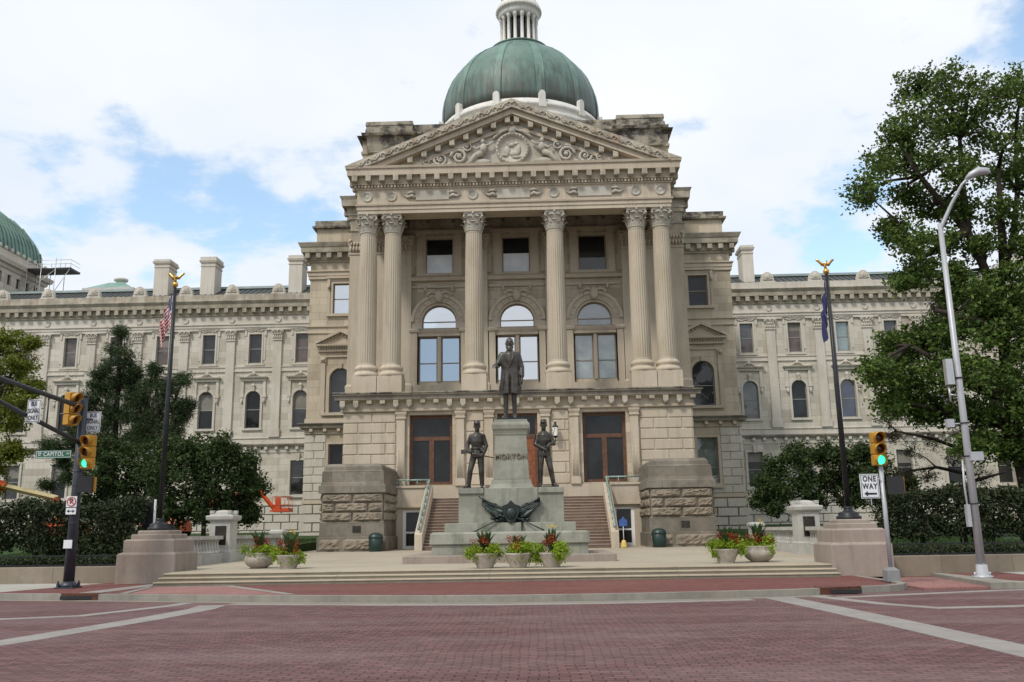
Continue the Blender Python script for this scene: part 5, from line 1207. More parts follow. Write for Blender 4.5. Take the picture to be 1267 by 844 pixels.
for s in (-1, 1):      # furled battle flags crossed over a shield
    vs = []; fs = []; nu, nv = 14, 8
    for i in range(nu+1):
        for j in range(nv+1):
            u, v = i/nu, j/nv
            x = s*(.12+1.0*u); z = 1.98+.80*u**1.15+.66*v*(1-.58*u)-.10*math.sin(u*3.1)*(1-v)+.05*math.sin(u*9+v*4); y = 32.82+.10*math.sin(u*6+v*5)+.05*math.sin(v*14+u*3)-.12*(1-u)
            vs.append((x, y, z))
    for i in range(nu):
        for j in range(nv): a = i*(nv+1)+j; fs.append((a, a+1, a+nv+2, a+nv+1))
    m2 = MB(); m2.add(vs, fs, True); mb.add(vs, fs, True); mb.add([(x, y+.12, z) for x, y, z in vs], [f[::-1] for f in fs], True)
    for j in range(5): mb.tube([(s*(.15+.95*t), 32.80+.04*math.sin(t*5+j), 1.98+.80*t**1.15+.66*(1-.58*t)*(j/5+.1)) for t in [k/8 for k in range(9)]], [.03+.03*math.sin(k*1.3+j)**2 for k in range(9)], 6)
mb.tube([(-1.25, 32.75, 3.15), (-.9, 32.75, 2.85), (.75, 32.5, 1.95), (1.25, 32.35, 1.72)], .028, 6); mb.tube([(1.0, 32.78, 2.75), (-.9, 32.5, 1.95), (-1.45, 32.3, 1.68)], .028, 6); mb.tube([(.42, 32.6, 2.1), (.42, 32.35, 1.6), (.42, 32.15, 1.15)], .035, 6)
mb.prism([(-.30, 2.40), (-.14, 2.08), (0, 1.98), (.14, 2.08), (.30, 2.40), (.34, 2.72), (.14, 2.80), (0, 2.96), (-.14, 2.80), (-.34, 2.72)], 32.55, 32.95)
mb.ball((0, 32.52, 2.42), (.20, .1, .24), 10, 8)
for k in range(26):
    a = k*2.4; r_ = .12+.022*k; mb.ball((r_*math.cos(a)*1.1, 32.72-.04*math.sin(k), 2.12+abs(r_*math.sin(a))*.5), (.11, .09, .07), 8, 5)
for k in range(9): mb.ball((-.85+k*.21, 32.72, 1.96), (.14, .10, .07), 8, 5)
mb.v = [(x*.94, y, 1.80+(z-1.96)*.86 if z > 1.96 else z-.14) for x, y, z in mb.v]
Q(mb, 'bronze_trophy', 'bronze_trophy')

def sculpt(mb, name, mat, parent, voxel, scale, at, rz=0, smooth=2):
    me = bpy.data.meshes.new(name); me.from_pydata(mb.v, [], mb.f); me.update()
    o = bpy.data.objects.new(name, me); col.objects.link(o)
    md = o.modifiers.new('remesh', 'REMESH'); md.mode = 'VOXEL'; md.voxel_size = voxel; md.use_smooth_shade = True
    ms = o.modifiers.new('smooth', 'SMOOTH'); ms.factor = .5; ms.iterations = smooth
    dg = bpy.context.evaluated_depsgraph_get(); dg.update(); m2 = bpy.data.meshes.new_from_object(o.evaluated_get(dg)); bpy.data.objects.remove(o)
    m2.materials.clear(); m2.materials.append(M[mat]); m2.name = name
    for p in m2.polygons: p.use_smooth = True
    o = bpy.data.objects.new(name, m2); col.objects.link(o)
    if parent is not None: o.parent = parent
    else: o.location = at; o.scale = (scale,)*3; o.rotation_euler.z = rz
    return o
def hand(mb, w, d, palm_n, side, curl=.6, s=1.0):
    """palm + four curled fingers + thumb; w wrist, d pointing direction, palm_n palm normal, side +1/-1 thumb side"""
    w = Vector(w); d = Vector(d).normalized(); n = Vector(palm_n).normalized(); n = (n-d*n.dot(d)).normalized(); t = d.cross(n).normalized()*side
    mb.capsule(w, .026*s, w+d*.05*s, .030*s)
    for k, (off, ln) in enumerate(((.033, .075), (.011, .085), (-.011, .08), (-.032, .062))):
        a = w+d*.055*s+t*off*s*.8; p1 = w+d*.095*s+t*off*s; c = curl
        p2 = p1+(d*math.cos(c)+n*math.sin(c))*ln*.5*s; p3 = p2+(d*math.cos(c*2.1)+n*math.sin(c*2.1))*ln*.5*s
        mb.capsule(a, .017*s, p1, .013*s, 8); mb.capsule(p1, .0125*s, p2, .0115*s, 8); mb.capsule(p2, .0115*s, p3, .009*s, 8)
    b = w+d*.025*s+t*.025*s; p1 = b+(d*.7+t*.8).normalized()*.045*s+n*.01*s; p2 = p1+(d*.95+t*.2+n*.5).normalized()*.035*s
    mb.capsule(b, .017*s, p1, .014*s, 8); mb.capsule(p1, .0135*s, p2, .010*s, 8)
def head(mb, c, tilt=0, beard=False):
    x, y, z = c; st_ = len(mb.v)
    mb.ball((x, y, z+.02), (.077, .096, .105), 16, 12); mb.ball((x, y-.025, z-.05), (.058, .070, .075), 14, 10)
    mb.ball((x, y-.103, z-.012), (.014, .022, .028), 8, 6); mb.tube([(x, y-.088, z+.03), (x, y-.108, z-.02)], [.010, .016], 6)
    for s in (-1, 1):
        mb.ball((x+s*.032, y-.082, z+.042), (.026, .016, .010), 8, 6); mb.ball((x+s*.03, y-.078, z+.018), (.014, .012, .010), 8, 6)
        mb.ball((x+s*.042, y-.066, z-.018), (.02, .02, .02), 8, 6); mb.ball((x+s*.079, y+.01, z+.0), (.010, .022, .032), 8, 6)
    mb.ball((x, y-.086, z-.05), (.026, .012, .006), 8, 6); mb.ball((x, y-.084, z-.064), (.022, .012, .007), 8, 6); mb.ball((x, y-.078, z-.095), (.026, .020, .018), 8, 6)
    if beard:
        mb.ball((x, y-.075, z-.125), (.052, .036, .075), 12, 8); mb.ball((x, y-.088, z-.045), (.036, .014, .010), 8, 6)
        for s in (-1, 1): mb.ball((x+s*.052, y-.045, z-.07), (.024, .035, .055), 8, 6)
    k_ = 1.13; mb.v[st_:] = [(x+(a-x)*k_, y+(b-y)*k_, z-.1+(c_-z+.1)*k_) for a, b, c_ in mb.v[st_:]]
    mb.capsule((x, y+.02, z-.08), .060, (x, y+.03, z-.19), .068)
def leg(mb, hip, knee, ank, toe, r=(.088, .058, .043)):
    mb.capsule(hip, r[0], knee, r[1]); mb.capsule(knee, r[1], Vector(knee).lerp(Vector(ank), .35)+Vector((0, .012, 0)), r[1]*.98); mb.capsule(Vector(knee).lerp(Vector(ank), .35)+Vector((0, .012, 0)), r[1]*.96, ank, r[2])
    a = Vector(ank); t = Vector(toe); heel = a+(a-t)*.28; heel.z = .035
    mb.capsule(heel, .036, (t.x, t.y, .032), .034); mb.capsule(a, .045, a.lerp(t, .6)-Vector((0, 0, .02)), .036)
    mb.box(min(heel.x, t.x)-.03, max(heel.x, t.x)+.03, min(heel.y, t.y)-.03, max(heel.y, t.y)+.03, .0, .02)
# ---- the tall central figure in a long coat
S1 = 1.765
at1 = (-.13, 34.25, 5.79)
body = MB(); head(body, (0, -.02, 1.675), beard=True)
body.tube([(0, .0, .90), (0, .0, 1.0), (0, 0, 1.12), (0, -.01, 1.28), (0, 0, 1.42), (0, .01, 1.49), (0, .02, 1.53)], [.13, .15, .145, .165, .165, .12, .06], 16)
leg(body, (-.09, 0, .93), (-.10, -.02, .50), (-.105, .01, .09), (-.15, -.15, .03)); leg(body, (.09, 0, .93), (.085, -.02, .50), (.09, .03, .09), (.11, -.13, .03))
body.capsule((-.19, .01, 1.43), .06, (-.275, -.03, 1.20), .05); body.capsule((-.275, -.03, 1.20), .048, (-.31, -.25, 1.15), .034); hand(body, (-.312, -.27, 1.145), (-.1, -1, -.12), (0, 0, -1), 1, .45, 1.15)
body.capsule((.19, .01, 1.43), .06, (.255, .02, 1.15), .05); body.capsule((.255, .02, 1.15), .048, (.262, -.05, .92), .034); hand(body, (.262, -.055, .90), (.02, -.12, -1), (-1, 0, 0), 1, .55, 1.15)
ST1 = sculpt(body, 'statue', 'bronze', None, .009, S1, at1, R(0)); tag(ST1, 'tall bronze statue of a bearded man in a long frock coat atop the central pedestal', 'statue')
coat = MB(); nr = 48; vs = []; fs = []
rings = [(.545, .262, .19), (.62, .252, .185), (.75, .235, .175), (.90, .215, .165), (1.0, .205, .155), (1.10, .195, .148), (1.2, .20, .152), (1.32, .212, .158), (1.42, .205, .145), (1.475, .16, .115), (1.515, .095, .08)]
for k_, (z, rx, ry) in enumerate(rings):
    for i in range(nr):
        a = 2*math.pi*i/nr; fold = 1+(.035*math.sin(a*7+z*3)+.02*math.sin(a*11+1))*max(0, (1.1-z))*1.6
        x, y = rx*math.cos(a)*fold, ry*math.sin(a)*fold
        if y < 0 and z < 1.15 and abs(x) < .035: y += .07*(1-abs(x)/.035)*min(1, (1.15-z)*3)      # front opening
        if y < 0 and z >= 1.15 and abs(x-.0) < .02: y -= .012
        vs.append((x, y, z+.012*math.sin(a*3) if k_ == 0 else z))
for k_ in range(len(rings)-1):
    for i in range(nr): fs.append((k_*nr+i, k_*nr+(i+1) % nr, (k_+1)*nr+(i+1) % nr, (k_+1)*nr+i))
fs += [tuple(range(nr-1, -1, -1)), tuple((len(rings)-1)*nr+i for i in range(nr))]
coat.add(vs, fs)
coat.capsule((-.17, .01, 1.435), .078, (-.275, -.03, 1.20), .066); coat.capsule((-.275, -.03, 1.20), .064, (-.306, -.22, 1.155), .056)
coat.capsule((.17, .01, 1.435), .078, (.255, .02, 1.15), .066); coat.capsule((.255, .02, 1.15), .064, (.262, -.035, .955), .055)
for s in (-1, 1): coat.tube([(s*.05, -.09, 1.51), (s*.085, -.145, 1.42), (s*.06, -.168, 1.30), (s*.02, -.165, 1.2)], [.016, .024, .022, .008], 6); coat.tube([(s*.055, .0, 1.55), (s*.06, -.07, 1.52)], [.02, .02], 6)
coat.tube([(.045, -.10, 1.50), (.0, .08, 1.555), (-.045, -.10, 1.50)], .02, 6)
for k_ in range(3): coat.ball((.035, -.168, 1.27-k_*.07), .009, 6, 5)
for (x, z, r_, b_) in ((.14, .8, .02, .9), (-.12, .85, .02, .9), (-.19, .7, .02, 1), (.2, .72, .02, 1)): coat.tube([(x, -.15, z+.2), (x*1.15, -.155, z), (x*1.25, -.15, z-.2)], [.008, .022, .014], 6)
sculpt(coat, 'frock_coat', 'bronze', ST1, .009, 1, None)
bs_ = MB(); bs_.box(-.30, .30, -.24, .20, -.045, .004); pb = bs_.build('base_plate', 'bronze_trophy', None); pb.parent = ST1
# ---- two soldiers
S2 = 1.385
def soldier(at, label, legs, arms, props, hd=(0, -.02, 1.675), torso=0):
    b = MB(); head(b, hd)
    for s in (-1, 1): b.ball((hd[0]+s*.02, hd[1]-.1, hd[2]-.045), (.022, .012, .008), 8, 6)
    b.tube([(0, .0, .88), (0, .0, .96), (0, 0, 1.08), (0, -.01, 1.26), (0, 0, 1.40), (0, .01, 1.48), (0, .02, 1.53)], [.13, .145, .128, .165, .168, .12, .06], 16)
    for l in legs: leg(b, *l, (.10, .074, .058))
    for (sh_, el, wr, hd_d, pn, sd, curl) in arms:
        b.capsule(sh_, .06, el, .05); b.capsule(el, .052, wr, .038); hand(b, wr, hd_d, pn, sd, curl, 1.15)
    o = sculpt(b, 'statue', 'bronze', None, .009, S2, at); tag(o, label, 'statue', 'bronze soldiers flanking the pedestal')
    u = MB(); vs = []; fs = []; rings = [(.83, .182, .142), (.90, .185, .145), (1.0, .172, .136), (1.06, .155, .125), (1.09, .158, .128), (1.13, .158, .128), (1.15, .158, .126), (1.28, .195, .148), (1.40, .20, .14), (1.47, .155, .11), (1.53, .075, .072)]
    for z, rx, ry in rings:
        for i in range(nr):
            a = 2*math.pi*i/nr; f_ = 1+(.03*math.sin(a*9) if z < 1.05 else .012*math.sin(a*6+z*20)); vs.append((rx*math.cos(a)*f_, ry*math.sin(a)*f_, z))
    for k_ in range(len(rings)-1):
        for i in range(nr): fs.append((k_*nr+i, k_*nr+(i+1) % nr, (k_+1)*nr+(i+1) % nr, (k_+1)*nr+i))
    fs += [tuple(range(nr-1, -1, -1)), tuple((len(rings)-1)*nr+i for i in range(nr))]; u.add(vs, fs)
    for (sh_, el, wr, *_q) in arms:
        u.capsule(sh_, .068, el, .060); u.capsule(el, .058, Vector(el).lerp(Vector(wr), .88), .05)
    u.tube([(.18*math.cos(a), -.0+.15*math.sin(a), 1.075) for a in [2*math.pi*i/20 for i in range(21)]], .018, 6); u.box(-.035, .035, -.175, -.13, 1.05, 1.105)
    for k_ in range(5): u.ball((0, -.158-.004*(k_ % 2), 1.16+.065*k_), .010, 6, 5)
    u.box(.10, .17, -.17, -.08, .98, 1.07); u.tube([(.05, .0, 1.545), (0, -.075, 1.52), (-.05, 0, 1.545), (0, .07, 1.55), (.05, 0, 1.545)], .018, 6)
    sculpt(u, 'tunic', 'bronze', o, .009, 1, None)
    kp = MB(); x, y, z = hd; kp.lathe([(.060, .100), (.085, .102), (.10, .096), (.145, .086), (.160, .082), (.165, .07)], (x, y+.0, z+.01), 20, True, True, 0, None, .92, 1.08); kp.lathe([(.05, .001), (.052, .085), (.06, .08)], (x, y-.062, z+.012), 20, True, True, 0, None, 1, 1.05)
    q = kp.build('kepi', 'bronze', None); q.parent = o
    pl = MB(); pl.box(-.36, .36, -.30, .26, -.035, .004); q = pl.build('base_plate', 'bronze_trophy', None); q.parent = o
    for nm, m2 in props: q = m2.build(nm, 'bronze', None); q.parent = o
    return o
rf_ = MB(); P0, P1 = Vector((-.40, -.24, .985)), Vector((.46, -.23, .80)); d = (P1-P0)
rf_.hexa([tuple(P0+Vector(v)) for v in ((-.02, -.02, -.075), (.16, -.018, -.05), (.16, .018, -.05), (-.02, .02, -.075), (-.02, -.02, .055), (.16, -.018, .02), (.16, .018, .02), (-.02, .02, .055))])
rf_.tube([P0+d*.14, P0+d*.5, P1], [.024, .02, .012], 8); rf_.tube([P0+d*.28+Vector((0, 0, -.02)), P0+d*.32+Vector((0, 0, -.06)), P0+d*.37+Vector((0, 0, -.02))], .006, 6); rf_.ball(P0+d*.3+Vector((0, 0, .03)), .016, 6, 5)
soldier((-1.42, 34.0, 3.17), 'bronze soldier in a kepi holding a rifle level across his waist, left of the pedestal',
        [((-.085, 0, .91), (-.19, -.06, .48), (-.24, .0, .09), (-.36, -.08, .03)), ((.085, .0, .91), (.11, -.02, .48), (.125, .03, .09), (.13, -.13, .03))],
        [((-.165, .01, 1.42), (-.27, .02, 1.17), (-.235, -.19, 1.02), (.3, -.55, -.15), (.5, 0, -1), 1, 1.2), ((.165, .01, 1.42), (.25, .0, 1.14), (.19, -.2, .925), (-.4, -.45, -.2), (-.3, 0, -1), -1, 1.2)], [('rifle', rf_)])
sw_ = MB(); sw_.tube([(.0, -.235, 1.03), (-.03, -.24, .86), (-.095, -.25, .5), (-.165, -.25, .02)], [.014, .013, .011, .006], 6); sw_.tube([(.035, -.235, 1.02), (.05, -.24, .93), (-.02, -.24, .89)], .008, 6); sw_.box(-.06, .02, -.255, -.22, .885, .90)
ri_ = MB(); ri_.tube([(.10, .06, 1.1), (.24, .10, 1.36), (.36, .12, 1.78)], [.016, .012, .005], 6)
soldier((1.13, 34.0, 3.17), 'bronze soldier in a kepi resting both hands on a sabre, right of the pedestal',
        [((-.085, 0, .91), (-.11, -.03, .48), (-.12, .02, .09), (-.15, -.13, .03)), ((.085, .0, .91), (.17, -.05, .48), (.24, .02, .09), (.35, -.1, .03))],
        [((-.165, .01, 1.42), (-.235, -.04, 1.16), (-.04, -.215, 1.04), (.8, -.35, -.35), (0, .3, -1), 1, 1.1), ((.165, .01, 1.42), (.27, -.02, 1.17), (.15, -.19, 1.15), (-.7, -.4, -.7), (0, .2, -1), -1, 1.1)], [('sabre', sw_), ('rifle', ri_)])

# ------------------------------------------------------------------ planters
def planter(loc, kind, seed, label, tall=1.0, wid=1.0):
    o = empty('flower_planter', loc, label, 'planter', 'planted pots on the plaza'); x, y, z = loc; rg = np.random.default_rng(seed)
    mb = MB()
    if kind == 'bowl': mb.lathe([(0, .26), (.03, .28), (.06, .33), (.14, .43), (.25, .485), (.34, .475), (.44, .42), (.47, .44), (.50, .44), (.50, .38), (.42, .36)], loc, 32)
    else: mb.lathe([(0, .245), (.03, .25), (.38, .40), (.40, .41), (.44, .41), (.44, .36), (.38, .34)], loc, 16 if kind == 'faceted' else 32, kind != 'faceted')
    mb.build('pot', 'pot', o); h = .46 if kind == 'bowl' else .40
    mb = MB(); mb.lathe([(h-.06, .34), (h-.05, .3), (h-.04, .01)], loc, 20); mb.build('soil', 'soil', o)
    C = []
    for k in range(20):
        a = rg.uniform(0, 6.28); r_ = rg.uniform(.22, .50)*wid; c = np.array([x+r_*math.cos(a), y+r_*math.sin(a)*.9, z+h+rg.uniform(-.14, .22)])
        if a > 3.5 and a < 5.5 and rg.random() < .4: continue
        C.append(c+rg.normal(size=(170, 3))*(.085, .085, .08))
    leaves('trailing_vine', np.concatenate(C), .075, 'leaf_lime', o)
    C = [np.array([x+rg.normal()*.17*wid, y+rg.normal()*.15, z+h+rg.uniform(.12, .48)])+rg.normal(size=(42, 3))*.06 for k in range(13)]
    leaves('flowers', np.concatenate(C), .058, 'petal_red', o)
    mb = MB()
    for k in range(24):
        a = rg.uniform(0, 6.28); ln = rg.uniform(.42, .75)*tall; dx, dy = math.cos(a), math.sin(a); lean = rg.uniform(.08, .55); w_ = rg.uniform(.05, .085)
        bx_, by_ = x+dx*.05, y+dy*.05; vs = []
        for t, ww in ((0, .3), (.3, .9), (.6, 1), (.85, .6), (1, .05)):
            cx_, cy_, cz_ = bx_+dx*lean*ln*t*t, by_+dy*lean*ln*t*t, z+h+.06+ln*t*(1-.15*t*lean)
            for s in (-1, 1): vs.append((cx_-dy*s*ww*w_, cy_+dx*s*ww*w_, cz_))
        mb.add(vs, [(i*2, i*2+1, i*2+3, i*2+2) for i in range(4)], True)
    mb.build('canna_leaves', 'leaf_canna', o)
    C = [np.array([x+rg.normal()*.08+.07, y+rg.normal()*.06, z+h+.72*tall+rg.uniform(0, .14)])+rg.normal(size=(16, 3))*.022 for k in range(3)]
    if seed % 2: leaves('blossoms', np.concatenate(C), .045, 'petal_yellow', o)
    return o
planter((-.78, 27.78, .485), 'tapered', 10, 'tapered concrete pot of lime vine and red flowers, leftmost of the three before the monument')
planter((.23, 27.72, .485), 'tapered', 12, 'tapered concrete pot with a low fern-like plant, middle of the three before the monument', .75, .7)
planter((1.24, 27.76, .485), 'tapered', 13, 'tapered concrete pot with a pale yellow blossom, rightmost of the three before the monument')
planter((-8.40, 30.05, .50), 'bowl', 14, 'round bowl planter of lime vine, leftmost planter beside the left stone pier')
planter((-7.20, 29.3, .495), 'faceted', 15, 'faceted tapered planter with yellow bloom and red flowers, right of the left bowl planter')
planter((6.70, 28.75, .49), 'faceted', 16, 'faceted tapered planter with trailing lime vine, left of the right bowl planter')
planter((7.85, 29.3, .495), 'bowl', 17, 'round pale bowl planter with yellow bloom, rightmost planter near the right flagpole base')

# ------------------------------------------------------------------ flagpoles on stepped granite bases
def flagbase(x0, x1, y0, y1, label):
    cx_, cy_ = (x0+x1)/2, (y0+y1)/2
    o = empty('flagpole_pedestal', (cx_, cy_, .15), label, 'pedestal', 'stepped flagpole pedestals')
    mb = MB(); mb.mold(x0, x1, y0, y1, [(.10, .0), (1.03, .0), (1.07, -.05), (1.10, -.12)], 1); mb.build('base_block', 'granite_pink', o, bevel=.015)
    mb = MB(); mb.mold(x0+.12, x1-.12, y0+.15, y1-.1, [(1.08, 0), (1.45, 0), (1.48, -.03), (1.50, -.06)], 1); mb.mold(x0+.28, x1-.28, y0+.3, y1-.28, [(1.49, 0), (1.63, 0), (1.65, -.03)], 1); mb.mold(x0+.42, x1-.42, y0+.45, y1-.42, [(1.64, 0), (1.74, 0), (1.77, -.03)], 1); mb.build('stepped_top', 'granite_pink', o, bevel=.012)
    return o
flagbase(-12.36, -10.50, 28.25, 30.15, 'stepped pinkish granite block under the left flagpole'); flagbase(9.47, 11.25, 27.15, 28.95, 'stepped pinkish granite block under the right flagpole')
def pole(x, y, z, top, label, flag, flabel, fx):
    o = empty('flagpole', (x, y, z), label, 'flagpole', 'flagpoles on the granite bases')
    mb = MB(); mb.lathe([(0, .36), (.05, .37), (.10, .36), (.12, .30), (.18, .31), (.22, .27), (.25, .16), (.32, .13), (.36, .15), (.4, .10)], (x, y, z), 24); mb.build('base', 'dark_iron', o)
    mb = MB(); mb.tube([(x, y, z+.38), (x, y, (z+top)/2), (x, y, top)], [.085, .075, .05], 12); mb.tube([(x+.09, y, z+1.2), (x+.07, y, top-.1)], .006, 4); mb.build('shaft', 'dark_iron', o)
    mb = MB(); mb.lathe([(0, .04), (.03, .08), (.10, .10), (.16, .08), (.19, .03)], (x, y, top), 14)
    t_ = Vector((x, y, top+.19))
    mb.tube([t_+Vector(v) for v in ((-.0, 0, .0), (-.02, .02, .08), (0, -.01, .16), (.02, -.05, .22))], [.035, .05, .045, .025], 8); mb.ball(t_+Vector((.025, -.075, .24)), (.025, .035, .025), 8, 6)
    for s in (-1, 1):
        A = [Vector((s*.02, 0, .16)), Vector((s*.12, .01, .20)), Vector((s*.20, .02, .30)), Vector((s*.29, .03, .32))]; vs = []
        for i, p in enumerate(A):
            dz = (.06, .11, .10, .03)[i]
            vs += [t_+p+Vector((0, -.01, .01)), t_+p+Vector((0, .02, -dz)), t_+p+Vector((0, .03, -dz+.01)), t_+p+Vector((0, .01, .02))]
        mb.add(vs, [f for i in range(3) for f in ((i*4, i*4+1, i*4+5, i*4+4), (i*4+1, i*4+2, i*4+6, i*4+5), (i*4+2, i*4+3, i*4+7, i*4+6), (i*4+3, i*4, i*4+4, i*4+7))] + [(0, 3, 2, 1), (12, 13, 14, 15)], True)
    mb.tube([t_+Vector((0, .03, .04)), t_+Vector((0, .10, -.02))], [.03, .05], 6); mb.build('gilt_eagle', 'gold', o)
    # the flag hangs limp in folds
    zt, hoist, drop, wd = flag[1:5]; nu, nv = 44, 26; vs = []; uv = []; fs = []
    for j in range(nv+1):
        v = j/nv
        for i in range(nu+1):
            u = i/nu; a = u*math.pi*6+v*2.2; g_ = min(1, u*4)
            xx = fx*(.07+wd*u**.8*(1-.35*v*u)+.045*g_*math.sin(a)); yy = -.02+.11*g_*math.cos(a*.9+.5)*(.5+.5*u)
            zz = zt-hoist*v*(1-.28*u)-drop*u**.85+.03*math.sin(a*1.3)*g_
            vs.append((x+xx, y+yy, zz)); uv.append((u, 1-v))
    for j in range(nv):
        for i in range(nu): a = j*(nu+1)+i; fs.append((a, a+1, a+nu+2, a+nu+1))
    me = bpy.data.meshes.new('flag'); loc = Vector((x, y, zt)); me.from_pydata([(p[0]-loc.x, p[1]-loc.y, p[2]-loc.z) for p in vs], [], fs)
    ul = me.uv_layers.new(name='UVMap')
    for l in me.loops: ul.data[l.index].uv = uv[l.vertex_index]
    for p in me.polygons: p.use_smooth = True
    me.materials.append(M[flag[0]]); f = bpy.data.objects.new('flag', me); col.objects.link(f); f.location = loc; tag(f, flabel, 'flag')
pole(-11.46, 29.2, 1.76, 9.95, 'dark flagpole topped by a small gilt eagle, in front of the left wing', ('flag_us', 9.72, 1.05, 1.2, .40), 'limp red, white and blue striped flag hanging from the left flagpole', -1)
pole(10.36, 28.05, 1.76, 9.55, 'dark flagpole topped by a spread gilt eagle, in front of the right wing', ('flag_blue', 9.42, .95, 1.5, .22), 'limp dark blue flag with pale stars on the right flagpole', -1)

# ------------------------------------------------------------------ balustrades and piers
def pier(x, y, label):
    o = empty('stone_pier', (x, y, .5), label, 'pier', 'stone piers at the plaza edge')
    mb = MB(); mb.mold(x-.42, x+.42, y-.42, y+.42, [(.4, .06), (.95, .06), (1.0, .0), (2.12, 0), (2.14, .05), (2.2, .12), (2.32, .14), (2.36, .12), (2.37, .02), (2.44, .0)], 1)
    for sx_ in (-1, 1):
        for sy_ in (-1, 1): mb.box(x+sx_*.36-.08, x+sx_*.36+.08, y+sy_*.36-.08, y+sy_*.36+.08, 2.435, 2.56)
    mb.mold(x-.3, x+.3, y-.3, y+.3, [(2.435, 0), (2.5, -.02), (2.56, -.12), (2.58, -.25)], 1); mb.build('shaft', 'granite_pale', o, bevel=.01)
    sg = 1 if x < 0 else -1
    mb = MB(); mb.box(x-.22, x+.22, y-.445, y-.42, 1.2, 1.95) if x > 0 else mb.box(x-.18, x+.26, y-.445, y-.42, 1.2, 1.95); mb.build('plaque', 'plaque', o)
def balus(x, y0, y1, label):
    o = empty('balustrade', (x, (y0+y1)/2, .5), label, 'balustrade', 'stone balustrades along the plaza')
    mb = MB(); mb.box(x-.2, x+.2, y0, y1, .3, .88); mb.build('plinth', 'granite_pale', o)
    mb = MB(); mb.box(x-.19, x+.19, y0, y1, 1.42, 1.56); mb.build('rail', 'granite_pale', o)
    b = MB(); b.lathe([(0, .10), (.05, .10), (.07, .06), (.15, .105), (.25, .085), (.40, .05), (.46, .06), (.49, .09), (.54, .10)], (0, 0, 0), 10); me = b.build('baluster', 'granite_pale', mesh_only=True)
    n_ = int((y1-y0)/.30)
    for i in range(n_):
        q = bpy.data.objects.new('baluster', me); col.objects.link(q); q.parent = o; q.location = (0, y0+(i+.5)*(y1-y0)/n_-(y0+y1)/2, .38)
pier(-11.95, 36.6, 'pale stone pier with a dark plaque, at the left edge of the plaza'); pier(11.35, 36.0, 'pale stone pier with a dark plaque, at the right edge of the plaza')
balus(-11.95, 30.2, 36.1, 'pale stone balustrade between the left flagpole base and its pier'); balus(-11.95, 37.1, 44, 'pale stone balustrade running back from the left pier')
balus(11.35, 29.0, 35.5, 'pale stone balustrade between the right flagpole base and its pier'); balus(11.35, 36.5, 44, 'pale stone balustrade running back from the right pier')
for s, lb in ((-1, 'small pale stone post ending the left balustrade'), (1, 'small pale stone post ending the right balustrade')):
    mb = MB(); x = -11.95 if s < 0 else 11.35; mb.mold(x-.3, x+.3, 44, 44.6, [(.4, .03), (.9, .03), (.92, 0), (1.6, 0), (1.62, .05), (1.72, .06), (1.8, -.05)], 1); tag(mb.build('stone_post', 'granite_pale', None), lb, 'post')
# retaining walls with coping
for (a, b, y, lb) in ((-60, -12.37, 29.0, 'low tan stone retaining wall in front of the left hedge'), (11.26, 60, 27.75, 'low tan stone retaining wall in front of the right hedge')):
    mb = MB(); mb.hexa([(a, y+(1.5 if a < -20 else 0), .05), (b, y+(1.5 if b > 20 else 0), .05), (b, y+.5+(1.5 if b > 20 else 0), .05), (a, y+.5+(1.5 if a < -20 else 0), .05), (a, y+(1.5 if a < -20 else 0), .66), (b, y+(1.5 if b > 20 else 0), .66), (b, y+.5+(1.5 if b > 20 else 0), .66), (a, y+.5+(1.5 if a < -20 else 0), .66)])
    tag(mb.build('retaining_wall', 'retain', None, bevel=.015), lb, 'wall', 'low retaining walls')
# ------------------------------------------------------------------ signal poles, lamp, signs
def sighead(parent, name, base, rz, lit, label=None, cat=None, dark=False, h=.36, nvis=3):
    """three section head, faces local -y; base = bottom middle of the housing"""
    T_ = Matrix.Translation(base) @ Matrix.Rotation(rz, 4, 'Z')
    def fin(mb, nm, mat, par): return mb.xform(T_).build(nm, mat, par)
    mb = MB(); n3 = 3; hs_ = h
    for i in range(n3):
        z = i*hs_; mb.mold(-.17, .17, -.10, .12, [(z+.005, -.02), (z+.03, .0), (z+hs_-.03, 0), (z+hs_-.005, -.02)], 1)
    for i in range(4): mb.box(-.06, .06, -.06, .06, i*hs_-.01, i*hs_+.012)
    o = fin(mb, name, 'signal_yellow', parent)
    for i in range(3):
        z = hs_*(i+.5)
        mb = MB(); vs = []; n = 22; Rv = .135
        for k in range(n+1):
            a = -math.pi*.30+(math.pi*1.6)*k/n; x_, z_ = Rv*math.cos(a), Rv*math.sin(a); ln = .24*(.35+.65*max(0, min(1, (math.sin(a)+1)/2*1.2)))
            for (r_, yy) in ((1, -.10), (1, -.10-ln), (.93, -.10-ln), (.93, -.10)): vs.append((x_*r_, yy, z+z_*r_))
        mb.add(vs, [f for k in range(n) for f in ((k*4, k*4+1, k*4+5, k*4+4), (k*4+1, k*4+2, k*4+6, k*4+5), (k*4+2, k*4+3, k*4+7, k*4+6))], True); fin(mb, 'visor', 'signal_yellow' if not dark else 'signal_dark', o)
        mb = MB(); mb.lathe([(0, .125), (.012, .115), (.03, .06), (.034, .004)], (0, 0, 0), 24); mb.xform(Matrix.Translation((0, -.10, z)) @ Matrix.Rotation(R(90), 4, 'X'))
        fin(mb, 'lens', 'lens_green' if (lit and i == 0) else 'lens_dark', o)
    if label: tag(o, label, cat)
    return o
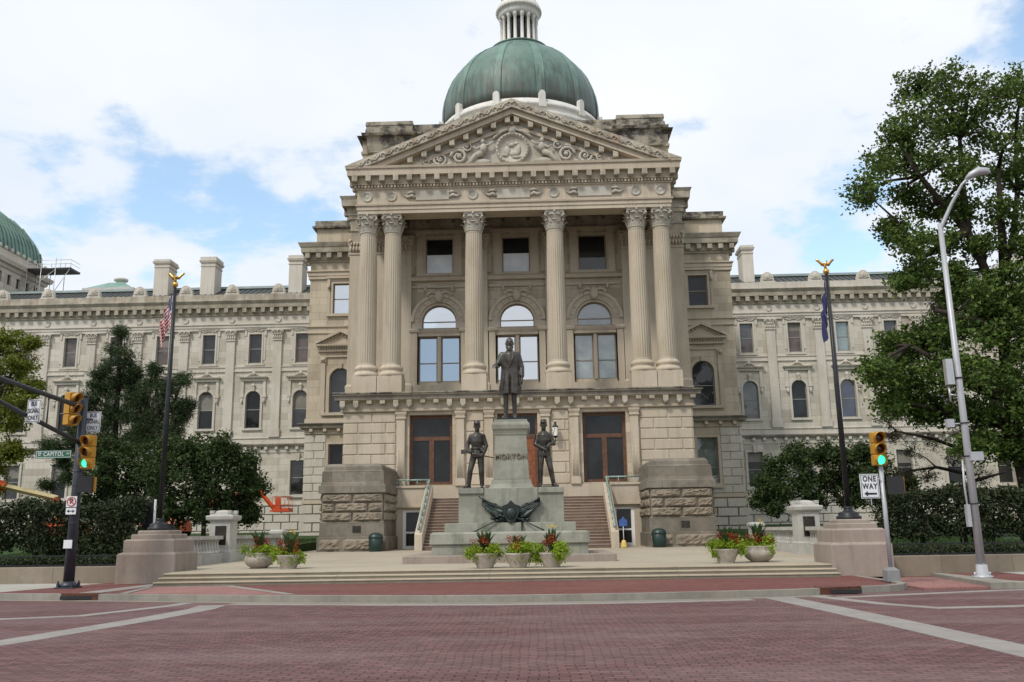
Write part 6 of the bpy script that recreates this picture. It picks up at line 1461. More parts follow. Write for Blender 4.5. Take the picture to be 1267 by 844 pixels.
def panel(parent, name, c, w_, h_, mat, rz=0, lines=(), tmat='sign_black', border=True, ts=.1, bold=.004, space=1.0, sx=1.0):
    mb = MB(); mb.box(-w_/2, w_/2, -.008, .008, -h_/2, h_/2)
    T_ = Matrix.Translation(c) @ Matrix.Rotation(rz, 4, 'Z'); o = mb.xform(T_).build(name, mat, parent)
    if border:
        b = MB(); e = .012; q = .02
        for (x0, x1, z0, z1) in ((-w_/2+q, w_/2-q, h_/2-q-e, h_/2-q), (-w_/2+q, w_/2-q, -h_/2+q, -h_/2+q+e), (-w_/2+q, -w_/2+q+e, -h_/2+q+e, h_/2-q-e), (w_/2-q-e, w_/2-q, -h_/2+q+e, h_/2-q-e)): b.box(x0, x1, -.014, -.009, z0, z1)
        b.xform(T_).build('border', tmat, o)
    n = Matrix.Rotation(rz, 4, 'Z') @ Vector((0, -.012, 0))
    for (s, dz, sz) in lines: text(s, sz, tmat, o, Vector(c)+n+Vector((0, 0, dz)), (R(90), 0, rz), .003, bold=bold, space=space, sx=sx)
    return o
# left: mast arm pole
PX, PY = -12.82, 26.35
o = empty('signal_pole', (PX, PY, .15), 'dark grey traffic signal mast on the left corner, its twin arms reaching over the street', 'signal pole')
mb = MB(); mb.tube([(PX, PY, .2), (PX, PY, 3), (PX, PY, 5.75)], [.155, .135, .115], 20); mb.lathe([(5.74, .125), (5.80, .12), (5.84, .03)], (PX, PY, 0), 16)
for z in (1.25, 1.28, 2.0, 3.1, 3.5): mb.lathe([(z, .15), (z+.02, .152)], (PX, PY, 0), 20)
mb.build('shaft', 'pole_grey', o)
mb = MB(); mb.box(PX-.27, PX+.27, PY-.27, PY+.27, .14, .19)
for sx_ in (-1, 1):
    for sy_ in (-1, 1): mb.lathe([(.19, .045), (.30, .045), (.31, .02), (.36, .02)], (PX+sx_*.2, PY+sy_*.2, 0), 8, False)
mb.lathe([(.19, .24), (.24, .24), (.34, .16)], (PX, PY, 0), 16); mb.build('base_plate', 'pole_grey', o)
mb = MB(); mb.tube([(PX, PY, 5.42), (PX-.08, 22.4, 5.62), (PX-.2, 17, 6.0), (PX-.3, 12, 6.3)], [.075, .065, .055, .05], 10); mb.build('mast_arm', 'pole_grey', o)
mb = MB(); mb.tube([(PX, PY, 4.35), (PX-.08, 22.4, 5.02), (PX-.2, 17, 5.85), (PX-.22, 16, 5.98)], [.065, .06, .055, .05], 10); mb.build('mast_arm', 'pole_grey', o)
mb = MB(); mb.tube([(PX-.05, 24.5, 4.64), (PX-.05, 24.5, 5.5)], .025, 6); mb.tube([(PX-.1, 20, 5.35), (PX-.1, 20, 5.76)], .025, 6); mb.build('strut', 'pole_grey', o)
sighead(None, 'traffic_light', (-12.47, 26.18, 3.57), R(-4), True, 'yellow traffic light lit green, bolted to the dark corner signal mast', 'traffic light', False, .33)
sighead(None, 'traffic_light', (-13.0, 26.0, 4.84), R(68), False, 'yellow traffic light turned side-on, above the arms of the dark signal mast', 'traffic light', False, .33)
for z in (3.75, 4.45): 
    m2 = MB(); m2.tube([(PX, PY, z), (-12.5, 26.25, z)], .022, 6); m2.build('bracket', 'pole_grey', o)
s_ = panel(None, 'lane_sign', (-12.62, 23.38, 4.93), .44, .62, 'sign_white', R(-14), (('BUS', .19, .17), ('SIGNAL', .0, .17), ('ONLY', -.19, .17)), bold=.002, sx=.66); tag(s_, 'white sign reading bus signal only, left of the side-on traffic light', 'sign')
s_ = panel(None, 'lane_sign', (-12.62, 26.6, 5.02), .44, .62, 'sign_white', R(10), (('BUS', .19, .17), ('SIGNAL', .0, .17), ('ONLY', -.19, .17)), bold=.002, sx=.66); tag(s_, 'white sign reading bus signal only, half hidden behind the side-on traffic light', 'sign')
m2 = MB(); m2.tube([(PX, PY, 5.1), (-12.62, 26.62, 5.1)], .02, 6); m2.build('bracket', 'pole_grey', o)
s_ = panel(None, 'street_sign', (-13.52, 26.2, 4.02), 1.08, .235, 'sign_green', 0, (('CAPITOL', 0, .17),), 'sign_white', True, bold=.002, space=1.2, sx=.78); tag(s_, 'green street name sign reading Capitol on the dark mast', 'street sign')
text('300\nW', .075, 'sign_white', s_, (-13.94, 26.18, 4.02), ext=.002, bold=.001); text('AV', .08, 'sign_white', s_, (-13.08, 26.18, 4.03), ext=.002, bold=.001)
# pedestrian signal box
def pedbox(c, rz, label):
    mb = MB(); mb.mold(-.19, .19, -.08, .08, [(-.24, -.02), (-.22, 0), (.20, 0), (.22, -.02)], 1); mb.box(.19, .22, -.1, .1, -.22, .2); T_ = Matrix.Translation(c) @ Matrix.Rotation(rz, 4, 'Z')
    o2 = mb.xform(T_).build('pedestrian_signal', 'signal_yellow', None); tag(o2, label, 'pedestrian signal')
    m3 = MB(); m3.box(-.215, .185, -.24, -.081, -.245, .225); m3.xform(T_).build('hood', 'signal_dark', o2)
    return o2
pedbox((-12.40, 26.15, 3.12), R(12), 'black hooded pedestrian signal under the lit light on the dark mast')
s_ = panel(None, 'parking_sign', (-12.84, 26.17, 2.62), .31, .31, 'sign_white', 0, (('P', 0, .2),), 'sign_black', False, bold=.006); tag(s_, 'white no parking sign with red ring on the dark mast', 'sign')
m2 = MB(); st_ = 0; m2.lathe([(0, .135), (.004, .135), (.004, .112), (0, .112)], (0, 0, 0), 32, True, False); m2.xform(Matrix.Translation((-12.84, 26.150, 2.62)) @ Matrix.Rotation(R(90), 4, 'X')); m2.build('red_ring', 'sign_red', s_)
m2 = MB(); m2.hexa([(-12.95, 26.144, 2.70), (-12.93, 26.144, 2.72), (-12.93, 26.148, 2.72), (-12.95, 26.148, 2.70), (-12.75, 26.144, 2.52), (-12.73, 26.144, 2.54), (-12.73, 26.148, 2.54), (-12.75, 26.148, 2.52)]); m2.build('slash', 'sign_red', s_)
m2 = MB(); m2.box(-12.99, -12.69, 26.165, 26.18, 2.25, 2.44); q = m2.build('lower_panel', 'sign_white', s_)
m2 = MB()
for s in (-1, 1): m2.prism([(-12.84+s*.05, 2.31), (-12.84+s*.09, 2.37 if s < 0 else 2.25)] if False else [(-12.84+s*.12, 2.345), (-12.84+s*.05, 2.39), (-12.84+s*.05, 2.30)][::(1 if s > 0 else -1)][::-1], 26.158, 26.164)
m2.box(-12.9, -12.78, 26.158, 26.164, 2.335, 2.355); m2.build('arrows', 'sign_black', s_)
m2 = MB(); m2.box(-12.97, -12.72, 26.16, 26.175, 1.28, 1.52); tag(m2.build('small_notice', 'sign_white', None), 'small white notice fixed low on the dark signal mast', 'notice')
# right: short signal post
QX, QY = 10.08, 24.35
o = empty('signal_post', (QX, QY, .15), 'slim galvanised signal post with a square foot near the right kerb corner', 'signal post')
mb = MB(); mb.mold(QX-.17, QX+.17, QY-.17, QY+.17, [(.14, .0), (.42, -.01), (.5, -.09)], 1); mb.build('foot', 'foot_grey', o); mb = MB(); mb.tube([(QX, QY, .45), (QX, QY, 3.2)], .057, 14); mb.build('shaft', 'galv', o)
sighead(None, 'traffic_light', (QX-.02, QY, 3.14), R(-2), True, 'yellow traffic light lit green, on top of the slim galvanised post', 'traffic light', False, .30)
s_ = panel(None, 'one_way_sign', (9.70, 24.24, 2.60), .50, .64, 'sign_white', R(3), (('ONE', .185, .20), ('WAY', -.01, .20)), 'sign_black', True, bold=.005, space=1.15, sx=.80); tag(s_, 'white one way sign with a black arrow pointing left, on the slim post', 'sign')
m2 = MB(); m2.prism([(-.17, -.2), (-.07, -.27), (-.07, -.225), (.17, -.225), (.17, -.175), (-.07, -.175), (-.07, -.13)][::1], -.014, -.009); m2.xform(Matrix.Translation((9.70, 24.24, 2.60)) @ Matrix.Rotation(R(3), 4, 'Z')); m2.build('arrow', 'sign_black', s_)
m2 = MB(); m2.box(9.46, 10.02, 24.25, 24.28, 2.78, 2.81); m2.box(9.7, 9.72, 24.25, 24.27, 2.1, 2.79); m2.build('bracket', 'galv', o)
pedbox((10.42, 24.35, 2.62), R(-14), 'black hooded pedestrian signal beside the slim galvanised post')
# lamp standard
LX, LY = 12.83, 25.2
o = empty('street_lamp', (LX, LY, .15), 'tall silver street lamp with a single curved arm at the right', 'street lamp')
mb = MB(); mb.tube([(LX, LY, .2), (LX, LY, 5), (LX, LY, 10.2)], [.11, .09, .068], 20); mb.build('shaft', 'galv', o)
mb = MB(); mb.lathe([(.14, .26), (.2, .26), (.22, .16), (.5, .14)], (LX, LY, 0), 16)
for sx_ in (-1, 1): mb.lathe([(.2, .03), (.3, .03)], (LX+sx_*.2, LY, 0), 8)
mb.build('base_plate', 'galv', o)
mb = MB(); mb.tube([(LX, LY, 10.0), (LX+.05, LY, 10.15), (LX+.32, LY-.2, 10.75), (LX+.58, LY-.4, 11.25), (LX+.78, LY-.5, 11.45)], [.07, .06, .05, .042, .04], 10); mb.build('arm', 'galv', o)
mb = MB(); mb.tube([(LX+.68, LY-.45, 11.38), (LX+.82, LY-.5, 11.49), (LX+1.02, LY-.55, 11.58), (LX+1.22, LY-.6, 11.56), (LX+1.32, LY-.62, 11.50)], [.05, .10, .13, .11, .03], 12); mb.build('lamp_head', 'galv', o)
mb = MB(); mb.box(LX-.02, LX+.32, LY-.22, LY-.1, 3.28, 3.52); mb.build('control_box', 'galv', o); mb = MB(); mb.box(LX-.5, LX-.3, LY-.08, LY+.06, 4.22, 4.45); mb.tube([(LX-.3, LY, 4.32), (LX, LY, 4.32)], .02, 6); mb.build('control_box', 'galv', o)
for z in (3.4, 4.32, 2.1, 5.6):
    m2 = MB(); m2.lathe([(z, .125), (z+.03, .125)], (LX, LY, 0), 18); m2.build('strap', 'dark_iron', o)
mb = MB(); mb.box(LX-.37, LX-.17, LY-.12, LY+.06, 5.42, 6.15); mb.tube([(LX-.3, LY, 4.95), (LX-.3, LY, 5.42)], .03, 6); mb.tube([(LX-.3, LY, 5.15), (LX, LY, 5.1)], .02, 6); mb.build('antenna_box', 'alu', o)
mb = MB(); mb.tube([(LX-.17, LY, 3.3), (LX-.2, LY, 2.6), (LX-.17, LY, 1.6)], .03, 6); mb.box(LX-.24, LX-.14, LY-.07, LY+.07, 1.5, 2.1); mb.build('conduit', 'galv', o)
# litter bins by the stair pedestals
for (x, lb) in ((-7.93+.0, 'dark green lidded litter bin against the left stair pedestal'), (7.25, 'dark green lidded litter bin against the right stair pedestal')):
    o = empty('litter_bin', (x, 48.8, .58), lb, 'bin', 'litter bins at the stair pedestals')
    mb = MB(); mb.lathe([(.56, .33), (.60, .36), (1.28, .38), (1.30, .36)], (x, 48.8, 0), 20); mb.build('bin_body', 'can_green', o)
    for k in range(20): pass
    mb = MB(); mb.lathe([(1.29, .40), (1.34, .40), (1.48, .34), (1.56, .20), (1.58, .02)], (x, 48.8, 0), 20); mb.build('lid', 'can_green', o)
# blue directional board on a yellow stand by the right basement door
o = empty('stand_sign', (5.35, 48.6, .58), 'small blue board on a yellow weighted stand by the right basement door', 'stand sign')
mb = MB(); mb.lathe([(.58, .19), (.66, .18), (.84, .13), (.98, .10), (1.0, .03)], (5.35, 48.6, 0), 14); mb.build('stand', 'cone_yellow', o)
mb = MB(); mb.tube([(5.35, 48.6, .9), (5.35, 48.6, 2.2)], .02, 6); mb.build('post', 'white_paint', o)
mb = MB(); mb.box(5.14, 5.56, 48.56, 48.58, 1.72, 2.05); mb.prism([(5.2, 2.05), (5.5, 2.05), (5.35, 2.2)], 48.56, 48.58); mb.build('board', 'sign_blue', o)
# historical marker behind the left hedge
o = empty('marker_board', (-11.9, 31.6, .6), 'dark marker board with a pale edge beside the left flagpole', 'marker')
bpy.data.objects.remove(o)
mb = MB(); mb.box(-13.55, -13.15, 32.6, 32.68, 1.7, 2.75); mb.prism([(-13.55, 2.75), (-13.15, 2.75), (-13.35, 2.9)], 32.6, 32.68)
o = mb.build('marker_board', 'dark_iron', None); tag(o, 'dark marker board with a pale edge beside the left flagpole', 'marker')
m2 = MB(); m2.box(-13.145, -13.10, 32.59, 32.69, 1.65, 2.9); m2.build('edge', 'white_paint', o); m2 = MB(); m2.tube([(-13.35, 32.64, .6), (-13.35, 32.64, 1.7)], .04, 8); m2.build('post', 'dark_iron', o)
# ------------------------------------------------------------------ boom lifts and scaffold
o = empty('boom_lift', (-28.5, 72, 1.4), 'orange boom lift parked behind the dark trees left of the portico', 'boom lift')
mb = MB(); mb.mold(-30.8, -27.4, 71, 73.2, [(1.9, 0), (2.5, 0), (2.9, -.25)], 1); mb.box(-30.1, -28.7, 71.2, 73, 2.85, 3.3); mb.build('chassis', 'lift_orange', o)
for (x, y) in ((-30.3, 70.95), (-28.0, 70.95), (-30.3, 73.2), (-28.0, 73.2)):
    m2 = MB(); st_ = 0; m2.lathe([(-.18, .1), (-.18, .5), (-.12, .55), (.12, .55), (.18, .5), (.18, .1)], (0, 0, 0), 20); m2.xform(Matrix.Translation((x, y, 1.95)) @ Matrix.Rotation(R(90), 4, 'X')); m2.build('wheel', 'rubber', o)
mb = MB()
def beam(mb, a, b, w_): a, b = Vector(a), Vector(b); mb.tube([a, b], w_*.7, 4, False)
beam(mb, (-28.5, 72, 3.1), (-21.9, 72, 5.15), .34); mb.build('boom', 'lift_orange', o)
mb = MB(); beam(mb, (-22.4, 71.6, 5.25), (-21.4, 71.6, 5.1), .22); beam(mb, (-21.6, 71.6, 5.15), (-20.2, 71.6, 3.5), .24); beam(mb, (-21.5, 71.9, 4.9), (-20.0, 71.9, 3.45), .08); mb.build('jib', 'lift_orange', o)
mb = MB(); x0, x1, y0, y1, z0, z1 = -20.3, -19.0, 71.3, 72.5, 3.3, 4.5
mb.box(x0, x1, y0, y1, z0, z0+.30); mb.box(x0+.2, x0+.6, y0, y0+.3, z0+.3, z0+1.1); mb.box(x0-.2, x1+.05, y0-.02, y0+.06, z0+.02, z0+.14)
for x in (x0, (x0+x1)/2, x1):
    for y in (y0, y1): mb.tube([(x, y, z0), (x, y, z1)], .022, 6)
for z in (z0+.55, z1):
    mb.tube([(x0, y0, z), (x1, y0, z), (x1, y1, z), (x0, y1, z), (x0, y0, z)], .022, 6)
mb.build('basket', 'lift_orange', o)
o = empty('boom_lift', (-35.5, 60, 1.3), 'tan and orange lift arm reaching in at the far left behind the hedge', 'boom lift')
mb = MB(); beam(mb, (-36.6, 60, 5.35), (-35.2, 60, 5.0), .5); mb.build('arm_head', 'lift_orange', o)
mb = MB(); beam(mb, (-35.2, 60, 5.0), (-31.6, 60, 4.15), .30); mb.build('boom', 'lift_tan', o)
mb = MB(); mb.box(-32.6, -29.6, 59, 61, 1.7, 2.6); beam(mb, (-31.7, 60, 4.2), (-31.2, 60, 2.4), .4); mb.build('chassis', 'lift_orange', o)
for x in (-32.2, -30):
    m2 = MB(); m2.lathe([(-.18, .1), (-.18, .5), (-.12, .55), (.12, .55), (.18, .5), (.18, .1)], (0, 0, 0), 20); m2.xform(Matrix.Translation((x, 58.95, 1.75)) @ Matrix.Rotation(R(90), 4, 'X')); m2.build('wheel', 'rubber', o)
o = empty('scaffolding', (-61, 106, 28), 'grey tube scaffolding with dark decks climbing the far left rooftop corner', 'scaffolding')
xs_ = [-66, -64, -62.2, -60.4, -58.6]; y0, y1 = 104.6, 106.8
mb = MB()
for x in (-62.2, -60.4, -58.6):
    for y in (y0, y1): mb.tube([(x, y, 27.5), (x, y, 35.7)], .05, 6)
for y in (y0, y1):
    mb.tube([(-62.2, y, 31.2), (-58.4, y, 31.2)], .04, 6); mb.tube([(-62.2, y, 34.4), (-56.6, y, 34.4)], .04, 6)
mb.build('tube_frame', 'alu', o)
mb = MB(); mb.box(-62.4, -58.4, y0, y1, 31.0, 31.15); mb.box(-62.3, -56.6, y0, y1, 34.1, 34.35); mb.build('deck', 'dark_iron', o)
mb = MB(); mb.tube([(-62.2, y0, 28), (-60.4, y0, 31)], .035, 6); mb.tube([(-60.4, y0, 28), (-58.6, y0, 31)], .035, 6); mb.tube([(-62.2, y0, 31.2), (-58.6, y0, 34.2)], .035, 6); mb.tube([(-58.6, y0, 31.2), (-56.8, y0, 34.2)], .035, 6); mb.build('brace', 'alu', o)
mb = MB()
for z in (34.9, 35.4): mb.tube([(-62.2, y0, z), (-56.7, y0, z), (-56.7, y1, z)], .03, 6)
for x in (-58.0, -56.7): mb.tube([(x, y0, 34.3), (x, y0, 35.5)], .03, 6)
mb.build('guard_rail', 'alu', o)

# ------------------------------------------------------------------ trees and hedges
def tree(name, base, trunk, limbs, clusters, leafmat, lsize, per, twigs, label, cat='tree', group=None, depth=1.0, rad=.3, spread=.20, fill=1.0, seed=1, aspect=.6, droop=None):
    rg = np.random.default_rng(seed); rnd = random.Random(seed)
    o = empty(name, base, label, cat, group); mb = MB()
    mb.tube(trunk, [rad*(1-.55*i/max(1, len(trunk)-1)) for i in range(len(trunk))], 12)
    mb.tube([Vector(trunk[0])+Vector((0, 0, -.3)), Vector(trunk[0])+Vector((0, 0, .1)), Vector(trunk[0]).lerp(Vector(trunk[1]), .15)], [rad*1.5, rad*1.25, rad*.95], 12)
    nodes = [Vector(p) for p in trunk[len(trunk)//3:]]
    for l in limbs:
        mb.tube(l, [rad*.55*(1-.6*i/max(1, len(l)-1)) for i in range(len(l))], 8); nodes += [Vector(p) for p in l]
    P = []
    for (x, y, z, r_) in clusters:
        c = Vector((x, y, z))
        # nearest node below the cluster feeds it
        nb = min(nodes, key=lambda n_: (n_-c).length+(.8*max(0, n_.z-c.z)))
        mid = nb.lerp(c, .5)+Vector((rnd.uniform(-.25, .25), rnd.uniform(-.25, .25), .12*(nb-c).length*.5))
        mb.tube([nb, mid, c], [max(.03, rad*.22), max(.022, rad*.15), .02], 6)
        for t in range(twigs):
            d = rg.normal(size=3); d /= np.linalg.norm(d); q = r_*rg.uniform(.35, 1.25)
            e = np.array(c)+d*q*(1, 1, .85)
            if t < 6: mb.tube([c, Vector(e)], [.02, .008], 4)
            n_ = int(per*rg.uniform(.6, 1.4)); P.append(e+rg.normal(size=(n_, 3))*spread*rg.uniform(.7, 1.2)*(1, 1, .75))
    mb.build('trunk', 'trunk', o)
    leaves('crown', np.concatenate(P), lsize, leafmat, o, .25, droop, aspect)
    return o
def spread3(cl, y, dy, seed, copies=1):
    r_ = random.Random(seed); out = []
    for (x, z, rr) in cl:
        for k in range(copies): yy = y+r_.uniform(-dy, dy)*(.5 if k == 0 else 1); f = yy/y; out.append((.9+(x-.9)*f, yy, 1.6+(z-1.6)*f, rr*(1 if k == 0 else 1.1)))
    return out
oak_up = [(18.4,18.9,.76),(19.6,20.3,.85),(20.5,22.3,1.03),(21.9,24.7,1.12),(23.2,24.9,1.12),(24.6,24.3,1.11),(26.1,24.1,1.11),(27.5,24.5,1.11),(28.3,23.0,1.28),(21.9,22.8,1.11),(23.3,22.5,1.2),(25.0,22.0,1.19),(26.7,21.7,1.19),(21.0,20.7,1.02),(22.4,20.2,1.1),(24.1,19.9,1.01),(26.0,19.6,1.18),(27.5,19.8,1.17),(20.6,18.7,.76),(21.8,17.9,.92),(23.4,17.7,.83),(25.5,17.4,1.0),(19.9,16.7,.75),(20.7,16.0,.83),(22.2,15.9,.66),(24.0,15.7,.74),(26.2,15.8,.91),(21.0,14.4,.83),(20.1,14.0,.49),(22.6,14.2,.57),(28.0,17.6,1.24),(27.6,14.5,1.23),(23.6,13.2,.8),(25.0,13.8,.9),(26.4,12.8,1.0),(22.4,12.9,.6),(25.4,12.3,.9),(27.4,12.2,1.1)]
oak_low = [(18.9,10.2,.89),(20.1,10.6,.98),(21.6,11.2,.97),(23.2,11.2,1.05),(25.1,11.1,1.14),(18.1,9.0,.73),(19.3,8.7,.96),(21.0,9.1,1.05),(22.8,9.1,1.12),(24.6,8.8,1.12),(18.6,7.5,.65),(20.2,7.3,.88),(21.9,7.0,.96),(23.9,6.6,1.03),(25.2,7.4,.79),(26.5,9.8,1.2),(22.4,5.4,.79),(24.3,5.0,.71),(23.8,12.4,.66),(26.0,5.8,1.02)]
Y0 = 45
tree('shade_tree', (25.2, 45, .8), [(25.2, 45, .8), (24.9, 45, 3.4), (24.7, 45, 5.8), (24.6, 45, 8.6), (24.7, 45, 11.1), (24.6, 45, 13.0)],
     [[(24.6, 45, 12.6), (24.1, 44.8, 14.4), (23.3, 44.5, 16.4), (22.2, 44.5, 17.9), (21.1, 44.2, 19.3), (20.2, 44, 21)], [(24.6, 45, 12.8), (25.3, 45.2, 14.5), (26.2, 45.6, 16.3), (27, 46, 19), (27.3, 46, 22)], [(23.3, 44.5, 16.4), (23.6, 45, 19), (24.0, 45.4, 22)], [(24.6, 45, 7.6), (22.6, 44.5, 8.2), (21.3, 44, 9.2), (19.3, 43.5, 10.2)], [(24.6, 45, 6.2), (22.8, 44.6, 6.6), (21.0, 44.3, 6.9)], [(24.7, 45, 9.5), (26, 45.5, 11), (27.5, 46, 13.5)], [(23.3, 44.5, 16.4), (21.8, 44.3, 15.4), (20.5, 44, 14.8)], [(22.6, 44.5, 8.2), (21.8, 44.2, 9.6), (21.5, 44, 10.8)], [(25.3, 45.2, 14.5), (25.4, 45, 17.5), (25.6, 45, 20)]],
     spread3(oak_up, 45, 2.6, 4, 2)+spread3(oak_low, 44.5, 2.4, 5, 3), 'leaf_oak', .21, 25, 23, 'very tall spreading green shade tree with dark limbs behind the silver lamp', 'tree', None, seed=11, rad=.46, spread=.24)
# dead snapped limb of that tree with bare twigs, and rusty sprays under the crown
shade = bpy.data.objects['shade_tree']
mb = MB(); mb.tube([(24.6, 45, 10.6), (22.9, 43.6, 11.35), (21.7, 43, 11.45), (21.0, 42.7, 11.6), (20.3, 42.6, 11.75)], [.2, .17, .15, .13, .11], 8)
for k in range(12):
    r_ = random.Random(k); a = r_.uniform(1.6, 4.6); p = Vector((20.25+.10*(k % 6), 42.6, 11.76)); q = p+Vector((math.cos(a)*.35, r_.uniform(-.15, .15), math.sin(a)*.3+.15)); mb.tube([p, p.lerp(q, .5)+Vector((-.05, 0, .06)), q, q+Vector((-.14, 0, -.12)), q+Vector((-.22, 0, -.3))], [.035, .025, .016, .01, .006], 5)
mb.build('broken_limb', 'trunk', shade)
sp = [(20.6,6.4,.53),(21.6,5.5,.61),(22.8,6.1,.62),(23.8,5.0,.62),(21.1,4.4,.52),(22.3,4.1,.52),(24.4,6.3,.62),(25.0,4.1,.61),(20.2,7.3,.54)]
tree('pine_tree', (24.6, 50, 1.0), [(24.6, 50, 1.0), (24.6, 50, 4.5), (24.4, 50, 8)], [[(24.6, 50, 4.2), (22.6, 49.6, 4.6), (20.9, 49.4, 4.4)], [(24.5, 50, 5.5), (22.6, 49.8, 6.2), (20.6, 49.5, 6.6)], [(24.5, 50, 3.8), (26.5, 50, 4.3)]],
     spread3(sp, 50, .8, 6), 'leaf_rust', .17, 34, 18, 'thin pine with drooping rusty sprays beneath the tall shade tree', 'tree', seed=21, rad=.22, spread=.14, aspect=.2)
pineA = [(-26.2,14.6,.37),(-26.3,13.6,.6),(-25.6,12.8,.65),(-26.8,12.3,.6),(-25.9,11.5,.95),(-24.8,10.9,.7),(-27.5,11.0,.7),(-26.3,9.9,1.1),(-25.0,9.4,.85),(-27.6,9.4,.7),(-25.7,8.3,1.15),(-27.0,7.9,.85)]
pineAl = [(-29.5,7.1,.55),(-30.3,7.4,.35),(-28.5,7.4,.55),(-28.8,5.3,.45),(-30.1,4.8,.3),(-28.1,6.1,.5),(-24.5,7.2,.8),(-26.0,6.6,.9),(-29.2,6.2,.35),(-24.2,9.4,.75),(-23.9,8.4,.8),(-28.4,8.6,.6),(-24.6,8.0,.9),(-27.9,7.4,.7),(-26.9,10.9,.7),(-25.1,12.0,.5),(-27.3,11.9,.4),(-25.2,10.2,.8),(-24.2,7.6,.8),(-27.9,10.2,.6),(-28.2,9.4,.5),(-26.6,9.0,.8),(-25.4,11.5,.6),(-28.9,8.0,.5)]
pineB = [(-22.9,11.7,.35),(-22.9,10.8,.6),(-21.9,10.6,.6),(-21.1,11.1,.4),(-22.3,9.6,.85),(-21.2,9.3,.55),(-23.3,8.6,.8),(-21.5,8.1,.65),(-22.4,7.3,.65),(-21.0,8.7,.5),(-23.6,10.0,.5),(-20.6,9.4,.4),(-21.6,7.4,.6),(-23.4,7.3,.6)]
tree('pine_tree', (-26.0, 56, 1.2), [(-26.0, 56, 1.2), (-26.0, 56, 6), (-26.1, 56, 10.5), (-26.2, 56, 14.8)], [[(-26.1, 56, 9), (-24.9, 56, 10.4)], [(-26.1, 56, 9), (-27.6, 56, 10.6)], [(-26, 56, 6.5), (-28.2, 56, 7.3), (-30.2, 56, 7.4)], [(-26, 56, 5), (-28.2, 56, 5.6), (-30.1, 56, 4.9)]],
     spread3(pineA+pineAl, 56, 1.1, 8, 2), 'leaf_needle', .24, 55, 15, 'tall pointed dark green pine behind the left traffic signals', 'tree', 'pines before the left wing', seed=31, rad=.24, spread=.19, aspect=.15)
tree('pine_tree', (-22.2, 54, 1.2), [(-22.2, 54, 1.2), (-22.3, 54, 5.5), (-22.5, 54, 9), (-22.9, 54, 11.8)], [[(-22.4, 54, 8.5), (-21.5, 54, 9.8), (-21.1, 54, 11)], [(-22.3, 54, 7), (-23.3, 54, 8.6)]],
     spread3(pineB, 54, .9, 9, 2), 'leaf_needle', .24, 55, 15, 'shorter round-shouldered pine just left of the left flagpole', 'tree', 'pines before the left wing', seed=32, rad=.2, spread=.19, aspect=.15)
decA = [(-24.6,6.5,.97),(-23.2,6.2,1.06),(-25.0,5.0,.97),(-23.5,4.5,1.25),(-21.9,5.0,1.15),(-25.1,3.4,.86),(-23.4,2.9,.95),(-21.5,3.1,.95)]
decB = [(-18.5,5.9,.87),(-17.2,5.9,.96),(-15.9,5.9,.87),(-14.8,5.2,.78),(-19.1,4.7,1.04),(-17.3,4.4,1.21),(-15.6,4.2,1.12),(-14.2,4.1,.77),(-18.5,3.0,.95),(-16.8,3.1,.94),(-15.1,2.9,.86),(-14.3,2.7,.43)]
tree('garden_tree', (-23.4, 52, 1.0), [(-23.4, 52, 1.0), (-23.4, 52, 2.6), (-23.3, 52, 4.6)], [[(-23.4, 52, 2.8), (-24.8, 51.6, 4.8)], [(-23.4, 52, 3), (-22, 51.6, 4.8)]], spread3(decA, 52, 1.4, 12, 2), 'leaf_dark', .17, 42, 30, 'low dense dark green tree behind the left signal mast', 'tree', 'dense low trees on the lawn', seed=41, rad=.16, spread=.19)
tree('garden_tree', (-16.65, 47, .9), [(-16.65, 47, .9), (-16.65, 47, 2.2), (-16.7, 47, 4.2)], [[(-16.65, 47, 2.2), (-18.4, 46.6, 4.2)], [(-16.65, 47, 2.3), (-15.0, 46.6, 4.2)], [(-16.65, 47, 2.2), (-14.3, 46.6, 3.4)]], spread3(decB, 47, 1.4, 13, 2), 'leaf_dark', .17, 42, 30, 'broad dark green tree between the left flagpole and the portico', 'tree', 'dense low trees on the lawn', seed=42, rad=.15, spread=.19)
shR = [(13.3,3.8,.55),(14.0,4.7,.65),(15.2,5.3,.7),(16.5,5.5,.7),(17.8,5.3,.65),(14.1,3.4,.7),(15.5,3.8,.9),(17.1,4.0,.9),(18.4,4.2,.7),(13.0,3.0,.4),(16.1,3.0,.55),(17.8,3.1,.6),(13.8,2.5,.3)]
tree('garden_tree', (15.1, 50, 1.0), [(15.1, 50, 1.0), (15.2, 50, 2.0), (15.7, 50, 3.8)], [[(15.1, 50, 1.8), (14.2, 49.8, 3.4)], [(15.2, 50, 2), (17, 49.8, 3.8)], [(15.2, 50, 2), (17.6, 49.8, 3.2)]], spread3(shR, 50, 1.2, 14, 1)+spread3(shR[1:9], 50, 1.6, 15, 1), 'leaf_dark', .16, 40, 28, 'low spreading tree behind the right stone pier', 'tree', 'dense low trees on the lawn', seed=43, rad=.12, spread=.19)
sh2 = [(21.6,5.2,.79),(22.2,4.0,.89),(20.9,6.0,.59),(23.4,4.0,.68),(21.1,3.5,.79),(22.4,3.0,.8)]
tree('garden_tree', (22, 56, 1.0), [(22, 56, 1.0), (22, 56, 2.4), (21.9, 56, 4.0)], [[(22, 56, 2.4), (23.2, 56, 3.9)], [(22, 56, 2.6), (21, 56, 5)]], spread3(sh2, 56, 1.0, 16, 2), 'leaf_dark', .17, 40, 26, 'rounded dark bushy tree behind the one way sign', 'tree', 'dense low trees on the lawn', seed=44, rad=.14, spread=.2)
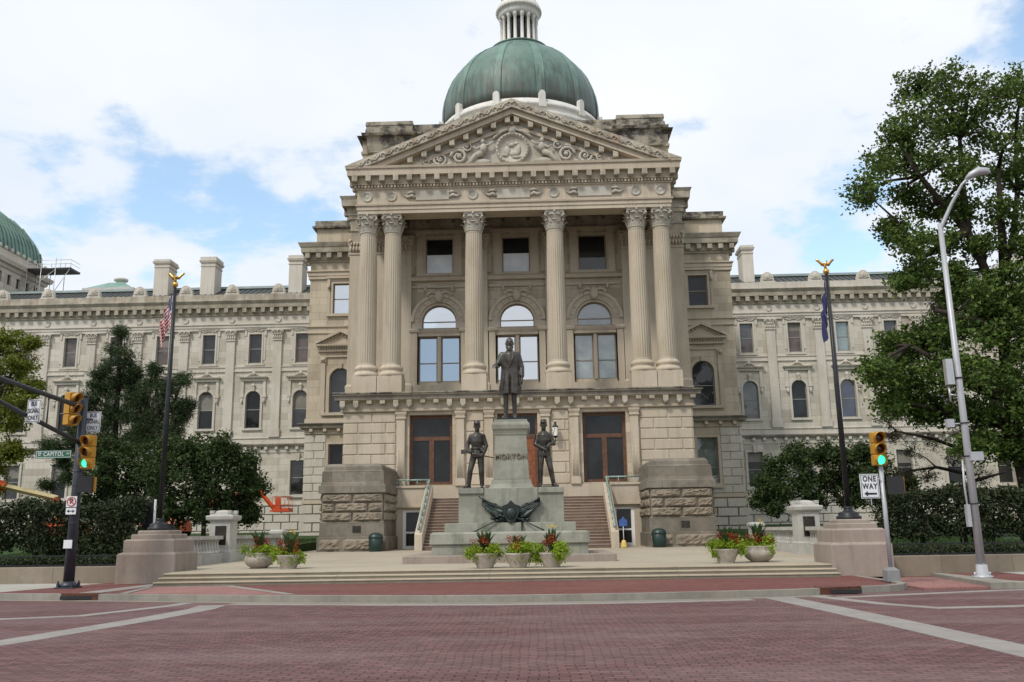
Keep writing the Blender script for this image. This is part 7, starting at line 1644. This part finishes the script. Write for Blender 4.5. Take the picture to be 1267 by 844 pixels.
yel = [(-36.4,15.0,1.04),(-35.1,13.5,.92),(-36.4,12.4,1.26),(-34.8,10.7,.91),(-34.1,11.8,.57),(-35.8,9.6,1.13),(-35.0,7.3,.78),(-37.1,10.7,1.37),(-36.3,6.2,1.01),(-34.5,14.9,.4),(-38,13.5,1.3),(-38,8.5,1.3),(-36.6,4.8,.8)]
tree('locust_tree', (-37.6, 60, 1.2), [(-37.6, 60, 1.2), (-37.5, 60, 5), (-37.2, 60, 9), (-36.8, 60, 13)], [[(-37.5, 60, 5), (-36, 60, 7.5), (-35.2, 60, 8)], [(-37.3, 60, 7.5), (-35.8, 60, 10.5), (-34.6, 60, 11.5)], [(-37.1, 60, 9.5), (-35.8, 60, 12.5), (-35, 60, 14.2)]], spread3(yel, 60, 1.5, 17, 2), 'leaf_yellow', .18, 44, 30, 'bright yellow-green feathery tree at the far left edge', 'tree', seed=51, rad=.25, spread=.2)
# hedges: clipped rows of shrubs on thin stems
def hedge(x0, x1, y, z0, z1, d, label, seed, n_per):
    rg = np.random.default_rng(seed); o = empty('hedge', ((x0+x1)/2, y, .6), label, 'hedge', 'clipped hedges behind the retaining walls'); C = []
    n_ = int((x1-x0)*n_per)
    for k in range(n_):
        x = rg.uniform(x0, x1); s = rg.random(); top = z1+.12*math.sin(x*1.7)+.08*math.sin(x*4.1); 
        if s < .45: p = (x, y-d/2+rg.normal()*.08+.12*math.sin(x*2.3), rg.uniform(z0+.1*math.sin(x*3), top))
        elif s < .75: p = (x, y+rg.uniform(-d/2, d/2), top+rg.normal()*.06)
        else: p = (x, y+rg.uniform(-d/2, d/2), rg.uniform(z0, top))
        C.append(np.array(p)+rg.normal(size=(20, 3))*.10)
    leaves('foliage', np.concatenate(C), .13, 'leaf_hedge', o); mb = MB(); x = x0+.3
    while x < x1:
        for k in range(3): mb.tube([(x+rg.normal()*.06, y+rg.normal()*.1, .5), (x+rg.normal()*.14, y+rg.normal()*.15, z0+.2), (x+rg.normal()*.3, y, z1-.4)], [.045, .03, .015], 6)
        x += 1.1+rg.random()*.4
    mb.build('stems', 'trunk', o)
hedge(-26, -17.3, 33.2, 1.15, 2.62, 1.5, 'dark clipped hedge at the far left behind the retaining wall', 61, 130)
hedge(-17.1, -13.3, 32.6, .95, 2.60, 1.5, 'dark clipped hedge between the left signal mast and flagpole', 62, 150)
hedge(12.7, 16.4, 32.4, 1.15, 2.62, 1.5, 'dark clipped hedge between the one way sign and the silver lamp', 63, 140)
hedge(16.6, 26, 33.0, 1.15, 2.68, 1.5, 'dark clipped hedge at the far right behind the silver lamp', 64, 130)
# dark iron rail on the retaining walls
for (a, b, y, lb) in ((-30, -12.6, 29.6, 'low black iron rail behind the left retaining wall'), (11.6, 30, 28.4, 'low black iron rail behind the right retaining wall')):
    o = empty('iron_fence', ((a+b)/2, y, .6), lb, 'fence', 'low iron fences'); mb = MB(); mb.box(a, b, y-.02, y+.02, .98, 1.02); mb.box(a, b, y-.02, y+.02, .68, .72); mb.build('rail', 'dark_iron', o)
    mb = MB(); x = a
    while x < b: mb.box(x-.02, x+.02, y-.02, y+.019, .56, .98); x += 1.6
    mb.build('posts', 'dark_iron', o)
# ground cover under the hedges, small shrubs at the foot of the building
for (xa, xb, y0, y1, nm) in ((-26, -12.8, 30, 32.2, 'dark low ivy filling the bed before the left hedge'), (12.4, 26, 28.8, 31.8, 'dark low ivy filling the bed before the right hedge')):
    rg = np.random.default_rng(9); n_ = 32000; C = np.stack([rg.uniform(xa, xb, n_), rg.uniform(y0, y1, n_), .56+rg.random(n_)*.34], 1)
    tag(leaves('ground_cover', C, .10, 'leaf_hedge', None), nm, 'ground cover', kind='stuff')
print('OBJECTS', len(bpy.data.objects), 'FACES', sum(len(m.polygons) for m in bpy.data.meshes))
